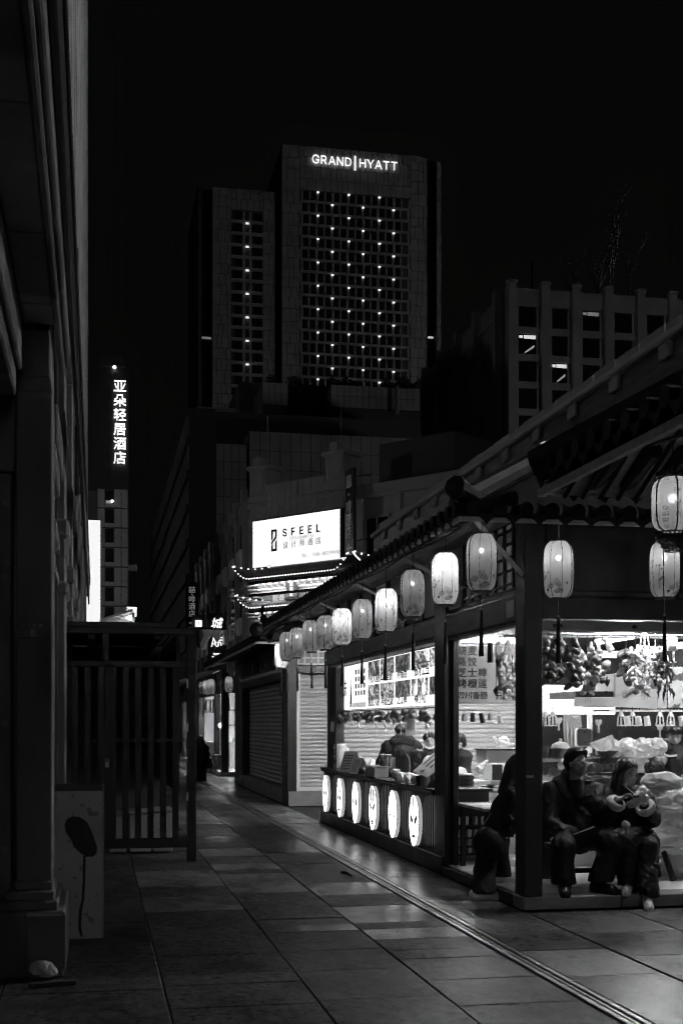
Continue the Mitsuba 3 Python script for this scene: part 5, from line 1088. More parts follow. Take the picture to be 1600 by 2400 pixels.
# roof planes (hipped), eave tiles, hip and ridge caps
RX, RZ = 5.9, 4.95
m = M()
a0, a1 = np.array([EX, FY, EZ + .06]), np.array([EX, 20.95, EZ + .06]); b0, b1 = np.array([RX, 12.5, RZ]), np.array([RX, 18.0, RZ]); c0, c1 = np.array([9.0, FY, EZ + .06]), np.array([9.0, 20.95, EZ + .06])
m.quad(a0, b0, b1, a1); m.quad(c0, c1, b1, b0); m.add([a0, c0, b0], [(0, 1, 2)]); m.add([a1, b1, c1], [(0, 1, 2)])
rf = put('roof', m, 'mat_tile_roof', stall)
tile_eave(rf, a0 - [0, 0, .03], a1 - [0, 0, .03], [-1, 0, 0], 52, EZ)
tile_eave(rf, a0 - [0, 0, .03], a0 + [3.3, 0, -.03], [0, -1, 0], 15, EZ)
hipc = M().tube([a0 + [-.06, -.06, .20], a0 + [.12, .12, .16], a0 * .5 + b0 * .5 + [0, 0, .12], b0 + [0, 0, .14]], [.09, .09, .09, .09], 9).tube([b0 + [0, 0, .14], b1 + [0, 0, .14]], .12, 8)
put('ridge_cap', hipc, 'mat_tile_roof', rf)
put('ridge_end', M().lathe([(.01, 0), (.065, .0), (.075, .03), (.055, .05), (.01, .06)], a0 + [-.04, -.07, .16], 14, R=frame([.7, -.7, 0], [0, 0, 1.0])), 'mat_tile_roof', rf)
put('ridge_end', M().ball(a1 + [0, .15, .12], (.07, .12, .08), 8).tube([a1 + [0, 0, .06], a1 + [0, .22, .10], a1 + [-.02, .27, .28], a1 + [0, .2, .36]], [.06, .05, .045, .02], 7), 'mat_tile_roof', rf)
put('roof_pipe', M().tube([a0 + (b0 - a0) * t + [-.05, -.1, .2 + .015 * math.sin(t * 40)] for t in np.linspace(.35, .85, 9)], .014, 6), 'mat_metal_dull', rf)
put('eave_cable', M().tube([(EX + .03, y, EZ - .02 - .03 * abs(math.sin(y * 1.4))) for y in np.arange(9.5, 20.9, .3)], .008, 5), 'mat_black', stall)
# ceiling and back walls
put('ceiling', M().box(3.75, 8.3, 10.25, 19.6, 2.78, 2.84), 'mat_wood_dark', stall)
put('back_wall', M().box(8.2, 8.3, 10.4, 19.6, .1, 2.77), 'mat_wood_dark', stall)
put('end_wall', M().box(3.8, 8.19, 19.52, 19.6, .1, 2.77), 'mat_wood_dark', stall)
rolling_shutter('rear_shutter', 3.82, 6.95, 19.44, 19.5, .3, 2.3, 'mat_shutter', stall)
put('inner_post', M().box(6.98, 7.12, 19.2, 19.5, .1, 2.75), 'mat_white', stall)
# counter with corrugated cladding
put('counter_top', M().box(3.545, 4.25, 12.93, 19.66, .848, .882, c=.006), 'mat_wood_dark', stall)
put('counter_core', M().box(3.63, 4.2, 12.93, 18.94, .18, .845), 'mat_wood_dark', stall)
put('base_beam', M().box(3.555, 3.625, 12.54, 19.72, 0, .19, c=.008), 'mat_wood_dark', stall)
clad = [];
yy = 12.95
m = M(); ply_pts = []
k = 0
for i in range(83):
    a = 12.95 + i * .0805
    put('cladding_rib', M().prism(Polygon([(0, 0), (.0, .012), (.012, .03), (.05, .03), (.062, .012), (.08, .012), (.08, 0)]), .65, frame([0, 1, 0], [-1, 0, 0], [0, 0, 1]), (3.628, a, .192)), 'mat_cladding', stall)
put('counter_trim', M().box(3.56, 3.60, 12.93, 19.66, .82, .846), 'mat_iron', stall)
# glowing opera-mask light boxes on the cladding
def mask(i, yc, feats, label):
    t = thing('mask_light', label, 'sign light', 'glowing mask lights on the counter')
    n = 40; th = np.arange(n) * 2 * np.pi / n; rr = random.Random(i)
    out = [(.205 * math.cos(a) * (1 + .05 * math.sin(a)) , .285 * math.sin(a) * (1 + .03 * math.cos(3 * a))) for a in th]
    pg_ = Polygon(out); X = 3.54; R = frame([0, -1, 0], [0, 0, 1])
    put('case', M().prism(pg_.buffer(-.006), .045, R, (X + .0, yc, .50)), 'mat_lit', t, emit=.15, weight=.2)
    put('lit_face', M().prism(pg_, .006, R, (X - .0455, yc, .50)), 'mat_lit', t, emit=.85, weight=.4)
    put('edge_band', M().prism(pg_.buffer(.004).difference(pg_.buffer(-.002)), .004, R, (X - .040, yc, .50)), 'mat_black', t)
    fm, gm = M(), M()
    for poly, dark in feats:
        for s in (1, -1):
            q = Polygon([(s * x * 1.08, y_ * 1.08 + .01) for x, y_ in poly]).buffer(0).intersection(pg_.buffer(-.012)) 
            (fm if dark else gm).prism(q, .002, R, (X - .0522, yc, .50))
    if fm.v: put('printed_features', fm, 'mat_black', t)
    if gm.v: put('printed_shading', gm, 'mat_mid', t)
eye = lambda dx=0, s=1: [(.03 * s, .0), (.12 * s, .055), (.15 * s, .09), (.13 * s, .02), (.09 * s, -.035), (.045 * s, -.03)]
brow = [(.02, .07), (.06, .10), (.15, .2), (.16, .16), (.08, .07), (.03, .045)]
mouth = [(0, -.15), (.05, -.16), (.07, -.2), (.045, -.185), (0, -.175)]
stripe = [(.01, .05), (.04, .24), (.1, .27), (.05, .1), (.03, .03)]
F = [
    [(eye(), 1), ([(.01, .09), (.025, .2), (.04, .22), (.03, .09)], 1), ([(.02, -.14), (.05, -.13), (.05, -.19), (.02, -.2)], 1)],
    [(eye(), 1), (brow, 0), (mouth, 1), ([(.02, -.14), (.06, -.13), (.09, -.2), (.05, -.16)], 1)],
    [(eye(0, .9), 0), ([(.04, .04), (.07, .12), (.055, .03)], 1), ([(.05, -.03), (.1, -.045), (.13, .02), (.1, -.02)], 1)],
    [(eye(), 1), (stripe, 0), ([(.06, .08), (.13, .24), (.15, .21), (.085, .07)], 1), (mouth, 1), ([(.02, -.08), (.07, -.1), (.1, -.19), (.06, -.13)], 0), ([(0, -.185), (.04, -.19), (.05, -.215), (.02, -.2), (0, -.21)], 1)],
    [([(.04, .0), (.1, -.01), (.15, -.045), (.1, -.035)], 1), ([(.02, -.15), (.05, -.16), (.07, -.19), (.04, -.172), (0, -.165)], 1)],
    [(eye(), 1), ([(.1, .18), (.13, .21), (.145, .17), (.12, .14)], 1), ([(.015, .12), (.02, .24), (.0, .25), (0, .12)], 0), ([(.03, -.02), (.045, -.06), (.03, -.075)], 1), (mouth, 1)],
]
ml = ['mask light farthest from the camera, narrow black eyes and forehead strokes', 'second farthest mask light with open black mouth', 'third mask light from the far end, pale with thin eye outlines', 'fourth mask light with radiating forehead stripes and snarling mouth', 'fifth mask light, almost blank with small closed eyes', 'mask light nearest the camera with big slanting black eyes']
for i, yc in enumerate((18.92, 17.78, 16.66, 15.57, 14.47, 13.45)): mask(i, yc, F[i], ml[i])
# interior lamps
def tube_lamp(c, L, axis, e, label, w=2.0):
    t = thing('tube_lamp', label, 'lamp'); c = np.asarray(c, float); d = np.array([1, 0, 0]) if axis == 'x' else np.array([0, 1.0, 0])
    put('tube', M().tube([c - d * L / 2, c + d * L / 2], .016, 8), 'mat_lit', t, emit=e, weight=w)
    put('batten', M().box(-L / 2 - .03, L / 2 + .03, -.03, .03, .02, .06, R=frame(d, np.cross([0, 0, 1.0], d)), o=c), 'mat_white', t)
    put('bracket', M().tube([c + [0, 0, .06], [c[0], c[1], 2.78]], .006, 5), 'mat_white', t)
TL = 24
for i, (px0, px1, py) in enumerate(((1404, 1460, 1538), (1298, 1336, 1549), (1518, 1552, 1527), (1574, 1660, 1517))):
    Yt = 13.2; a, b = GX(px0, Yt), GX(px1, Yt)
    tube_lamp(((a + b) / 2, Yt, GZ(py, (a + b) / 2, Yt)), b - a, 'x', TL, ('tube lamp glowing behind the garlands, middle of the stall front', 'short tube lamp glowing at the left of the stall front', 'tube lamp glowing behind the chilli garland', 'tube lamp at the right edge of the stall front')[i], .4)
for i, (x, yy, ax_) in enumerate(((4.5, 14.2, 'y'), (4.5, 17.0, 'y'), (6.8, 15.5, 'y'), (5.0, 10.64, 'x'), (6.8, 11.6, 'x'), (5.9, 17.6, 'x'), (6.3, 13.9, 'y'))):
    tube_lamp((x, yy, 2.70), 1.2, ax_, 60 if i == 3 else 95, ('ceiling tube lamp above the counter, near end', 'ceiling tube lamp above the counter, far end', 'ceiling tube lamp at the rear of the stall', 'ceiling tube lamp over the front seats', 'ceiling tube lamp at the stall right side', 'ceiling tube lamp before the rear shutter', 'ceiling tube lamp over the kitchen counter')[i], 2.0)
el_ = thing('eave_lamp', 'added hidden strip lamp with a shade under the rear eave of the open stall, lighting the closed shutter beyond', 'lamp')  # hidden lamp added to brighten the closed front shutter
put('lamp_face', M().quad((4.3, 20.20, 2.93), (4.3, 20.26, 2.965), (5.5, 20.26, 2.965), (5.5, 20.20, 2.93)), 'mat_lit', el_, emit=170, weight=.5)
put('shade', M().box(4.28, 5.52, 20.17, 20.27, 2.972, 3.0), 'mat_iron', el_)
# plates and stickers on the posts
a = W(1202, 1407, 10.3); put('stall_number_plate', M().box(3.578, 3.584, 10.31, 10.52, 2.53, 2.68, c=.002).box(3.574, 3.579, 10.36, 10.47, 2.56, 2.6), 'mat_mid', label='small grey number plate on the beam by the corner post', cat='plate')
put('paper_notice', M().box(3.652, 3.659, 19.02, 19.3, 1.46, 1.62), 'mat_white_paper', label='pale paper notice on the far counter post', cat='notice')
put('screw_sticker', M().box(3.60, 3.66, 10.047, 10.0495, 1.13, 1.15), 'mat_mid', label='scuffed sticker scrap on the corner post', cat='sticker')
# banner hanging from the upper wall between lanterns
n = 16; V = []
for j in range(6):
    for i in range(n):
        u = i / (n - 1); V.append((3.57 - .02 * math.sin(u * 20) * (j / 5), 14.0 + 2.0 * u, 3.12 - (.30 + .05 * math.sin(u * 14)) * j / 5 - .25 * u * (1 if j else 0) * 0 + .02 * math.sin(u * 9)))
Fq = [(j * n + i, (j + 1) * n + i, (j + 1) * n + i + 1, j * n + i + 1) for j in range(5) for i in range(n - 1)]
bn = thing('cloth_banner', 'dark scalloped cloth banner with faded strokes hanging behind the middle lanterns', 'banner')
put('cloth', trimesh.Trimesh(V, [q for f in Fq for q in ((f[0], f[1], f[2]), (f[0], f[2], f[3]))], process=False), 'mat_dark_cloth', bn, smooth=True)
put('hem', M().tube([(3.562 - .02 * math.sin(u * 20), 14.0 + 2.0 * u, 3.12 - (.30 + .05 * math.sin(u * 14)) + .02 * math.sin(u * 9)) for u in np.linspace(0, 1, 60)], .008, 5), 'mat_white', bn)
put('strokes', hanzi('味小吃', .2, (3.545, 15.7, 2.86), (0, -1, 0), UP, .003, bold=1.5, pitch=1.6), 'mat_mid', bn)

# ================================================================== second stall, closed behind shutters
s2_ = thing('shuttered_stall', 'closed dark stall with lowered rolling shutters and a name board, beyond the open stall', 'stall')
put('platform', M().box(3.62, 8.4, 23.45, 32.9, 0, .28), 'mat_concrete', s2_)
for (x0, x1, y0, y1) in ((3.60, 3.78, 23.5, 24.2), (3.60, 3.75, 31.0, 32.7), (8.2, 8.4, 23.5, 23.7)): put('post', M().box(x0, x1, y0, y1, 0.0, 3.2, c=.008), 'mat_wood_dark', s2_)
put('shutter_guide', M().box(3.785, 3.85, 23.52, 23.62, .28, 2.55, c=.004), 'mat_white', s2_)
rolling_shutter('front_shutter', 3.852, 6.2, 23.52, 23.58, .36, 2.52, 'mat_shutter', s2_)
put('bottom_bar', M().box(3.852, 6.2, 23.50, 23.58, .285, .358, c=.006), 'mat_white', s2_)
put('beam', M().box(3.785, 8.2, 23.5, 23.66, 2.56, 2.70), 'mat_wood_dark', s2_)
lt2 = put('lattice_window', M().box(3.80, 5.4, 23.56, 23.58, 2.72, 3.1), 'mat_plaster', s2_)
for i in range(12): put('bar', M().box(3.80 + i * .13, 3.83 + i * .13, 23.535, 23.558, 2.72, 3.1), 'mat_white', lt2)
for k in range(4): put('bar', M().box(3.80, 5.4, 23.54, 23.556, 2.72 + k * .12, 2.75 + k * .12), 'mat_white', lt2)
rolling_shutter('side_shutter', 3.75, 3.80, 24.2, 31.0, .3, 2.44, 'mat_shutter', s2_, axis='y', pitch=.095)
put('side_beam', M().box(3.60, 3.74, 24.2, 31.0, 2.45, 2.60, c=.006), 'mat_wood_dark', s2_)
put('side_wall', M().box(3.66, 3.74, 24.2, 32.7, 2.605, 3.25), 'mat_wood_dark', s2_)
for k in range(5): put('side_board', M().box(3.645, 3.662, 23.6, 24.3, 2.62 + k * .09, 2.69 + k * .09, c=.004), 'mat_wood_mid', s2_)
put('shutter_box', M().box(3.8, 8.3, 31, 32.8, .2, 3.2), 'mat_wood_dark', s2_)
put('rear', M().box(3.85, 8.3, 23.7, 31, .3, 3.2), 'mat_wood_dark', s2_)
e0, e1 = np.array([2.80, 21.9, 3.06]), np.array([2.80, 33.0, 3.06])
m = M(); m.quad(e0, [5.6, 24.5, 4.55], [5.6, 31, 4.55], e1); m.add([e0, [8.6, 21.9, 3.06], [5.6, 24.5, 4.55]], [(0, 1, 2)]); m.quad(e0 + [.02, .02, -.03], e1 + [.02, 0, -.03], [3.66, 33, 3.25], [3.66, 23.4, 3.25]); m.quad(e0 + [.02, .02, -.03], [3.66, 23.4, 3.25], [8.6, 23.4, 3.25], [8.6, 21.92, 3.03])
rf2 = put('roof', m, 'mat_tile_roof', s2_)
tile_eave(rf2, e0, e1, [-1, 0, 0], 40, 3.06); tile_eave(rf2, e0, e0 + [3, 0, 0], [0, -1, 0], 13, 3.06)
put('ridge_cap', M().tube([e0 + [0, 0, .15], e0 * .5 + np.array([5.6, 24.5, 4.55]) * .5 + [0, 0, .12], [5.6, 24.5, 4.65], [5.6, 31, 4.65]], .11, 8).ball(e0 + [0, 0, .2], .13, 8), 'mat_tile_roof', rf2)
put('fascia', M().box(2.79, 2.815, 21.9, 33.0, 3.005, 3.05), 'mat_wood_pale', s2_)
put('front_fascia', M().box(2.82, 8.6, 21.89, 21.915, 3.005, 3.05), 'mat_wood_pale', s2_)
nb = thing('shop_name_board', 'wide dark name board with black raised strokes and a pale lower ledge over the shutter', 'sign')
put('board', M().box(3.52, 3.60, 24.35, 30.4, 2.66, 3.17, c=.006), 'mat_wood_dark', nb)
put('ledge', M().box(3.49, 3.60, 24.33, 30.42, 2.60, 2.655, c=.004), 'mat_wood_pale', nb)
put('end_cap', M().box(3.50, 3.60, 24.28, 24.345, 2.62, 3.18, c=.004), 'mat_wood_pale', nb)
cm = M()
for i, c in enumerate('四川香肠味'): put('letter', hanzi(c, .4, (3.515, 29.9 - i * .62, 2.70), (0, -1, 0), UP, .05, bold=2.5), 'mat_black', nb)
put('panel', M().box(3.505, 3.519, 24.5, 26.4, 2.72, 2.92), 'mat_black', nb)
put('small_lettering', latin('A: R', .13, (3.5, 26.1, 2.75), (0, -1, 0), UP, .006, True, .4), 'mat_mid', nb)
lantern((3.35, 22.6, 2.62), 30, 90, 'mat_gauze_sprig', 'pale paper lantern partly hidden behind the end of the long row', 'paper lanterns under the stall eaves', cord=.1)
lantern((3.05, 20.0, 2.62), 70, 5, 'mat_gauze_lotus', 'small paper lantern behind the ninth one at the row end', 'paper lanterns under the stall eaves', cord=.2)

# ================================================================== third stall, lit, far down the street
s3 = thing('far_stall', 'small lit stall far down the street beyond the closed shutters', 'stall')
put('platform', M().box(3.62, 8.4, 37.0, 60, 0, .12), 'mat_concrete', s3)
for (x0, x1, y0, y1) in ((3.68, 3.9, 37.0, 37.25), (3.68, 3.85, 39.0, 39.5), (3.68, 3.9, 45.5, 46), (3.68, 3.9, 54, 54.5), (6.0, 6.2, 37, 37.2)): put('post', M().box(x0, x1, y0, y1, .1, 3.1, c=.01), 'mat_wood_dark', s3)
put('beam', M().box(3.68, 3.85, 37.3, 60, 2.5, 2.75), 'mat_wood_dark', s3)
put('beam', M().box(3.91, 8.2, 37.02, 37.2, 2.5, 3.0), 'mat_wood_dark', s3)
put('boards', M().box(3.72, 3.78, 37.3, 60, 2.755, 3.2), 'mat_wood_mid', s3)
put('roof', M().quad((2.75, 36.2, 3.05), (5.6, 38.5, 4.5), (5.6, 58, 4.5), (2.75, 60, 3.05)).quad((2.76, 36.2, 3.02), (2.76, 60, 3.02), (3.7, 60, 3.2), (3.7, 36.2, 3.2)), 'mat_tile_roof', s3)
put('back_wall', M().box(6.4, 6.5, 37.3, 60, .1, 2.75), 'mat_white', s3)
put('end_wall', M().box(3.9, 6.4, 47.5, 47.6, .1, 2.75), 'mat_white', s3)
put('ceiling', M().box(3.9, 6.5, 37.3, 60, 2.76, 2.8), 'mat_white', s3)
put('counter', M().box(3.72, 4.4, 39.6, 45.4, .12, .95, c=.01), 'mat_mid', s3)
put('shelf', M().box(4.0, 6.3, 40.8, 41.2, .85, .9).box(4.0, 6.3, 40.8, 41.2, 1.5, 1.54).box(4.0, 6.3, 40.8, 41.2, 2.0, 2.04).box(4.0, 6.3, 40.9, 41.2, .12, .8), 'mat_wood_mid', s3)
rr = random.Random(8)
sk = M()
for i in range(30):
    x = rr.uniform(4.05, 6.2); z = rr.choice([.9, 1.54, 2.04]); h = rr.uniform(.12, .35)
    put('jar', M().lathe([(.05, 0), (.06, .02), (.06, h * .8), (.03, h)], (x, 40.9, z), 8), rr.choice(['mat_food_mid', 'mat_food_pale', 'mat_grey', 'mat_food_dark']), s3)
for i in range(14):
    y = 39.8 + i * .42; put('hanging_pouch', M().box(3.9, 4.0, y, y + .16, 1.95 + rr.uniform(-.1, .1), 2.42, c=.02), rr.choice(['mat_food_dark', 'mat_white', 'mat_food_mid']), s3)
for i in range(7): put('fan_shape', M().lathe([(.0, 0), (.09, .01), (.0, .02)], (4.1, 41 + i * .5, 1.5 + .1 * (i % 3)), 10, R=frame([0, 1, 0], [0, 0, 1])), 'mat_food_dark', s3)
for i, (x, y) in enumerate(((5.0, 39), (5.0, 43), (5, 50))): tube_lamp((x, y, 2.6), 1.2, 'y', 330, ('near ceiling tube lamp in the far stall', 'middle ceiling tube lamp in the far stall', 'rear ceiling tube lamp in the far stall')[i], .4)
pb = W(516, 1700, 37.6)
bl_ = thing('bare_lamp', 'dazzling bare lamp on a thin white pole between the posts of the far stall', 'lamp')
put('bulb', M().ball(pb, .055, 12), 'mat_lit', bl_, emit=25, weight=.3); put('pole', M().tube([pb - [0, 0, .9], pb - [0, 0, .06]], .02, 6), 'mat_white', bl_)
for i, (px, Y_, py) in enumerate(((536.5, 36.6, 1622), (494, 38.2, 1627), (482, 41.5, 1628), (474, 44.5, 1628))):
    X = GX(px, Y_); lantern((X, Y_, GZ(py, X, Y_)), 40 * i, 5, 'mat_gauze_sprig', ('lantern hanging on the front post of the far stall', 'nearest lantern along the far stall eave', 'middle of the overlapping lanterns on the far stall eave', 'lantern half hidden behind the gate post on the far stall')[i], 'lanterns of the far stall', cord=.35, weight=.12, s=1.0)
def folding_stool(base, label, h=.5, w=.34, rot=0):
    t = thing('folding_stool', label, 'stool'); R = rotz(rot); o = np.asarray(base, float)
    put('seat', M().box(-w / 2, w / 2, -w / 2, w / 2, h - .025, h, R=R, o=o, c=.006), 'mat_wood_mid', t)
    for s in (-1, 1):
        for q in (-1, 1): put('leg', M().tube([o + R @ [s * w * .42, q * w * .42, h - .03], o + R @ [s * w * .6, q * w * .5, 0]], .014, 6), 'mat_iron', t)
    put('rung', M().tube([o + R @ [-w * .5, -w * .45, h * .35], o + R @ [w * .5, -w * .45, h * .35]], .01, 5).tube([o + R @ [-w * .5, w * .45, h * .5], o + R @ [w * .5, w * .45, h * .5]], .01, 5), 'mat_iron', t)
for i, (px, Y_) in enumerate(((493, 38.2), (512, 38.8), (500, 40))):
    folding_stool((GX(px, Y_), Y_, 0.002), ('nearest dark folding stool before the far stall', 'right dark folding stool before the far stall', 'rear dark folding stool before the far stall')[i], h=.6, rot=.3 * i)

# ================================================================== near stall at the right, mostly outside the picture: its eave corner shows
s0_ = thing('near_stall', 'near stall whose tiled eave corner and boarded soffit hang over the right edge', 'stall')
ec = np.array([2.90, 7.79, 3.13]); el = np.array([2.90, -2.0, 3.13]); er = np.array([9.0, 7.79, 3.13])
put('fascia', M().box(2.875, 2.915, -2, 7.80, 3.10, 3.15), 'mat_wood_pale', s0_)
put('far_fascia', M().box(2.93, 9.0, 7.775, 7.80, 3.115, 3.15), 'mat_wood_pale', s0_)
m = M(); m.quad(ec, er, [9.0, 6.1, 3.95], [4.55, 6.1, 3.95]); put('soffit', m.quad(el, ec, [4.55, 6.1, 3.95], [4.55, -2, 3.95]), 'mat_wood_pale', s0_)
for i in range(36):
    x = 3.05 + i * .125; run = min(1.65, (x - 2.9)); put('rafter', M().tube([(x, 7.77, 3.10), (x, 7.77 - run, 3.10 + run * .485)], .02, 4), 'mat_wood_dark', s0_)
for i in range(3): put('corner_batten', M().tube([ec + [.02 + i * .02, -.05 - .02 * i, .0 + .012 * i], ec + [.03 + .02 * i, -6, .012 * i]], .008, 4), 'mat_wood_pale', s0_)
rt = put('roof', M().quad(ec + [0, 0, .06], [5.9, 4.8, 4.7], [9, 4.8, 4.7], er + [0, 0, .06]).quad(el + [0, 0, .06], [5.9, -2, 4.7], [5.9, 4.8, 4.7], ec + [0, 0, .06]), 'mat_tile_roof', s0_)
tile_eave(rt, ec + [0, 0, -.0], ec + [2.9, 0, 0], [0, 1, 0], 13, 3.13); tile_eave(rt, el + [0, 0, .085], ec + [0, 0, .085], [-1, 0, 0], 40, 3.13)
put('ridge_cap', M().tube([ec + [-.03, .03, .18], ec + [1.5, -1.5, .98], [5.9, 4.8, 4.85]], .12, 8), 'mat_tile_roof', rt)
for y in (6.4, 2.5, -1.6): put('post', M().box(3.6, 3.78, y, y + .2, .1, 3.5, c=.006), 'mat_wood_dark', s0_)
put('platform', M().box(3.6, 8.4, -2, 6.8, 0, .11), 'mat_concrete', s0_)
put('back_wall', M().box(7.4, 7.5, -2, 6.8, .1, 3.4), 'mat_white', s0_); put('counter', M().box(3.65, 4.3, -1.3, 6.3, .11, .9), 'mat_mid', s0_)
put('upper_wall', M().box(3.65, 3.75, -1.6, 6.4, 2.6, 3.4), 'mat_wood_mid', s0_); put('ceiling', M().box(3.8, 7.4, -2, 6.6, 2.8, 2.85), 'mat_white', s0_)
put('side_shutter', M().box(3.66, 3.70, -1.3, 6.35, .9, 2.6), 'mat_shutter', s0_)  # unseen panel added to stop the stall light from reaching the left side
tube_lamp((5.4, 5.7, 2.65), 1.2, 'x', 14, 'ceiling tube lamp in the near stall beyond the right edge', .7)
tube_lamp((5.0, 1.0, 2.65), 1.2, 'y', 15, 'second ceiling tube lamp in the near stall beyond the right edge', .7)
for i in range(4): lantern((3.1, 4.6 - i * 1.6, 2.62), 30 * i, (14, 8, 5, 4)[i], 'mat_gauze_lotus', ('first', 'second', 'third', 'fourth')[i] + ' lantern under the near stall eave beyond the right edge', 'lanterns of the near stall', cord=.12)
# large seal-script lantern with fretwork rings
bt_ = thing('fret_lantern', 'large paper lantern printed with small seals between black fretwork rings at the right edge', 'lantern')
LY = 6.72; bxX = GX(1576, LY); zc0 = GZ(1245, bxX, LY); HH = GZ(1120, bxX, LY) - zc0
sh2, uv2 = lantern_shell(HH, .123, 48)
tw = T().translate([bxX, LY, zc0]).rotate([0, 0, 1], 77)
put('gauze', sh2, 'mat_gauze_seals', bt_, smooth=True, uv=uv2, tw=tw)
p_ = lantern_profile(HH, .123); rb_ = M()
for i in range(6):
    a = i * math.pi / 3; rb_.tube([(q[0] * 1.012 * math.cos(a), q[0] * 1.012 * math.sin(a), q[1]) for q in p_], .0045, 5)
put('ribs', rb_, 'mat_black', bt_, tw=tw)
put('bulb', M().ball((0, 0, HH * .62), .028, 12), 'mat_lit', bt_, tw=tw, emit=5, weight=1)
def fret(z, r_, n_, h_):
    m = M()
    for i in range(n_):
        a = i * 2 * math.pi / n_; c = np.array([r_ * math.cos(a), r_ * math.sin(a), z]); t_ = np.array([-math.sin(a), math.cos(a), 0])
        m.tube([c + h_ * (t_ * math.cos(b) + UP * math.sin(b)) for b in np.arange(9) * math.pi / 4], .0028, 4, cap=False)
    m.lathe([(r_ - .003, z - h_ - .004), (r_ + .004, z - h_ - .004), (r_ + .004, z - h_), (r_ - .003, z - h_)], n=24, close=False).lathe([(r_ - .003, z + h_), (r_ + .004, z + h_), (r_ + .004, z + h_ + .004), (r_ - .003, z + h_ + .004)], n=24, close=False)
    return m
for z, r_, n_ in ((HH + .018, .095, 26), (-.02, .098, 26), (-.05, .082, 22), (-.078, .064, 18), (-.104, .044, 12)): put('fret_ring', fret(z, r_, n_, .011), 'mat_iron', bt_, tw=tw)
put('cord', M().tube([(bxX, LY, zc0 + HH), (bxX, LY, zc0 + HH + .24)], .004, 5), 'mat_black', bt_)
put('hanger', M().tube([(bxX - .07, LY + .1, zc0 + HH + .22), (bxX + .12, LY - .1, zc0 + HH + .27)], .014, 5), 'mat_iron', bt_)

# ================================================================== taller building behind the stalls
hb = thing('rear_building', 'dark building behind the stalls with a long pale cornice climbing to the right', 'building')
HX = 9.3; HZ = 1.6 + .70 * HX
put('wall', M().box(HX, HX + 8, 14, 40.5, 0, HZ - .9), 'mat_wood_mid', hb)
put('cornice', M().box(HX - .30, HX + .2, 14, 40.5, HZ - .32, HZ - .18, c=.03), 'mat_plaster', hb)
put('cornice', M().box(HX - .18, HX + .2, 14, 40.5, HZ - .9, HZ - .33, c=.03), 'mat_wood_mid', hb)
for i in range(13): put('cornice_bracket', M().box(HX - .27, HX - .185, 14.5 + i * 2, 14.9 + i * 2, HZ - .6, HZ - .33, c=.02), 'mat_far_wall', hb)
for i in range(26): put('parapet_tile', M().box(HX - .12, HX + .2, 14 + i, 14.93 + i, HZ - .175, HZ + .06 + .02 * (i % 2), c=.02), 'mat_far_panel', hb)

# ================================================================== what stands and hangs in the open stall
rr = random.Random(21)
CT = .884
# ---- back-lit menus over the counter
MX = 3.80
def menu(y0, y1, label):
    t = thing('menu_light_box', label, 'menu'); put('case', M().box(MX + .008, MX + .10, y0, y1, 1.80, 2.475), 'mat_white', t)
    put('lit_panel', M().box(MX, MX + .007, y0 + .005, y1 - .005, 1.805, 2.47), 'mat_lit', t, emit=.5, weight=.6); return t
m1 = menu(12.95, 17.28, 'glowing menu light box with two rows of food pictures over the counter')
m2 = menu(17.30, 19.4, 'whiter glowing menu light box with small grey text, left of the picture menu')
edges = [17.24, 16.46, 15.61, 14.77, 13.94, 12.98]
def photo_emit(p, n, uv): return photo_fn(p, n, uv) * (.4 * LAMP)
mat('mat_photo', mikit.proc(photo_fn), .5)
k = 0
for (z0, z1) in ((2.25, 2.462), (1.925, 2.135)):
    for i in range(5):
        a, b = edges[i] - .03, edges[i + 1] + .03; v = [(MX - .003, a, z0), (MX - .003, b, z0), (MX - .003, b, z1), (MX - .003, a, z1)]
        tm = trimesh.Trimesh(v, [(0, 1, 2), (0, 2, 3)], process=False)
        put('food_picture', tm, 'mat_photo', m1, uv=np.array([(k + .001, 0), (k + .999, 0), (k + .999, .999), (k + .001, .999)]), emit=mikit.proc(photo_emit), weight=.02); k += 1
        if (i, z0) == (3, 1.925):
            pm = M()
            for q in range(2): pm.prism(Polygon([(.09 * math.cos(t), .075 * math.sin(t)) for t in np.arange(16) * math.pi / 8]), .002, frame([0, -1, 0], UP), (MX - .004, a - .22 - q * .36, z0 + .08)).prism(Polygon([(.035 * math.cos(t), .035 * math.sin(t)) for t in np.arange(12) * math.pi / 6]), .002, frame([0, -1, 0], UP), (MX - .004, a - .26 - q * .36, z0 + .175))
            put('food_picture_highlight', pm, 'mat_lit', m1, emit=.45, weight=.02)
cm = M()
for txt, yb, z in (('开花大香肠', 17.22, 2.155), ('四川香肠', 16.44, 2.155), ('烤榴莲', 15.5, 2.155), ('狼牙土豆', 14.62, 2.155), ('脆皮大肠', 17.2, 1.825), ('鸡翅包饭', 16.4, 1.825), ('芝士棒', 15.5, 1.825), ('味小吃', 14.6, 1.825)):
    w = .155 if len(txt) > 4 else .18; hanzi(txt, w, (MX - .001, yb, z - .09 * 0 - .0), (0, -1, 0), UP, .002, bold=.6, pitch=.98, m=cm)
put('lettering', cm, 'mat_black', m1)
tx = M()
for i in range(4):
    for j in range(4): tx.box(MX - .002, MX, 18.02 - i * .2, 18.12 - i * .2, 2.32 - j * .105, 2.39 - j * .105)
for i in range(14): tx.box(MX - .002, MX, 18.3 - i * .07, 18.335 - i * .07, 1.83, 1.90)
put('small_text_blocks', tx, 'mat_mid', m2, kind='stuff')
hz = hanzi('川', .2, (MX - .001, 19.3, 2.2), (0, -1, 0), UP, .002, m=hanzi('味', .3, (MX - .001, 19.05, 1.98), (0, -1, 0), UP, .002))
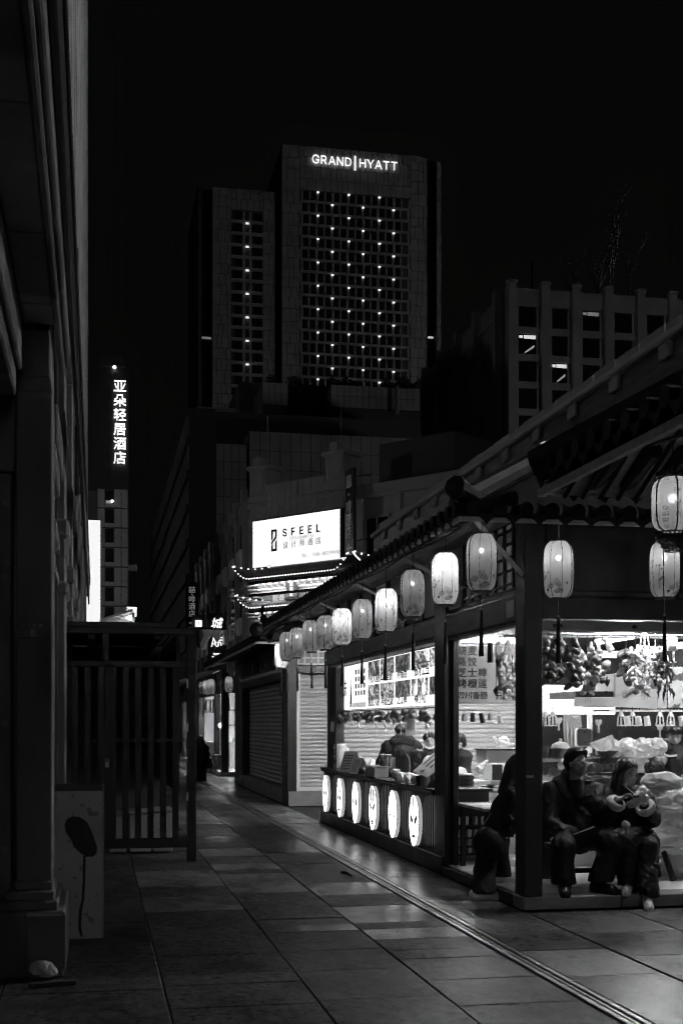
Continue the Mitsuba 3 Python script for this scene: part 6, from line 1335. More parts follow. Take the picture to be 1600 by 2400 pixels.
hz.prism(Polygon([(.0, 0), (.10, .02), (.12, .12), (.09, .3), (.05, .46), (.03, .3), (.02, .12)]), .002, frame([0, -1, 0], UP), (MX - .001, 18.5, 1.83))
put('brush_figure', hz, 'mat_black', m2)
# ---- row of dried bundles and pendants under the menus
put('hanging_rail', M().tube([(3.78, 13.0, 1.775), (3.78, 19.4, 1.775)], .009, 6), 'mat_metal_dull', label='thin steel rail under the menus for hanging bundles', cat='rail')
pos = ['farthest', 'second farthest', 'third from the far end', 'fourth from the far end', 'fifth from the far end', 'sixth from the far end', 'seventh from the far end', 'eighth from the far end', 'ninth from the far end', 'nearest']
for i in range(10):
    y = 19.0 - i * .62; c = np.array([3.78, y, 1.69])
    b = blob([('e', c + [rr.uniform(-.06, .06), rr.uniform(-.22, .22), rr.uniform(-.06, .05)], (.032, rr.uniform(.03, .07), rr.uniform(.025, .045))) for _ in range(12)], .013, .012, (.014, (34, 34, 34), i))
    t = thing('dried_bundle', pos[i] + ' of the brown dried bundles hanging under the menus', 'bundle', 'dried bundles under the menus'); put('bundle', b, 'mat_food_mid', t); put('string', M().tube([c + [0, 0, .04], (3.78, y, 1.775)], .003, 4), 'mat_black', t)
for i, px in enumerate((812, 828, 840, 858, 883, 903, 922, 940, 1000, 1008)):
    y = 13.4 + (1010 - px) / 200 * 5.2; y = GY(px, 3.86) if False else y; X = 3.9; Yp = GY(px, X); z = GZ(1694 + (i % 3) * 4, X, Yp)
    t = thing('paper_pendant', pos[i % 10].replace('farthest', 'leftmost').replace('from the far end', 'from the left').replace('second leftmost', 'second from the left').replace('nearest', 'rightmost') + ' of the small pale pendants dangling below the bundles', 'pendant', 'small pendants over the counter')
    put('disc', M().lathe([(0, 0), (.035, .0), (.035, .008), (0, .008)], (X, Yp, z), 10, R=frame([0, -1, 0], UP)), 'mat_white_paper', t); put('thread', M().tube([(X, Yp, z + .035), (X, Yp, 1.78)], .0025, 4).tube([(X, Yp, z - .03), (X, Yp, z - .13)], .004, 4), 'mat_white_paper', t)
c = W(962, 1720, 14.6)
t = thing('hanging_bag', 'clear printed bag hanging over the vendor in the window', 'bag'); put('bag', M().box(-.065, .065, -.008, .008, -.02, .24, R=rotz(-.2), o=c, c=.004), 'mat_plastic_bag', t); put('print', M().box(-.045, .045, -.0095, -.008, .05, .2, R=rotz(-.2), o=c), 'mat_food_mid', t); put('tie', M().tube([c + [0, 0, .25], c + [0, 0, .42]], .004, 5), 'mat_white', t)
# ---- counter goods
def on(px, X, z=CT): Y = GY(px, X); return np.array([X, Y, z])
def cup_stack(o, n, label, r_=.042, h=.1, m_='mat_white'):
    t = thing('cup_stack', label, 'cups'); o = np.asarray(o, float)
    put('base_cup', M().lathe([(r_ * .75, 0), (r_, h), (r_ * .97, h), (r_ * .72, .004)], o, 16), m_, t)
    for i in range(n): put('nested_cup', M().lathe([(r_ * .97, h + .012 * i), (r_ * 1.06, h + .008 + .012 * i), (r_ * 1.06, h + .012 + .012 * i), (r_ * .9, h + .012 + .012 * i)], o, 16), m_, t)
o = on(797, 3.75); cn = thing('printed_canister', 'pale canister with black writing at the far end of the counter', 'canister')
put('can', M().lathe([(.10, 0), (.105, .02), (.105, .36), (.09, .39), (.03, .40)], o, 20), 'mat_white', cn); put('lettering', hanzi('四川', .11, o + [-.108, .07, .2], (0, -1, 0), UP, .003, bold=1, m=hanzi('香肠', .11, o + [-.108, .07, .07], (0, -1, 0), UP, .003, bold=1)), 'mat_black', cn)
cup_stack(o + [.02, .0, .40], 10, 'tall stack of paper cups on the printed canister')
cup_stack(on(812, 3.95), 18, 'stack of paper cups right of the canister')
cup_stack(on(816, 3.8), 14, 'shorter stack of paper cups before the canister')
def tent_card(o, w, h, rot, label, n=6):
    t = thing('price_card', label, 'card'); R = rotz(rot); o = np.asarray(o, float); m = M(); m.add([(-w / 2, -.1, 0), (w / 2, -.1, 0), (w / 2, 0, h), (-w / 2, 0, h)], [(0, 1, 2), (0, 2, 3)], R, o).add([(-w / 2, .1, 0), (-w / 2, 0, h), (w / 2, 0, h), (w / 2, .1, 0)], [(0, 1, 2), (0, 2, 3)], R, o)
    put('card', m, 'mat_white_paper', t); lm = M()
    for i in range(n):
        z = h * (.15 + .75 * i / n); lm.add([(-w * .4, -.102 + .1 * z / h, z), (w * rr.uniform(.1, .4), -.102 + .1 * z / h, z), (w * .3, -.102 + .1 * (z + .01) / h, z + h * .05), (-w * .4, -.102 + .1 * (z + .01) / h, z + h * .05)], [(0, 1, 2), (0, 2, 3)], R, o)
    put('text_lines', lm, 'mat_grey', t)
tent_card(on(822, 3.63), .34, .30, -1.2, 'white folded price card with grey lines at the counter edge')
tent_card(on(842, 3.63), .26, .22, -1.3, 'smaller white folded price card right of the big one')
def lump(o, r_, n, label, m_, cat, name, seed, h=.012, fold=.014, k=.025):
    q = random.Random(seed); o = np.asarray(o, float)
    return put(name, blob([('e', o + [q.uniform(-r_[0], r_[0]) * .6, q.uniform(-r_[1], r_[1]) * .6, r_[2] * q.uniform(.4, .9)], (r_[0] * .55, r_[1] * .45, r_[2] * .7)) for _ in range(n)], h, k, (fold, (18, 18, 18), seed)), m_, smooth=True, label=label, cat=cat)
lump(on(832, 3.95), (.14, .34, .14), 5, 'white plastic bag heaped on the counter behind the price cards', 'mat_plastic_bag', 'bag', 'plastic_bag', 3)
lump(on(858, 3.95), (.16, .4, .12), 6, 'tray of pale wrapped buns in the middle of the counter', 'mat_food_pale', 'buns', 'bun_pile', 5)
put('bun_tray', M().box(3.8, 4.1, 15.9, 17.0, CT, CT + .04, c=.008), 'mat_metal', label='steel tray under the pale buns', cat='tray')
o = on(852, 3.66); lump(o, (.06, .1, .07), 3, 'dark stack of wrapped snacks before the buns', 'mat_food_dark', 'snacks', 'snack_stack', 7)
o = on(868, 3.63); put('sauce_bottle', M().lathe([(.035, 0), (.04, .02), (.04, .13), (.015, .17), (.012, .2), (.018, .2), (.018, .22), (0, .22)], o, 14), 'mat_white', label='white squeeze bottle at the counter edge', cat='bottle')
o = on(882, 3.66); put('steel_box', M().box(-.1, .1, -.28, .28, 0, .13, o=o, c=.01).box(-.11, .11, -.29, .29, .131, .145, o=o, c=.006), 'mat_metal', label='low steel food box at the counter edge', cat='box')
# skewers standing in a tub
t = thing('skewer_tub', 'dark tub packed with upright round skewers on the counter', 'tub'); o = on(901, 3.74)
put('tub', M().lathe([(.08, 0), (.11, .02), (.115, .12), (.105, .12)], o, 18), 'mat_black', t)
for i in range(11):
    a = i * 2.4; p = o + [.06 * math.cos(a) * (i % 3) / 2, .07 * math.sin(a), 0]; top = p + [.02 * math.cos(a), .03 * math.sin(a), .30]
    m = M().tube([p, top], .003, 4)
    for q in range(7): m.ball(p + (top - p) * (.28 + q * .11), .021, 7)
    put('skewer', m, 'mat_food_dark' if i % 3 else 'mat_food_mid', t)
o = on(915, 4.0); put('steel_can', M().lathe([(.07, 0), (.07, .24), (.066, .24), (.066, .02)], o, 18), 'mat_metal', label='shiny steel can behind the skewers', cat='can')
o = on(930, 3.9); put('enamel_bowl', M().lathe([(.07, 0), (.15, .10), (.155, .10), (.14, .09), (.06, .012)], o, 20), 'mat_white', label='white bowl behind the round fan', cat='bowl')
o = on(950, 3.85); t = thing('round_fan', 'flat grey round fan leaning on the counter', 'fan'); put('blade', M().lathe([(0, 0), (.155, 0), (.16, .006), (.155, .012), (0, .012)], o + [0, 0, .165], 24, R=frame([.15, -.98, .05], [0, .05, 1.0])), 'mat_mid', t); put('handle', M().tube([o + [0, 0, .03], o + [0, .01, -.0]], .01, 6), 'mat_wood_mid', t)
t = thing('menu_card', 'large tilted white menu card with columns of brush characters at the counter end', 'card')
q = [W(966, 1808, 13.75), W(1000, 1822, 13.2), W(1022, 1776, 13.5), W(987, 1767, 14.05)]
u1 = (q[1] - q[0]); v1 = (q[3] - q[0]); w1, h1 = np.linalg.norm(u1), np.linalg.norm(v1); u1 /= w1; v1 = v1 - u1 * (v1 @ u1); v1 /= np.linalg.norm(v1); R1 = frame(u1, v1)
put('card', M().box(0, w1, 0, h1, -.012, 0, R=R1, o=q[0], c=.004), 'mat_white_paper', t)
cm = M()
for i, s in enumerate(('烧麦蒸饺', '芝士香肠', '榴莲鸡翅')): hanzi(s, .062, q[0] + u1 * (.05 + i * .14) + v1 * (h1 * .74) + R1[:, 2] * .001, u1, v1, .002, vertical=True, bold=2, pitch=.95, m=cm)
put('lettering', cm, 'mat_grey', t)
for i, (px, X, s, m_) in enumerate(((930, 3.64, 1, 'mat_food_mid'), (945, 3.66, 1.1, 'mat_food_pale'), (960, 3.63, 1, 'mat_food_pale'), (975, 3.62, .9, 'mat_white_paper'))):
    lump(on(px, X), (.07 * s, .14 * s, .08 * s), 4, ('clear bag of nuts at the counter edge, leftmost of four', 'crinkled bag of snacks second from left at the counter edge', 'crinkled pale bag third from left at the counter edge', 'white paper bag rightmost at the counter edge')[i], m_, 'bag', 'snack_bag', 30 + i, .01, .018)
o = on(985, 3.63); put('dark_cup', M().lathe([(.045, 0), (.055, .11), (.05, .11), (.04, .01)], o, 16), 'mat_black', label='dark cup near the near end of the counter', cat='cup')
o = on(996, 3.64); put('glass_jar', M().lathe([(.05, 0), (.055, .02), (.055, .15), (.045, .17), (.048, .19), (0, .19)], o, 16), 'mat_metal_dull', label='shiny jar beside the small blackboard', cat='jar')
t = thing('small_blackboard', 'small tilted blackboard with chalk writing at the near end of the counter', 'sign'); q0 = on(999, 3.60)
Rb_ = frame([.25, -.97, 0], [.55, .14, .82]); Rb_[:, 1] -= Rb_[:, 0] * (Rb_[:, 0] @ Rb_[:, 1]); Rb_[:, 1] /= np.linalg.norm(Rb_[:, 1]); Rb_[:, 2] = np.cross(Rb_[:, 0], Rb_[:, 1])
put('board', M().box(0, .36, 0, .24, -.012, 0, R=Rb_, o=q0, c=.004), 'mat_black', t); put('chalk', hanzi('烤榴莲', .085, q0 + Rb_ @ [.03, .09, .001], Rb_[:, 0], Rb_[:, 1], .0015), 'mat_grey', t)
o = on(1012, 4.0); put('dark_kettle', M().lathe([(.07, 0), (.08, .1), (.05, .17), (.02, .19), (.0, .2)], o, 16), 'mat_black', label='dark kettle beside the counter post', cat='kettle')
# ---- second counter inside (behind the vendors' row) with griddle
put('griddle_table', M().box(4.7, 6.6, 14.0, 15.0, .11, .9, c=.01), 'mat_metal_dull', label='steel griddle table behind the counter', cat='table')

# ================================================================== doorway
YD = 12.75
def frontal(name, px0, px1, py0, py1, Y, mt, th=.02, c=.004, **kw):
    a, b = W(px0, py1, Y), W(px1, py0, Y); return put(name, M().box(a[0], b[0], Y, Y + th, a[2], b[2], c=c), mt, **kw)
t = thing('snack_board', 'white board with five rows of black brush characters inside the doorway', 'sign')
a, b = W(1066, 1645, YD), W(1222, 1515, YD); put('board', M().box(a[0], b[0], YD, YD + .02, a[2], b[2], c=.003), mat('mat_board_white', .62, .5) or 'mat_board_white', t)
put('frame', M().box(a[0], b[0], YD - .01, YD + .03, a[2] - .02, a[2] - .003), 'mat_metal_dull', t)
cm = M(); cw = 23.6 * depth(a[0], YD) / FOC
for s, py, px in (('烧麦', 1536.5, 1071), ('蒸饺', 1562.5, 1071), ('芝士棒', 1588, 1071), ('烤榴莲', 1613.5, 1071), ('四川香肠 开花', 1639, 1071)):
    p = W(px, py, YD - .001); hanzi(s, cw * (1.0 if len(s) < 4 else .78), p, (1, 0, 0), UP, .002, bold=1.4, pitch=1.06 if len(s) < 4 else 1.02, m=cm)
put('lettering', cm, 'mat_black', t)
put('door_rail', M().tube([W(1064, 1664, 12.9), W(1210, 1664, 12.9)], .012, 6), 'mat_white', label='white rail across the doorway under the snack board', cat='rail')
def item_cup(c, h, r_, tilt, label, m_, name='hanging_cup', cat='cup'):
    R = np.array([[math.cos(tilt), 0, -math.sin(tilt)], [0, 1, 0], [math.sin(tilt), 0, math.cos(tilt)]]); c = np.asarray(c, float)
    t = thing(name, label, cat); put('body', M().lathe([(r_, -h / 2), (r_ * .85, h / 2), (r_ * .8, h / 2 + .004), (0, h / 2 + .004)], c, 14, R=R), m_, t); put('hook', M().tube([c + R @ [0, 0, h / 2], c + [0, 0, h / 2 + .05]], .003, 4), 'mat_black', t)
for i, (px, py, h, ti, m_, lb_) in enumerate(((1087, 1682, 16, 0, 'mat_metal_dull', 'pale glass lamp hanging leftmost on the doorway rail'), (1107, 1682, 20, 0, 'mat_black', 'black lamp hanging second on the doorway rail'), (1129, 1683, 23, .25, 'mat_black', 'black tube hanging third on the doorway rail'), (1148, 1680, 16, 0, 'mat_metal_dull', 'clear lamp hanging fourth on the doorway rail'), (1171, 1686, 21, .3, 'mat_white', 'tilted white cup hanging fifth on the doorway rail'))):
    item_cup(W(px, py, 12.95), h * .0046, .028, ti, lb_, m_)
def lamp_model(c, label, m_='mat_white', s=1.0):
    c = np.asarray(c, float); t = thing('mini_lantern', label, 'lantern')
    put('roof', M().lathe([(.0, .09), (.018, .085), (.035, .045), (.038, .04)], c, 6), m_, t)
    for i in range(6):
        a = i * math.pi / 3; put('upright', M().tube([c + [.034 * math.cos(a), .034 * math.sin(a), .04], c + [.044 * math.cos(a), .044 * math.sin(a), -.05]], .006, 4), m_, t)
    put('base', M().lathe([(.052, -.062), (.052, -.05), (.0, -.05)], c, 6), m_, t); put('hook', M().tube([c + [0, 0, .085], c + [0, 0, .14]], .003, 4), 'mat_black', t)
lamp_model(W(1169, 1522, 12.2), 'white lantern ornament hanging at the top of the doorway, left of two'); lamp_model(W(1191, 1520, 12.1), 'white lantern ornament hanging at the top of the doorway, right of two')
item_cup(W(1149, 1530, 12.3), .2, .035, 0, 'black tube hanging over the corner of the snack board', 'mat_black')
def garland(px, py0, py1, Y, kinds, n, label, seed, w=.075):
    q = random.Random(seed); t = thing('vegetable_garland', label, 'garland', 'hanging vegetable garlands'); a, b = W(px, py0, Y), W(px, py1, Y)
    put('cord', M().tube([a + [0, 0, .25], b], .004, 4), 'mat_black', t)
    for i in range(n):
        f = (i + .5) / n; c = a + (b - a) * f; k = q.choice(kinds); s = q.uniform(.85, 1.2); an = q.uniform(0, 6.28); d = np.array([math.cos(an), math.sin(an), 0]); c = c + d * w * .6
        R = frame([d[1], -d[0], 0], [d[0] * .6, d[1] * .6, .8]); R[:, 2] = np.cross(R[:, 0], R[:, 1])
        if k == 'garlic': put('garlic', M().lathe([(.0, -.03), (.03, -.022), (.036, 0), (.02, .022), (.006, .04), (0, .045)], c, 9, R=frame([1, 0, 0], [0, 1, 0])), 'mat_food_pale', t, smooth=True)
        elif k == 'eggplant': put('eggplant', M().ball(c, (.032 * s, .032 * s, .06 * s), 9, R=R), 'mat_food_dark', t, smooth=True)
        elif k == 'corn': put('corn', M().ball(c, (.022, .022, .075 * s), 8, R=R), 'mat_food_pale', t, smooth=True)
        elif k == 'pepper': put('pepper', M().lathe([(0, -.05), (.014, -.03), (.026, 0), (.03, .02), (.012, .034), (.004, .05)], c, 8, R=frame([1, 0, 0], [0, 1, 0])), q.choice(['mat_food_mid', 'mat_food_dark']), t, smooth=True)
        elif k == 'tomato': put('tomato', M().ball(c, .036 * s, 9), q.choice(['mat_food_mid', 'mat_food_dark']), t, smooth=True)
        elif k == 'chilli': put('chilli', M().tube([c, c + d * .03 - UP * .05, c + d * .02 - UP * .11], [.012, .012, .002], 6), 'mat_food_dark', t)
        elif k == 'gourd': put('gourd', M().lathe([(0, -.05), (.034, -.03), (.03, 0), (.014, .015), (.02, .03), (.01, .05), (0, .055)], c, 9, R=frame([1, 0, 0], [0, 1, 0])), q.choice(['mat_food_pale', 'mat_food_mid']), t, smooth=True)
garland(1163, 1540, 1625, 12.1, ['tomato', 'pepper'], 9, 'dark tomato garland over the right side of the snack board', 1)
garland(1185, 1530, 1640, 12.0, ['corn', 'garlic'], 12, 'pale corn and garlic garland beside the corner post in the doorway', 2)
garland(1200, 1530, 1640, 12.1, ['corn', 'garlic', 'gourd'], 12, 'pale gourd garland nearest the corner post in the doorway', 3)
# shelves with drinks, table, steamers, oven
sh_ = thing('drinks_rack', 'black shelf rack of wrapped drinks inside the doorway', 'rack'); a0_, a1_ = GX(1068, 12.7), GX(1160, 12.7)
zs_ = [GZ(p, a0_, 12.7) for p in (2004, 1985, 1965, 1935, 1882)]
for z in zs_: put('shelf', M().box(a0_, a1_, 12.7, 13.1, z - .012, z), 'mat_iron', sh_)
for x in (a0_, a1_ - .025):
    for y in (12.70, 13.07): put('leg', M().box(x, x + .022, y - .003, y + .022, .106, zs_[-1] + .0), 'mat_iron', sh_)
for j, (z, n_) in enumerate(((zs_[0], 6), (zs_[1], 6), (zs_[2], 6), (zs_[3], 4))):
    for i in range(n_):
        x = a0_ + .04 + i * .065 * (6 / n_); c = np.array([x, 12.78, z])
        put('drink_can', M().lathe([(.026, 0), (.029, .006), (.029, .08), (.02, .088), (0, .088)], c, 10), ('mat_food_pale', 'mat_white', 'mat_metal')[(i + j) % 3], label='%s drink can from the left on the %s shelf of the doorway rack' % (('leftmost', 'second', 'third', 'fourth', 'fifth', 'sixth')[i], ('bottom', 'second', 'third', 'top')[j]), cat='can', group='cans on the %s rack shelf' % ('bottom', 'second', 'third', 'top')[j])
tb = thing('plank_table', 'small dark table with a pale plank top in the doorway', 'table')
q = [W(1067, 1881, 12.5), W(1172, 1879, 12.4), W(1172, 1905, 11.55), W(1126, 1906, 11.55)]; zt = q[0][2]
for i in range(5): put('plank', M().box(GX(1075, 12.4), GX(1075, 12.4) + .75, 11.55 + i * .18, 11.725 + i * .18, zt - .03, zt, c=.004), 'mat_white_paper' if i % 2 else 'mat_wood_pale', tb)
for x in (.02, .68):
    for y in (11.58, 12.38): put('leg', M().box(GX(1075, 12.4) + x, GX(1075, 12.4) + x + .05, y, y + .05, .107, zt - .032, c=.004), 'mat_wood_dark', tb)
put('apron', M().box(GX(1075, 12.4) + .01, GX(1075, 12.4) + .74, 11.56, 11.578, zt - .12, zt - .032), 'mat_wood_dark', tb)
kt = thing('kitchen_counter', 'steel work counter with a shiny skirt behind the doorway table', 'counter'); a, b = GX(1070, 13.3), GX(1190, 13.3) + .6
zk = GZ(1850, a, 13.3); put('top', M().box(a, b, 13.3, 14.2, zk - .03, zk, c=.006), 'mat_metal', kt); put('skirt', blob([('c', (a + .08, 13.34, zk - .12), (b - .05, 13.34, zk - .12), .07, .07)], .02, .02, (.03, (9, 3, 9), 4)), 'mat_plastic_bag', kt); put('body', M().box(a, b, 13.4, 14.2, .11, zk - .032), 'mat_metal_dull', kt)
for i, (px, r_, n_, lb_) in enumerate(((1092, .085, 3, 'stack of bamboo steamers at the left of the work counter'),)):
    o = W(px, 1849, 13.5); o[2] = zk; t = thing('bamboo_steamer', lb_, 'steamer')
    for k in range(n_): put('tier', M().lathe([(r_, .048 * k), (r_ + .006, .004 + .048 * k), (r_ + .006, .04 + .048 * k), (r_, .044 + .048 * k), (0, .044 + .048 * k)], o, 24), 'mat_wood_mid', t)
    put('lid', M().lathe([(r_ + .008, .146), (r_ + .008, .16), (r_ * .6, .17), (0, .172)], o, 24), 'mat_wood_pale', t)
for i in range(5): 
    o = W(1120 + i * 14, 1846, 13.45); o[2] = zk; put('dish', M().lathe([(.03, 0), (.06 + .01 * (i % 2), .02 + .012 * (i % 3)), (.055, .02 + .012 * (i % 3)), (.02, .006)], o, 14), ('mat_white', 'mat_metal', 'mat_wood_mid')[i % 3], label=('first', 'second', 'third', 'fourth', 'fifth')[i] + ' dish from the left on the work counter behind the doorway', cat='dish')
ov = thing('toaster_oven', 'small oven with black glass door on the shelf behind the doorway', 'oven'); Yo = 14.4
a, b = W(1151, 1830, Yo), W(1193, 1790, Yo); put('body', M().box(a[0], b[0], Yo, Yo + .3, a[2], b[2], c=.006), 'mat_white', ov); put('door', M().box(a[0] + .008, a[0] + (b[0] - a[0]) * .6, Yo - .012, Yo - .001, a[2] + .008, b[2] - .008, c=.003), 'mat_black', ov)
for i in range(3): put('knob', M().lathe([(.013, 0), (.011, .014), (0, .014)], (a[0] + (b[0] - a[0]) * .8, Yo - .0005, a[2] + .04 + i * .055), 10, R=frame([1, 0, 0], UP)), 'mat_mid', ov)
put('oven_shelf', M().box(a[0] - .35, b[0] + .6, Yo - .02, Yo + .5, a[2] - .04, a[2] - .002).box(a[0] - .35, b[0] + .6, Yo + .05, Yo + .5, .11, a[2] - .041), 'mat_white', label='white cabinet under the small oven', cat='cabinet')
ex = thing('steel_extractor', 'brushed steel extractor box above the small oven', 'extractor'); a, b = W(1138, 1790, Yo + .1), W(1225, 1758, Yo + .1)
put('box', M().box(a[0], b[0], Yo + .1, Yo + .5, a[2], b[2], c=.006), 'mat_metal', ex); put('lid', M().box(a[0] - .03, b[0], Yo + .08, Yo + .5, b[2] + .001, b[2] + .014), 'mat_iron', ex)
o = W(1172, 1752, Yo + .2); lump(o - [0, 0, .02], (.1, .06, .11), 4, 'white handled plastic bag on the steel extractor', 'mat_plastic_bag', 'bag', 'carrier_bag', 9, .01, .02); put('handle', M().tube([o + [-.05, 0, .05], o + [-.09, 0, .12], o + [-.075, 0, .14], o + [-.02, 0, .06]], .01, 6), 'mat_plastic_bag', 'carrier_bag')
o = W(1124, 1800, 14.3); put('twisted_wrap', blob([('c', o, o + [.1, 0, .09], .03, .012), ('e', o - [0, 0, .02], (.05, .04, .05))], .009, .02, (.02, (30, 30, 30), 5)), 'mat_plastic_bag', label='twisted clear wrap on the cabinet left of the oven', cat='wrap')
lump(W(1082, 1822, 14.0) - [0, 0, .08], (.09, .06, .13), 5, 'stack of clear boxes beside the doorway post', 'mat_plastic_bag', 'boxes', 'clear_box_stack', 12, .012, .02)

# ================================================================== front opening: garlands, lamps, hood, pots, bags
YG = 10.75
gs = [(1284, 1500, 1600, 'dark eggplant garland next to the corner post', ['eggplant', 'tomato'], 11), (1298, 1490, 1590, 'second garland from the corner post, dark with stems', ['eggplant', 'pepper'], 10), (1313, 1500, 1595, 'third garland from the corner post, drooping dark eggplants', ['eggplant'], 9), (1340, 1500, 1612, 'fourth garland from the corner post, dark tomatoes', ['tomato', 'eggplant'], 11), (1352, 1520, 1600, 'fifth garland from the corner post with pale garlic', ['garlic', 'tomato'], 9), (1376, 1540, 1625, 'sixth garland from the corner post, bright white gourds', ['gourd', 'garlic', 'corn'], 10), (1391, 1515, 1610, 'seventh garland from the corner post, round pale gourds', ['gourd', 'tomato'], 9), (1411, 1545, 1600, 'eighth garland, short mixed peppers left of the hood', ['pepper', 'tomato', 'gourd'], 7), (1466, 1525, 1600, 'dark pepper garland left of the corn', ['tomato', 'eggplant'], 8), (1489, 1520, 1625, 'pale garlic garland right of the dark peppers', ['garlic', 'gourd', 'corn'], 11), (1504, 1520, 1625, 'corn garland hanging before the hood', ['corn', 'gourd'], 10), (1521, 1530, 1610, 'pale garlic garland right of the corn', ['garlic', 'corn'], 9), (1541, 1525, 1600, 'mixed garland left of the chilli string', ['pepper', 'gourd', 'garlic'], 8), (1560, 1535, 1622, 'dark chilli string near the right edge', ['chilli'], 14)]
for i, (px, p0, p1, lb_, ks, n_) in enumerate(gs): garland(px, p0, p1, YG + .18 * (i % 3), ks, int(n_ * 1.9), lb_, 40 + i)
put('garland_bar', M().tube([(3.76, 10.8, 2.42), (6.5, 10.8, 2.42)], .012, 6).tube([(3.76, 11.12, 2.42), (6.5, 11.12, 2.42)], .012, 6), 'mat_metal_dull', label='pair of steel bars over the stall front from which garlands hang', cat='bar')
item_cup(W(1424, 1510, 11.0), .14, .034, .55, 'tilted pale cup hanging among the garlands', 'mat_mid')
lamp_model(W(1510, 1500, 10.8), 'white lantern ornament hanging above the corn garland')
put('white_pipe', M().tube([W(1578, 1490, 11.4), W(1578, 1552, 11.4)], .012, 8).lathe([(.03, 0), (.03, .01), (0, .01)], W(1578, 1553, 11.4), 12), 'mat_white', label='white pipe with a round foot at the right edge', cat='pipe')
put('hanging_box', M().box(-.05, .05, -.03, .03, -.07, .07, o=W(1573, 1508, 10.9), c=.006), 'mat_white', label='white box hanging beside the right lantern tassel', cat='box')
wl = thing('white_light_box', 'overexposed white light box with faint writing at the left of the stall front', 'light box')
a, b = W(1262, 1675, 13.6), W(1442, 1606, 13.6); put('case', M().box(a[0], b[0], 13.62, 13.74, a[2], b[2]), 'mat_white', wl); put('lit_panel', M().box(a[0], b[0], 13.61, 13.618, a[2] + .005, b[2] - .005), 'mat_lit', wl, emit=.38, weight=.4)
put('lettering', hanzi('四川味小吃', .085, W(1288, 1664, 13.609), (1, 0, 0), UP, .001), 'mat_white_paper', wl)
hd = thing('extractor_hood', 'pale painted extractor hood with slanting slatted underside', 'hood')
a, b = W(1345, 1655, 12.4), W(1537, 1605, 12.4); zb0, zb1 = a[2], b[2]
put('front_panel', M().prism(Polygon([(GX(1345, 12.4), zb0 - .0), (GX(1440, 12.4), zb0 - .005), (GX(1538, 12.4), zb0 - .03), (GX(1538, 12.4), zb1 + .05), (GX(1440, 12.4), zb0 + .10), (GX(1345, 12.4), zb0 + .095)]), .02, frame([1, 0, 0], UP), (0, 12.4, 0)), 'mat_hood', hd)
put('body', M().box(GX(1440, 12.4), GX(1538, 12.4), 12.403, 13.3, zb0, zb1 + .12, c=.01), 'mat_hood', hd)
put('side_panel', M().box(GX(1541, 12.4), GX(1562, 12.4), 12.4, 12.42, zb0 - .02, zb1 + .05), 'mat_hood', hd)
for i in range(12): x = GX(1440, 12.4) + i * .04; put('louvre', M().box(x, x + .02, 12.41, 13.0, zb0 - .05, zb0 - .035), 'mat_iron', hd)
put('dark_top', M().box(GX(1350, 12.4), GX(1438, 12.4), 12.42, 13.2, zb0 + .09, zb0 + .16), 'mat_iron', hd)
put('brush_marks', hanzi('川', .07, W(1370, 1648, 12.378), (1, 0, 0), UP, .001, m=hanzi('小', .09, W(1500, 1640, 12.378), (1, 0, 0), UP, .001, m=hanzi('香', .09, W(1455, 1637, 12.378), (1, 0, 0), UP, .001))), 'mat_grey', hd)
put('picture_panel', M().box(GX(1566, 13.0), GX(1700, 13.0), 13.0, 13.02, GZ(1658, 5, 13), GZ(1560, 5, 13)), mat('mat_mural', mikit.proc(lambda p, n, uv: mi.Color3f(.5 - .42 * smoothstep(.5, .6, fbm(p.x * 9, 1, p.z * 9, 4)))), .6) or 'mat_mural', label='framed ink picture panel at the right edge of the stall front', cat='picture')
put('lamp_rail', M().box(GX(1430, 12.2), GX(1700, 12.2), 12.2, 12.23, GZ(1668, 5, 12.2), GZ(1663, 5, 12.2)), 'mat_white', label='white rail below the extractor hood', cat='rail')
rw = [(1278, 'lamp'), (1295, 'lamp'), (1455, 'lamp'), (1470, 'cup'), (1482, 'lamp'), (1496, 'cup'), (1516, 'cup'), (1546, 'lamp'), (1571, 'lamp'), (1597, 'cup')]
od = ['leftmost', 'second', 'third', 'fourth', 'fifth', 'sixth', 'seventh', 'eighth', 'ninth', 'tenth']
for i, (px, k) in enumerate(rw):
    c = W(px, 1688, 12.2)
    if k == 'lamp': lamp_model(c, od[i] + ' ornament of the white row below the hood, a mini lantern', s=1)
    else: item_cup(c + [0, 0, -.01], .10, .036, rr.uniform(-.15, .25), od[i] + ' ornament of the white row below the hood, a pale cup', 'mat_white')
for i, (px, py) in enumerate(((1309, 1690), (1402, 1695), (1546, 1706))):
    c = W(px, py, 12.3); t = thing('knot_charm', ('knotted charm hanging beside the left mini lanterns', 'knotted charm hanging over the dark speaker', 'round charm hanging under the eighth ornament')[i], 'charm'); put('knot', M().ball(c, (.035, .015, .03), 9).ball(c + [.02, 0, .02], (.02, .012, .02), 8).ball(c + [-.02, 0, .02], (.02, .012, .02), 8), 'mat_food_pale', t); put('fringe', M().tube([c, c - [0, 0, .1]], [.008, .012], 6), 'mat_food_pale', t)
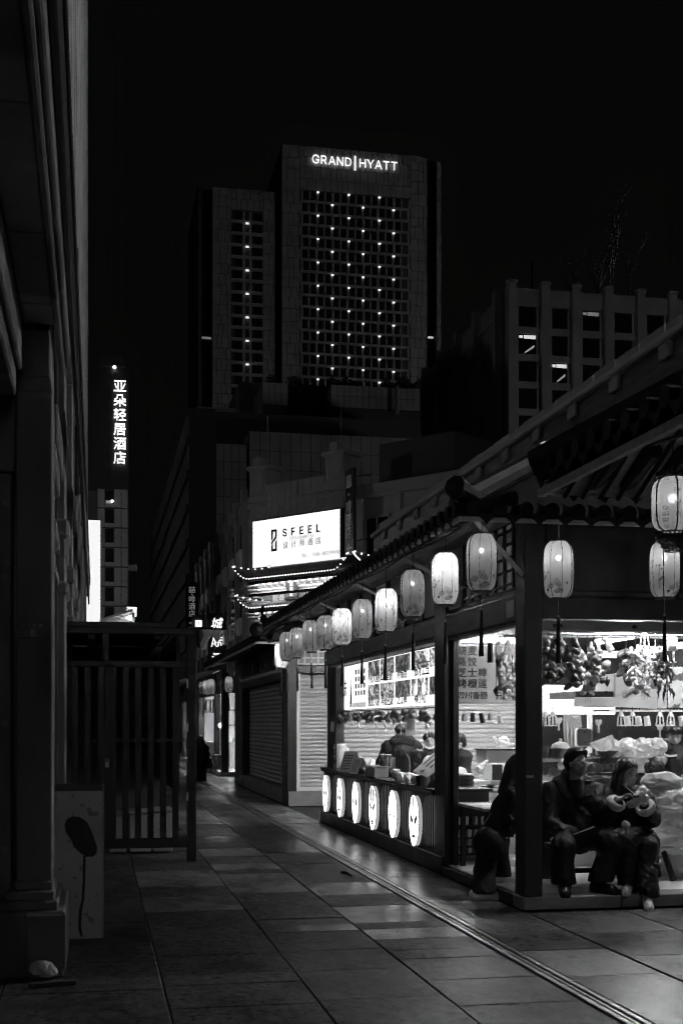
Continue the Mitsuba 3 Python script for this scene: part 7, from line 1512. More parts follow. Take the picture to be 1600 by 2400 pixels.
# dark back of the serving area: curtain and cupboard
put('dark_partition', M().box(GX(1262, 14.6), GX(1700, 14.6), 14.6, 14.66, .11, 2.0), 'mat_black_cloth', label='dark cloth partition behind the serving shelf', cat='partition')
cu = M(); a = W(1322, 1676, 14.4)
for i in range(10): cu.tube([a + [i * .022, 0, 0], a + [i * .024 + .01, -.02 * (i % 2), -.3], a + [i * .022 + .03, 0, -.62]], .016, 6)
put('curtain', cu, 'mat_grey', label='grey pleated curtain at the back of the stall front', cat='curtain')
put('white_pipe_upright', M().box(W(1376, 1700, 14.3)[0], W(1386, 1700, 14.3)[0], 14.28, 14.32, 1.1, 1.75), 'mat_white', label='white upright strip beside the curtain', cat='upright')
sp_ = thing('portable_speaker', 'grey rounded speaker panel above the seated man', 'speaker'); a, b = W(1348, 1752, 13.2), W(1390, 1705, 13.2); cx, cz = (a[0] + b[0]) / 2, (a[2] + b[2]) / 2
pl_ = Polygon([(-.06, -.07), (.06, -.07), (.06, .07), (-.06, .07)]).buffer(.035); put('body', M().prism(pl_, .06, frame([1, 0, 0], UP), (cx, 13.26, cz)), 'mat_white', sp_); put('face', M().prism(pl_.buffer(-.012), .004, frame([1, 0, 0], UP), (cx, 13.199, cz)), 'mat_grey', sp_)
put('badge', M().lathe([(.01, 0), (0, .003)], (cx, 13.194, cz + .06), 10, R=frame([1, 0, 0], UP)).box(cx - .015, cx + .015, 13.19, 13.1945, cz - .062, cz - .055), 'mat_black', sp_)
sf = thing('serving_shelf', 'pale timber serving shelf with two white drawers behind the seated woman', 'shelf')
YSf = 12.0; zf = GZ(1775, 5, YSf); xa_, xb_ = GX(1404, YSf), GX(1557, YSf)
put('top_rail', M().box(xa_, GX(1472, YSf), YSf - .01, YSf + .5, zf - .06, zf, c=.005), 'mat_wood_mid', sf); put('top_rail', M().box(GX(1473, YSf), xb_, YSf - .01, YSf + .5, zf - .085, zf, c=.005), 'mat_wood_pale', sf)
for a, b in ((1488, 1514), (1524, 1552)): put('white_drawer', M().box(GX(a, YSf), GX(b, YSf), YSf, YSf + .4, GZ(1812, 5, YSf), GZ(1790, 5, YSf), c=.004), 'mat_white', sf)
for a, b in ((1473, 1487), (1515, 1523), (1553, 1557)): put('stile', M().box(GX(a, YSf), GX(b, YSf), YSf, YSf + .4, .3, zf - .088), 'mat_wood_pale', sf)
put('body', M().box(xa_ + .02, xb_, YSf + .06, YSf + .5, .11, GZ(1815, 5, YSf)), 'mat_wood_mid', sf)
for i, (px, w, lb_) in enumerate(((1425, .13, 'leftmost crinkled clear bag on the serving shelf'), (1470, .17, 'second crinkled bag of bread on the serving shelf'), (1518, .18, 'rightmost big crinkled bag of bread on the serving shelf'))):
    o = W(px, 1772, YSf + .2); o[2] = zf; lump(o, (w, .12, .12), 6, lb_, 'mat_plastic_bag', 'bag', 'bread_bag', 60 + i, .011, .03, .04)
t = M().add([W(1380, 1742, 12.1), W(1435, 1722, 12.1), W(1442, 1752, 12.0), W(1405, 1768, 11.95)], [(0, 1, 2), (0, 2, 3)]); t.add([W(1405, 1768, 11.95) + [0, .01, 0], W(1442, 1752, 12.0) + [0, .01, 0], W(1435, 1722, 12.1) + [0, .01, 0], W(1380, 1742, 12.1) + [0, .01, 0]], [(0, 1, 2), (0, 2, 3)])
put('bag_flap', t, 'mat_plastic_bag', label='printed paper flap standing up at the left of the bread bags', cat='paper')
o = W(1422, 1768, 11.95); o[2] = zf; put('dark_bowl', M().lathe([(.04, 0), (.11, .06), (.115, .065), (.10, .06), (.03, .01)], o, 18), 'mat_food_dark', label='dark bowl in front of the bread bags', cat='bowl')
st_ = thing('steel_table', 'steel table with pots left behind the seated man', 'table'); YT_ = 12.1; zt_ = GZ(1780, 4.2, YT_); put('top', M().box(GX(1262, YT_), GX(1402, YT_), YT_, YT_ + .6, zt_ - .03, zt_), 'mat_metal', st_); put('front', M().box(GX(1262, YT_), GX(1402, YT_), YT_ + .05, YT_ + .6, .11, GZ(1850, 4.2, YT_)), 'mat_white', st_); put('lower_shelf', M().box(GX(1262, YT_), GX(1402, YT_), YT_ + .02, YT_ + .6, GZ(1832, 4.2, YT_), GZ(1822, 4.2, YT_)), 'mat_white', st_)
def pot(px, Y, z, r_, h, label, lid=True, m_='mat_metal'):
    o = W(px, 1700, Y); o[2] = z; t = thing('cooking_pot', label, 'pot'); put('body', M().lathe([(r_ * .9, 0), (r_, .015), (r_, h), (r_ * 1.05, h), (r_ * 1.05, h + .008), (r_ * .96, h + .008), (r_ * .95, .02)], o, 24), m_, t)
    if lid: put('lid', M().lathe([(r_ * 1.02, h + .01), (r_ * .85, h + .05), (r_ * .4, h + .075), (0, h + .08)], o, 24), 'mat_white', t); put('knob', M().ball(o + [0, 0, h + .095], .02, 8), 'mat_white', t)
    for s in (-1, 1): put('handle', M().tube([o + [s * r_, 0, h * .8], o + [s * (r_ + .03), 0, h * .85], o + [s * r_, 0, h * .9]], .006, 5), 'mat_black', t)
pot(1313, 12.3, zt_, .10, .10, 'steel pot with white domed lid on the steel table'); pot(1279, 12.4, zt_, .05, .12, 'narrow dark jar beside the corner post', False, 'mat_food_dark'); pot(1395, 12.35, zt_, .055, .05, 'stacked clear containers right of the speaker', False, 'mat_metal_dull')
for k, (px, r_) in enumerate(((1283, .05), (1303, .05))): pot(px, 12.15, GZ(1821, 4.2, 12.15), r_, .08, ('left', 'right')[k] + ' small steel pot on the lower shelf of the steel table', False)
lump(W(1318, 1806, 11.9), (.05, .05, .07), 4, 'crumpled white bag hung beside the seated man', 'mat_plastic_bag', 'bag', 'white_bag', 80, .009, .02)
lump(W(1404, 1826, 11.7) - [0, 0, .04], (.22, .08, .05), 6, 'dark pile of trays behind the seated couple', 'mat_food_dark', 'trays', 'tray_pile', 81, .012, .01)
for i, (px, py) in enumerate(((1400, 1800), (1398, 1790), (1400, 1811), (1420, 1800))): put('plastic_tub', M().lathe([(.045, 0), (.055, .035), (.058, .035), (.058, .042), (0, .042)], W(px, py, 12.25), 14), 'mat_plastic_bag' if i % 2 else 'mat_white', label=('third plastic tub from the bottom behind the seated man', 'topmost plastic tub of the stack behind the seated man', 'lowest plastic tub of the stack behind the seated man', 'plastic tub standing right of the stack')[i], cat='tub')
put('plastic_crate', M().box(GX(1268, 11.2), GX(1322, 11.2), 11.2, 11.5, .11, .62, c=.01), 'mat_iron', label='dark perforated crate beside the corner post', cat='crate')
put('floor_pan', M().lathe([(.12, .11), (.16, .2), (.165, .2), (.15, .19), (.1, .12)], (GX(1575, 11.6), 11.6, 0), 20), 'mat_white', label='white basin on the floor under the right bench', cat='basin')
lump((GX(1585, 11.3), 11.3, .11), (.2, .12, .28), 5, 'pale sack under the bench at the right edge', 'mat_white_cloth', 'sack', 'floor_sack', 90, .016, .02)

# ================================================================== people
def nrm(v): v = np.asarray(v, float); return v / np.linalg.norm(v)
def head_frame(fwd, roll=0.0):
    f = nrm(fwd); r_ = nrm(np.cross(f, UP)); u = np.cross(r_, f)
    if roll: r_, u = r_ * math.cos(roll) + u * math.sin(roll), u * math.cos(roll) - r_ * math.sin(roll)
    return np.stack([r_, f, u], 1)
def head_mesh(m, c, R, s=1.0, neck=None):
    P = [('e', (0, -.012, .035), (.074, .094, .088)), ('e', (0, .028, -.03), (.062, .066, .078)), ('e', (0, .058, -.088), (.028, .026, .024)), ('e', (.04, .04, -.045), (.026, .03, .03)), ('e', (-.04, .04, -.045), (.026, .03, .03)),
         ('c', (0, .092, .012), (0, .108, -.026), .008, .012), ('e', (.012, .098, -.030), (.009, .009, .007)), ('e', (-.012, .098, -.030), (.009, .009, .007)), ('c', (-.04, .082, .028), (.04, .082, .028), .009, .009),
         ('c', (-.018, .088, -.062), (.018, .088, -.062), .007, .007), ('c', (-.015, .086, -.073), (.015, .086, -.073), .008, .008),
         ('e', (.076, -.008, -.005), (.009, .018, .030)), ('e', (-.076, -.008, -.005), (.009, .018, .030)), ('c', (0, -.02, -.07), (0, -.035, -.17), .052, .058)]
    P += [('-', (sx * .031, .100, .008), (.016, .016, .009)) for sx in (-1, 1)]
    b = blob(P, .0065, .014); m.add(b.v[0] * s, b.f[0], R, c)
def hand_mesh(m, wrist, d, n, side=1, curl=.5, spread=.12, s=1.0):
    """wrist, finger direction d, palm normal n; side +1: thumb towards d x n."""
    d = nrm(d); n = np.asarray(n, float) - d * (d @ np.asarray(n, float)); n = nrm(n); x = np.cross(d, n) * side
    R = np.stack([x, d, n], 1)
    P = [('e', (0, .045, 0), (.040, .050, .015)), ('c', (0, -.01, 0), (0, .02, 0), .026, .028)]
    for i, (fx, L) in enumerate(((.030, .070), (.010, .080), (-.011, .074), (-.030, .058))):
        a = (fx / .03) * spread; p = np.array([fx, .085, 0]); c = 0.0
        for j, f in enumerate((.45, .32, .23)):
            c += curl * (.7 if j == 0 else .9); q = p + L * f * np.array([math.sin(a) * math.cos(c), math.cos(a) * math.cos(c), math.sin(c)])
            P.append(('c', p, q, .0095 - .001 * j, .0088 - .001 * j)); p = q
    p = np.array([.034, .022, .004]); q = p + [.026, .026, .012]; P.append(('c', p, q, .0125, .0105)); P.append(('c', q, q + np.array([.006 - .02 * curl, .028, .014 * (.5 + curl)]), .0100, .0085))
    b = blob(P, .0052, .006); v = b.v[0] * s
    m.add(v, b.f[0][:, ::-1] if np.linalg.det(R) < 0 and False else b.f[0], R, wrist)
def body_mesh(J, hands=(), k=1.0, hd=1.0):
    P = [('c', J['hip_r'], J['hip_l'], .105 * k, .105 * k), ('c', (J['hip_r'] + J['hip_l']) / 2, J['chest'], .115 * k, .125 * k), ('c', J['chest'], J['neck'], .115 * k, .055), ('c', J['sh_r'], J['sh_l'], .055, .055), ('c', J['neck'], J['head'] - J['hR'][:, 2] * .06, .05, .048)]
    for s in 'rl':
        P += [('c', J['sh_' + s], J['el_' + s], .05, .04), ('c', J['el_' + s], J['wr_' + s], .04, .027), ('c', J['hip_' + s], J['kn_' + s], .085, .06), ('c', J['kn_' + s], J['an_' + s], .058, .04), ('c', J['an_' + s], J['toe_' + s], .035, .03)]
    m = blob(P, .02, .03); head_mesh(m, J['head'], J['hR'], hd)
    for h in hands: hand_mesh(m, *h)
    return m
def face_parts(t, c, R, s=1.0, brow=True):
    e = M()
    for sx in (-1, 1): e.ball(np.asarray(c) + R @ (np.array([sx * .031, .089, .008]) * s), (.0125 * s, .006 * s, .005 * s), 8, R=R)
    put('eyes', e, 'mat_hair', t)
    if brow:
        b = M()
        for sx in (-1, 1): b.tube([np.asarray(c) + R @ (np.array([sx * .014, .094, .030]) * s), np.asarray(c) + R @ (np.array([sx * .034, .090, .036]) * s), np.asarray(c) + R @ (np.array([sx * .052, .074, .030]) * s)], .0038, 5)
        put('brows', b, 'mat_hair', t)
    put('lips', M().tube([np.asarray(c) + R @ (np.array([x, .0955 - abs(x) * .25, -.0675]) * s) for x in (-.02, -.01, 0, .01, .02)], .0042, 5), 'mat_grey', t)
def hair_mesh(c, R, kind, s=1.0, seed=0):
    if kind == 'short': P = [('e', (0, -.025, .055), (.086, .098, .088)), ('e', (0, .035, .098), (.07, .058, .036)), ('e', (0, -.075, .0), (.074, .045, .07))]; cut = lambda p: (p[:, 1] - (.052 + (p[:, 2] - .06) * .9)) if True else 0
    elif kind == 'fringe': P = [('e', (0, -.02, .055), (.09, .102, .09)), ('e', (0, .06, .075), (.078, .042, .042)), ('e', (0, -.075, .0), (.076, .045, .075))]; cut = lambda p: np.minimum(p[:, 1] - .02, .04 - p[:, 2])
    else:
        P = [('e', (0, -.022, .05), (.088, .102, .09)), ('c', (.078, -.02, .02), (.095, .0, -.20), .034, .035), ('c', (-.078, -.02, .02), (-.11, .01, -.24), .034, .045), ('c', (0, -.08, 0), (0, -.10, -.22), .07, .075)]
        cut = lambda p: np.minimum(np.minimum(p[:, 1] - (.045 + (p[:, 2] - .05) * .6), .068 - np.abs(p[:, 0]) * 1.0), 9)
    b = blob(P, .008, .03, (.010, (60, 60, 40) if kind != 'long' else (70, 70, 8), seed), cut=cut)
    m = M(); m.add(b.v[0] * s, b.f[0], R, c); return m
def shoe(m, an, toe, w=.045, h=.05):
    a, b = np.asarray(an, float), np.asarray(toe, float); d = nrm([b[0] - a[0], b[1] - a[1], 0]); z = b[2]
    P = [('c', a - d * .04 + [0, 0, z - a[2] + .045], np.array([b[0], b[1], z + .035]), w, w * .9), ('c', a - d * .045 + [0, 0, z - a[2] + .02], np.array([b[0], b[1], z + .012]) + d * .03, w * .95, w * .95), ('c', a + [0, 0, .0], a + [0, 0, z - a[2] + .06], w, w)]
    return blob(P, .011, .02, m=m, cut=lambda p: (z - .012) - p[:, 2])
def coat(J, r=.16, arm=.07, hem=None, hem_r=.2, fold=(.022, (7, 7, 5), 1), collar=True, k=.05, cuff=1.0, hemz=None):
    P = [('c', (J['hip_r'] + J['hip_l']) / 2, J['chest'], r, r * 1.05), ('c', J['sh_r'], J['sh_l'], arm * 1.15, arm * 1.15), ('c', J['hip_r'], J['hip_l'], r * .85, r * .85), ('c', J['chest'], J['neck'], r * .8, .085)]
    for s in 'rl': P += [('c', J['sh_' + s], J['el_' + s], arm * 1.15, arm), ('c', J['el_' + s], J['el_' + s] + (J['wr_' + s] - J['el_' + s]) * cuff, arm, arm * .78)]
    if hem is not None:
        for q in hem: P.append(('c', (J['hip_r'] + J['hip_l']) / 2, q, r * .95, hem_r))
    return blob(P, .0125, k, fold, cut=None if hemz is None else (lambda p: hemz + .03 * np.sin(p[:, 0] * 9) - p[:, 2]))
def trousers(J, th=.105, cf=.08, an=.085, fold=(.032, (9, 9, 5), 3), hems=None):
    P = [('c', J['hip_r'], J['hip_l'], .13, .13)]
    for s in 'rl': P += [('c', J['hip_' + s], J['kn_' + s], th * 1.1, th * .9), ('c', J['kn_' + s], J['an_' + s], cf, an)]
    zh = min(J['an_r'][2], J['an_l'][2]) - .02 if hems is None else None
    return blob(P, .0125, .03, fold, cut=(lambda p: (zh - p[:, 2])) if hems is None else (lambda p: np.where(p[:, 0] < hems[0], hems[1], hems[2]) - p[:, 2]))
def joints(**k): return {a: np.asarray(b, float) for a, b in k.items()}

# ---- seated man with glasses
J = joints(hip_r=W(1330, 1957, 10.62), hip_l=W(1386, 1955, 10.62), kn_r=W(1318, 1983, 10.22), kn_l=W(1436, 1980, 10.24), an_r=W(1322, 2082, 10.22), an_l=W(1402, 2080, 10.25), toe_r=W(1324, 2102, 10.06), toe_l=W(1432, 2100, 10.10),
           chest=W(1338, 1880, 10.72), neck=W(1344, 1836, 10.70), sh_r=W(1291, 1856, 10.70), sh_l=W(1390, 1856, 10.70), el_r=W(1284, 1925, 10.58), wr_r=W(1318, 1950, 10.36), el_l=W(1412, 1908, 10.50), wr_l=W(1381, 1874, 10.36), head=W(1352, 1790, 10.62), hR=head_frame((.36, -.93, .03)))
for s in 'rl': J['toe_' + s][2] = .112
t = thing('person', 'seated person with glasses and short dark hair in dark hooded jacket, one hand raised', 'person')
put('body', body_mesh(J, [(J['wr_l'], (-.12, -.15, 1), (-.3, -1, -.2), 1, .45, .22, 1.0), (J['wr_r'] + [0, -.02, 0], (.75, -.5, -.35), (.2, .2, -1), -1, .9, .1, 1.0)], hd=1.0), 'mat_skin', t, smooth=True)
put('jacket', coat(J, .16, .074, fold=(.034, (8, 8, 5), 4), cuff=.92, k=.022), 'mat_dark_cloth', t, smooth=True)
put('hood', blob([('c', J['neck'] + [-.15, .0, .0], J['neck'] + [-.02, .10, .05], .06, .07), ('c', J['neck'] + [.15, .0, .0], J['neck'] + [-.02, .10, .05], .05, .07), ('c', J['neck'] + [-.15, -.03, .0], J['neck'] + [-.06, -.13, -.16], .045, .03), ('c', J['neck'] + [.14, -.02, .0], J['neck'] + [.03, -.14, -.16], .04, .03)], .012, .03, (.016, (16, 16, 10), 2)), 'mat_grey_cloth', t, smooth=True)
put('jumper', blob([('c', J['neck'] + [0, -.05, -.0], J['neck'] + [0, -.08, -.14], .075, .10)], .012, .03), 'mat_black_cloth', t, smooth=True)
put('trousers', trousers(J, .11, .09, .098, fold=(.03, (8, 8, 3.5), 6), hems=((J['an_r'][0] + J['an_l'][0]) / 2, .19, .20)), 'mat_dark_cloth', t, smooth=True)
sm = M(); shoe(sm, J['an_r'], J['toe_r'], .05); shoe(sm, J['an_l'], J['toe_l'], .05); put('shoes', sm, 'mat_black', t, smooth=True)
put('hair', hair_mesh(J['head'], J['hR'], 'short', 1.06, 3), 'mat_hair', t, smooth=True); face_parts(t, J['head'], J['hR'])
g = M(); c, R = J['head'], J['hR']
for sx in (-1, 1): g.tube([c + R @ np.array([sx * .034 + .026 * math.cos(a), .108 - .012 * abs(math.cos(a) * sx + 1) * .5, .004 + .021 * math.sin(a)]) for a in np.linspace(0, 2 * np.pi, 13)], .0035, 5).tube([c + R @ np.array([sx * .061, .096, .008]), c + R @ np.array([sx * .082, .0, .01])], .003, 5)
g.tube([c + R @ np.array([-.009, .110, .008]), c + R @ np.array([.009, .110, .008])], .003, 5); put('glasses', g, 'mat_white', t)
t = thing('meat_skewer', 'long skewer of grilled meat held over the seated person with glasses\u2019 knee'.replace('\u2019', ''), 'skewer'); a, b = W(1300, 1972, 10.28), W(1392, 1938, 10.22)
m = M().tube([a, b], .0045, 5); put('stick', m, 'mat_wood_pale', t); put('meat', blob([('e', a + [.01 * i, 0, -.005 * i], (.03, .022, .026)) for i in range(-1, 3)], .008, .015, (.012, (40, 40, 40), 3)), 'mat_food_mid', t)
put('phone', M().box(-.037, .037, -.006, .006, -.07, .07, R=frame(nrm((.8, -.4, .25)), nrm((.3, .9, .2)), None) if False else rotz(.3), o=J['wr_l'] + [.0, .03, .10], c=.004), 'mat_black', label='dark phone in the raised hand of the seated person with glasses', cat='phone')
# ---- seated woman eating with chopsticks
J = joints(hip_r=W(1454, 1968, 10.64), hip_l=W(1502, 1968, 10.64), kn_r=W(1464, 1992, 10.24), kn_l=W(1517, 1992, 10.20), an_r=W(1470, 2083, 10.18), an_l=W(1516, 2097, 9.99), toe_r=W(1467, 2099, 10.02), toe_l=W(1521, 2126, 9.80),
           chest=W(1463, 1892, 10.68), neck=W(1464, 1850, 10.66), sh_r=W(1424, 1870, 10.66), sh_l=W(1508, 1872, 10.66), el_r=W(1418, 1918, 10.44), wr_r=W(1446, 1878, 10.30), el_l=W(1527, 1920, 10.44), wr_l=W(1510, 1889, 10.30), head=W(1470, 1813, 10.56), hR=head_frame((.30, -.90, -.30), -.08))
J['toe_r'][2] = .112; J['toe_l'][2] = .006
t = thing('person', 'seated person eating with chopsticks, long dark hair and pale fur cuffs on dark coat', 'person')
put('body', body_mesh(J, [(J['wr_r'] + [.01, -.01, .01], (.75, -.35, .6), (.2, -.3, -1), -1, .75, .08, .95), (J['wr_l'], (-.7, -.3, .75), (.3, -.3, .9), 1, .55, .1, .95)], .92), 'mat_skin', t, smooth=True)
put('coat', coat(J, .15, .07, hem=[J['kn_r'] * .5 + J['hip_r'] * .5, J['kn_l'] * .5 + J['hip_l'] * .5, J['kn_l'] * .6 + J['hip_l'] * .4 + [.02, .1, -.1]], hem_r=.13, fold=(.03, (9, 9, 5), 7), cuff=.85, k=.025), 'mat_black_cloth', t, smooth=True)
put('trousers', trousers(J, .1, .08, .088, hems=((J['an_r'][0] + J['an_l'][0]) / 2, .17, .09)), 'mat_black_cloth', t, smooth=True)
for s, ax in (('r', J['wr_r'] - J['el_r']), ('l', J['wr_l'] - J['el_l'])):
    ax = nrm(ax); x = nrm(np.cross(ax, UP)); y = np.cross(ax, x); c = J['el_' + s] + (J['wr_' + s] - J['el_' + s]) * .88; n_ = 14
    ring = [c + .055 * (x * math.cos(a) + y * math.sin(a)) for a in np.arange(n_) * 2 * math.pi / n_]
    put('fur_cuff', blob([('c', ring[i], ring[(i + 1) % n_], .028, .028) for i in range(n_)], .008, .02, (.012, (70, 70, 70), 3)), 'mat_fur', t, smooth=True)
put('hair', hair_mesh(J['head'], J['hR'], 'long', 1.02, 5), 'mat_hair', t, smooth=True); face_parts(t, J['head'], J['hR'], .98)
sm = M(); shoe(sm, J['an_r'], J['toe_r'], .038); shoe(sm, J['an_l'], J['toe_l'], .04); put('shoes', sm, 'mat_white', t, smooth=True)
c = W(1466, 1934, 10.32); pm = blob([('e', c, (.036, .034, .038))], .008, .02, (.008, (60, 60, 60), 3)); put('pompom', pm, 'mat_fur', t, smooth=True); put('ribbon', M().tube([c - [0, 0, .03], c + [.012, -.01, -.09], c + [.03, -.02, -.19]], [.009, .008, .006], 5).tube([c - [0, 0, .03], c + [-.002, -.01, -.075]], .008, 5), 'mat_fur', t)
put('scarf', blob([('c', J['neck'] + [-.06, -.06, -.02], J['neck'] + [.06, -.06, -.02], .06, .06), ('c', J['neck'] + [0, -.08, -.05], J['neck'] + [.01, -.1, -.16], .07, .05)], .012, .03, (.02, (14, 14, 14), 3)), 'mat_black_cloth', t, smooth=True)
c = W(1492, 1864, 10.22)
t = thing('food_tray', 'small paper food tray in a crumpled bag in the eating person\u2019s hand'.replace('\u2019s', ''), 'tray'); put('tray', M().box(-.075, .06, -.05, .05, -.016, .0, R=rotz(.2), o=c, c=.005), 'mat_black', t); put('bag', blob([('e', c + [.04, .0, -.02], (.06, .05, .05)), ('e', c + [-.04, .0, -.07], (.05, .04, .03)), ('e', c + [.06, .01, .04], (.03, .03, .04))], .009, .02, (.028, (26, 26, 26), 4)), 'mat_plastic_bag', t, smooth=True)
t = thing('chopsticks', 'pair of thin chopsticks in the hand of the eating person', 'chopsticks'); a = W(1463, 1843, 10.2); 
for i in range(2): put('stick', M().tube([a + [0, 0, .012 * i], W(1485, 1859, 10.15) + [0, 0, -.008 * i]], .0035, 5), 'mat_wood_pale', t)
# ---- bench for both
bn_ = thing('long_bench', 'dark long bench under the two seated people', 'bench'); bz_ = GZ(1976, 4.2, 10.7); xa_, xb_ = GX(1296, 10.6), GX(1532, 10.6)
put('seat', M().box(xa_, xb_, 10.52, 10.84, bz_ - .05, bz_, c=.006), 'mat_wood_dark', bn_)
for x in (xa_ + .1, xb_ - .18):
    for y in (10.55, 10.76): put('leg', M().box(x, x + .06, y, y + .06, .107, bz_ - .052, c=.004), 'mat_wood_dark', bn_)
put('rail', M().box(xa_ + .161, xb_ - .181, 10.56, 10.60, .24, .28), 'mat_wood_dark', bn_)
# ---- person in white puffer
J = joints(hip_r=W(1545, 1958, 11.0), hip_l=W(1600, 1955, 11.05), kn_r=W(1590, 1972, 11.45), kn_l=W(1640, 1972, 11.4), an_r=W(1600, 2050, 11.5), an_l=W(1640, 2055, 11.45), toe_r=W(1612, 2070, 11.6), toe_l=W(1650, 2075, 11.6), chest=W(1570, 1885, 11.0), neck=W(1556, 1842, 11.1), sh_r=W(1524, 1872, 11.02), sh_l=W(1616, 1868, 11.1), el_r=W(1518, 1925, 11.15), wr_r=W(1545, 1915, 11.4), el_l=W(1640, 1915, 11.3), wr_l=W(1610, 1905, 11.5), head=W(1533, 1822, 11.22), hR=head_frame((.25, .85, -.45)))
for s in 'rl': J['toe_' + s][2] = .112
t = thing('person', 'hunched person in a bright white puffer jacket seen from behind', 'person')
put('body', body_mesh(J, [(J['wr_r'], (.5, .6, 0), (0, 0, -1), -1, .6), (J['wr_l'], (-.4, .6, 0), (0, 0, -1), 1, .6)]), 'mat_skin', t, smooth=True)
put('puffer_jacket', coat(J, .20, .10, fold=(.05, (6, 6, 12), 9), k=.04), 'mat_white_cloth', t, smooth=True)
put('hood', blob([('e', W(1548, 1826, 10.95), (.165, .10, .062)), ('e', W(1572, 1832, 10.93), (.10, .09, .05)), ('e', W(1525, 1834, 10.95), (.09, .08, .045))], .012, .03, (.03, (9, 9, 14), 4)), 'mat_white_cloth', t, smooth=True)
put('trousers', trousers(J, .12, .09, .09), 'mat_black_cloth', t, smooth=True); put('hair', hair_mesh(J['head'] + [0, 0, .035], J['hR'], 'short', 1.08, 6), 'mat_hair', t, smooth=True)
sm = M(); shoe(sm, J['an_r'], J['toe_r']); shoe(sm, J['an_l'], J['toe_l']); put('shoes', sm, 'mat_black', t, smooth=True)
b2 = thing('trestle_bench', 'pale topped trestle bench under the person in white', 'bench'); z2_ = GZ(1977, 5, 10.9)
put('seat', M().box(GX(1533, 10.9), GX(1720, 10.9), 10.85, 11.2, z2_ - .045, z2_, c=.006), 'mat_wood_pale', b2)
for px in (1548, 1700):
    x = GX(px, 10.9)
    for s in (0, 1): put('leg', M().tube([(x + .02, 10.9 + .2 * s, z2_ - .05), (x + .10, 10.84 + .32 * s, .108)], [.03, .034], 4), 'mat_wood_dark', b2)
# ---- standing customer in black at the door
J = joints(hip_r=W(1143, 1975, 10.80), hip_l=W(1160, 1970, 11.05), kn_r=W(1135, 2040, 10.82), kn_l=W(1170, 2035, 11.1), an_r=W(1133, 2097, 10.72), an_l=W(1172, 2078, 11.1), toe_r=W(1152, 2112, 10.72), toe_l=W(1196, 2088, 11.15), chest=W(1190, 1900, 10.98), neck=W(1208, 1848, 11.0), sh_r=W(1196, 1868, 10.85), sh_l=W(1212, 1862, 11.15), el_r=W(1196, 1925, 10.80), wr_r=W(1222, 1925, 10.75), el_l=W(1200, 1915, 11.2), wr_l=W(1220, 1905, 11.2), head=W(1214, 1806, 11.02), hR=head_frame((.8, .5, -.3)))
J['toe_r'][2] = .006; J['toe_l'][2] = .112
t = thing('person', 'standing person in long black coat and pale trainers leaning in at the corner post', 'person')
put('body', body_mesh(J, [(J['wr_r'], (.9, .2, 0), (0, 0, -1), -1, .5), (J['wr_l'], (.9, .2, 0), (0, 0, -1), 1, .5)]), 'mat_skin', t, smooth=True)
put('long_coat', coat(J, .145, .07, hem=[J['kn_r'] * .62 + J['hip_r'] * .38 + [.0, .02, 0], J['kn_l'] * .62 + J['hip_l'] * .38 + [.05, 0, 0]], hem_r=.19, fold=(.03, (8, 8, 3), 11), hemz=.52, k=.03), 'mat_black_cloth', t, smooth=True)
put('trousers', trousers(J, .10, .09, .11, fold=(.025, (8, 8, 3), 5), hems=((J['an_r'][0] + J['an_l'][0]) / 2, .06, .16)), 'mat_black_cloth', t, smooth=True); put('hair', hair_mesh(J['head'], J['hR'], 'long', 1.05, 8), 'mat_hair', t, smooth=True)
sm = M(); shoe(sm, J['an_r'] + [-.04, 0, 0], J['toe_r'], .055); shoe(sm, J['an_l'], J['toe_l'], .05); put('shoes', sm, 'mat_white', t, smooth=True)
put('zip', M().tube([W(1150, 1905, 10.60), W(1132, 1935, 10.62), W(1124, 1955, 10.63)], .004, 4), 'mat_metal', t)
# ---- vendors and the young person at the right
def standing(label, px, py_head, Y, fwd, coatm, hair, arms, floor=.107, wide=1.0, hands=None, extra=None, hd=1.0):
    h = W(px, py_head, Y); f = nrm([fwd[0], fwd[1], 0]); r_ = np.cross(f, UP); H = h[2] + .12 - floor; k = H / 1.68
    at_ = lambda a, b, c: h + r_ * a * k + f * b * k + UP * (c * k)
    J = joints(head=h, hR=head_frame(fwd), neck=at_(0, -.02, -.18), chest=at_(0, -.03, -.36), sh_r=at_(.19 * wide, -.03, -.235), sh_l=at_(-.19 * wide, -.03, -.235), hip_r=at_(.09, 0, -.78), hip_l=at_(-.09, 0, -.78), kn_r=at_(.1, .03, -1.12), kn_l=at_(-.1, .03, -1.12), an_r=at_(.1, 0, -1.48), an_l=at_(-.1, 0, -1.48), toe_r=at_(.11, .14, -1.55), toe_l=at_(-.11, .14, -1.55), el_r=at_(*arms[0]), wr_r=at_(*arms[1]), el_l=at_(*arms[2]), wr_l=at_(*arms[3]))
    for s in 'rl': J['toe_' + s][2] = floor + .005
    t = thing('person', label, 'person')
    put('body', body_mesh(J, [(J['wr_r'], J['wr_r'] - J['el_r'], (0, 0, -1), -1, .6), (J['wr_l'], J['wr_l'] - J['el_l'], (0, 0, -1), 1, .6)], .95, hd), 'mat_skin', t, smooth=True)
    put('jacket', coat(J, .155 * wide, .072, fold=(.02, (9, 9, 5), 13)), coatm, t, smooth=True); put('trousers', trousers(J), 'mat_black_cloth', t, smooth=True)
    if hair: put('hair', hair_mesh(h, J['hR'], hair, 1.05, 4), 'mat_hair', t, smooth=True)
    face_parts(t, h, J['hR']); sm = M(); shoe(sm, J['an_r'], J['toe_r']); shoe(sm, J['an_l'], J['toe_l']); put('shoes', sm, 'mat_black', t, smooth=True)
    return t, J, at_
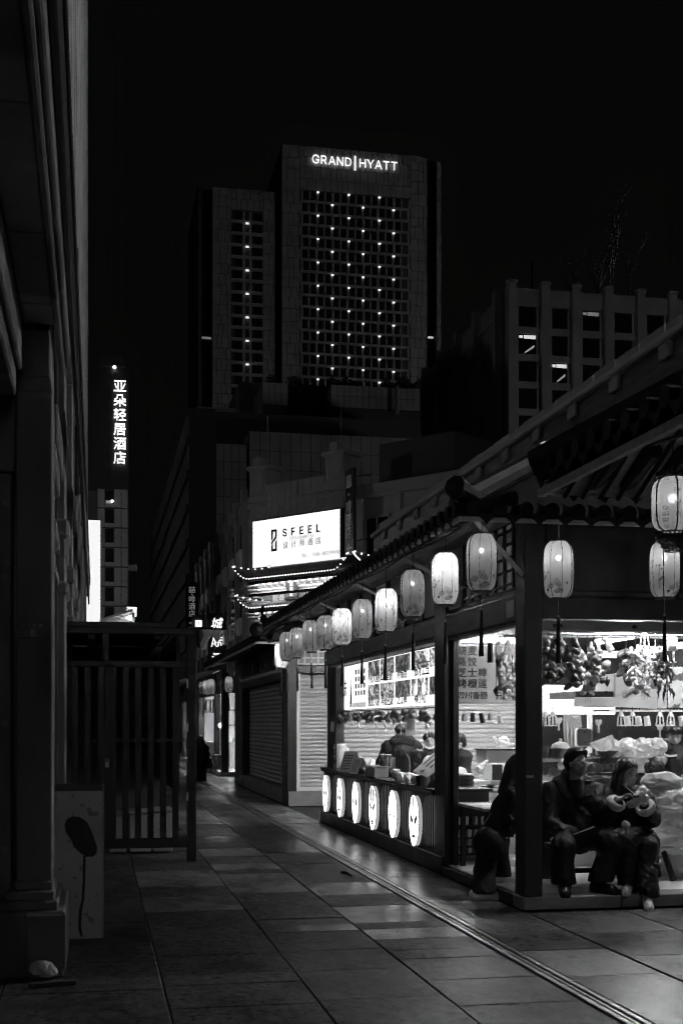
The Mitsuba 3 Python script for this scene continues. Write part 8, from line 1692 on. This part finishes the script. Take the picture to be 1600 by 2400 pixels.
t, J, at_ = standing('vendor with back turned in a dark grey hooded jacket before the shutter', 940, 1716, 17.2, (.1, .99, -.1), 'mat_vendor_jacket', None, ((.30, -.02, -.50), (.22, .22, -.62), (-.32, -.02, -.50), (-.24, .22, -.62)), wide=1.15)
put('cap', blob([('e', J['head'] + [0, 0, .04], (.095, .11, .085))], .01, .02), 'mat_dark_cloth', t, smooth=True)
put('hood', blob([('c', J['neck'] + [-.12, -.06, .02], J['neck'] + [.12, -.06, .02], .075, .075), ('e', J['neck'] + [0, -.07, .06], (.14, .07, .09))], .012, .03, (.015, (14, 14, 14), 3)), 'mat_vendor_jacket', t, smooth=True)
put('back_seam', M().tube([J['chest'] + [-.14, -.165, .06], J['chest'] + [0, -.172, .05], J['chest'] + [.14, -.165, .06]], .006, 5), 'mat_black_cloth', t)
t, J, at_ = standing('vendor in dark cap and pale bib apron facing the street beside the counter post', 1007, 1738, 15.9, (-.25, -.95, 0), 'mat_dark_cloth', None, ((.26, .02, -.5), (.16, .2, -.5), (-.26, .02, -.5), (-.16, .2, -.5)))
put('cap', blob([('e', J['head'] + [0, .02, .055], (.09, .10, .075))], .01, .02), 'mat_black_cloth', t, smooth=True)
put('apron', blob([('e', at_(0, .12, -.5), (.14, .05, .2)), ('e', at_(0, .13, -.32), (.09, .04, .08))], .012, .03), 'mat_white_cloth', t, smooth=True)
put('apron_band', M().tube([at_(.12, .13, -.42), at_(0, .17, -.42), at_(-.12, .13, -.42)], .012, 5), 'mat_black_cloth', t)
put('mask_strap', M().tube([at_(.07, .06, -.08), at_(.03, .11, -.11), at_(-.03, .11, -.11), at_(-.07, .06, -.08)], .014, 6), 'mat_white', t)
t, J, at_ = standing('vendor in dark clothes half hidden by the doorway post, facing left', 1071, 1743, 16.0, (-.9, -.3, -.2), 'mat_dark_cloth', 'short', ((.24, .02, -.5), (.2, .22, -.55), (-.24, .02, -.5), (-.2, .22, -.55)))
put('face_mask', blob([('e', J['head'] + J['hR'] @ np.array([0, .07, -.055]), (.05, .05, .045))], .008, .02), 'mat_white', t, smooth=True)
t, J, at_ = standing('young person with a heavy dark fringe looking down at the right edge', 1580, 1722, 12.9, (-.35, -.85, -.35), 'mat_dark_cloth', 'fringe', ((.26, .02, -.5), (.15, .25, -.5), (-.26, .02, -.5), (-.15, .25, -.5)))
put('hood', blob([('c', J['neck'] + [-.13, -.03, -.01], J['neck'] + [.12, -.04, -.02], .05, .06), ('e', J['neck'] + [0, .08, .03], (.15, .08, .09))], .012, .03, (.016, (14, 14, 14), 3)), 'mat_black_cloth', t, smooth=True)
put('collar_stripe', M().tube([at_(.22, .12, -.22), at_(.08, .16, -.27), at_(-.02, .17, -.26)], .014, 5), 'mat_white', t); put('grey_sleeve', blob([('e', at_(.2, .1, -.32), (.10, .09, .07))], .012, .02, (.02, (12, 12, 12), 3)), 'mat_mid', t, smooth=True)
t, J, at_ = standing('dark silhouetted person with a bag walking beyond the gate post', 470, 1738, 34.0, (-.2, .98, 0), 'mat_black_cloth', 'long', ((.24, -.02, -.5), (.22, .03, -.75), (-.24, -.02, -.5), (-.22, .03, -.75)), floor=.004)
put('shoulder_bag', M().box(-.13, .13, -.06, .06, -.14, .14, o=at_(.26, .0, -.85), c=.03), 'mat_black', label='dark bag at the side of the silhouetted walker', cat='bag')
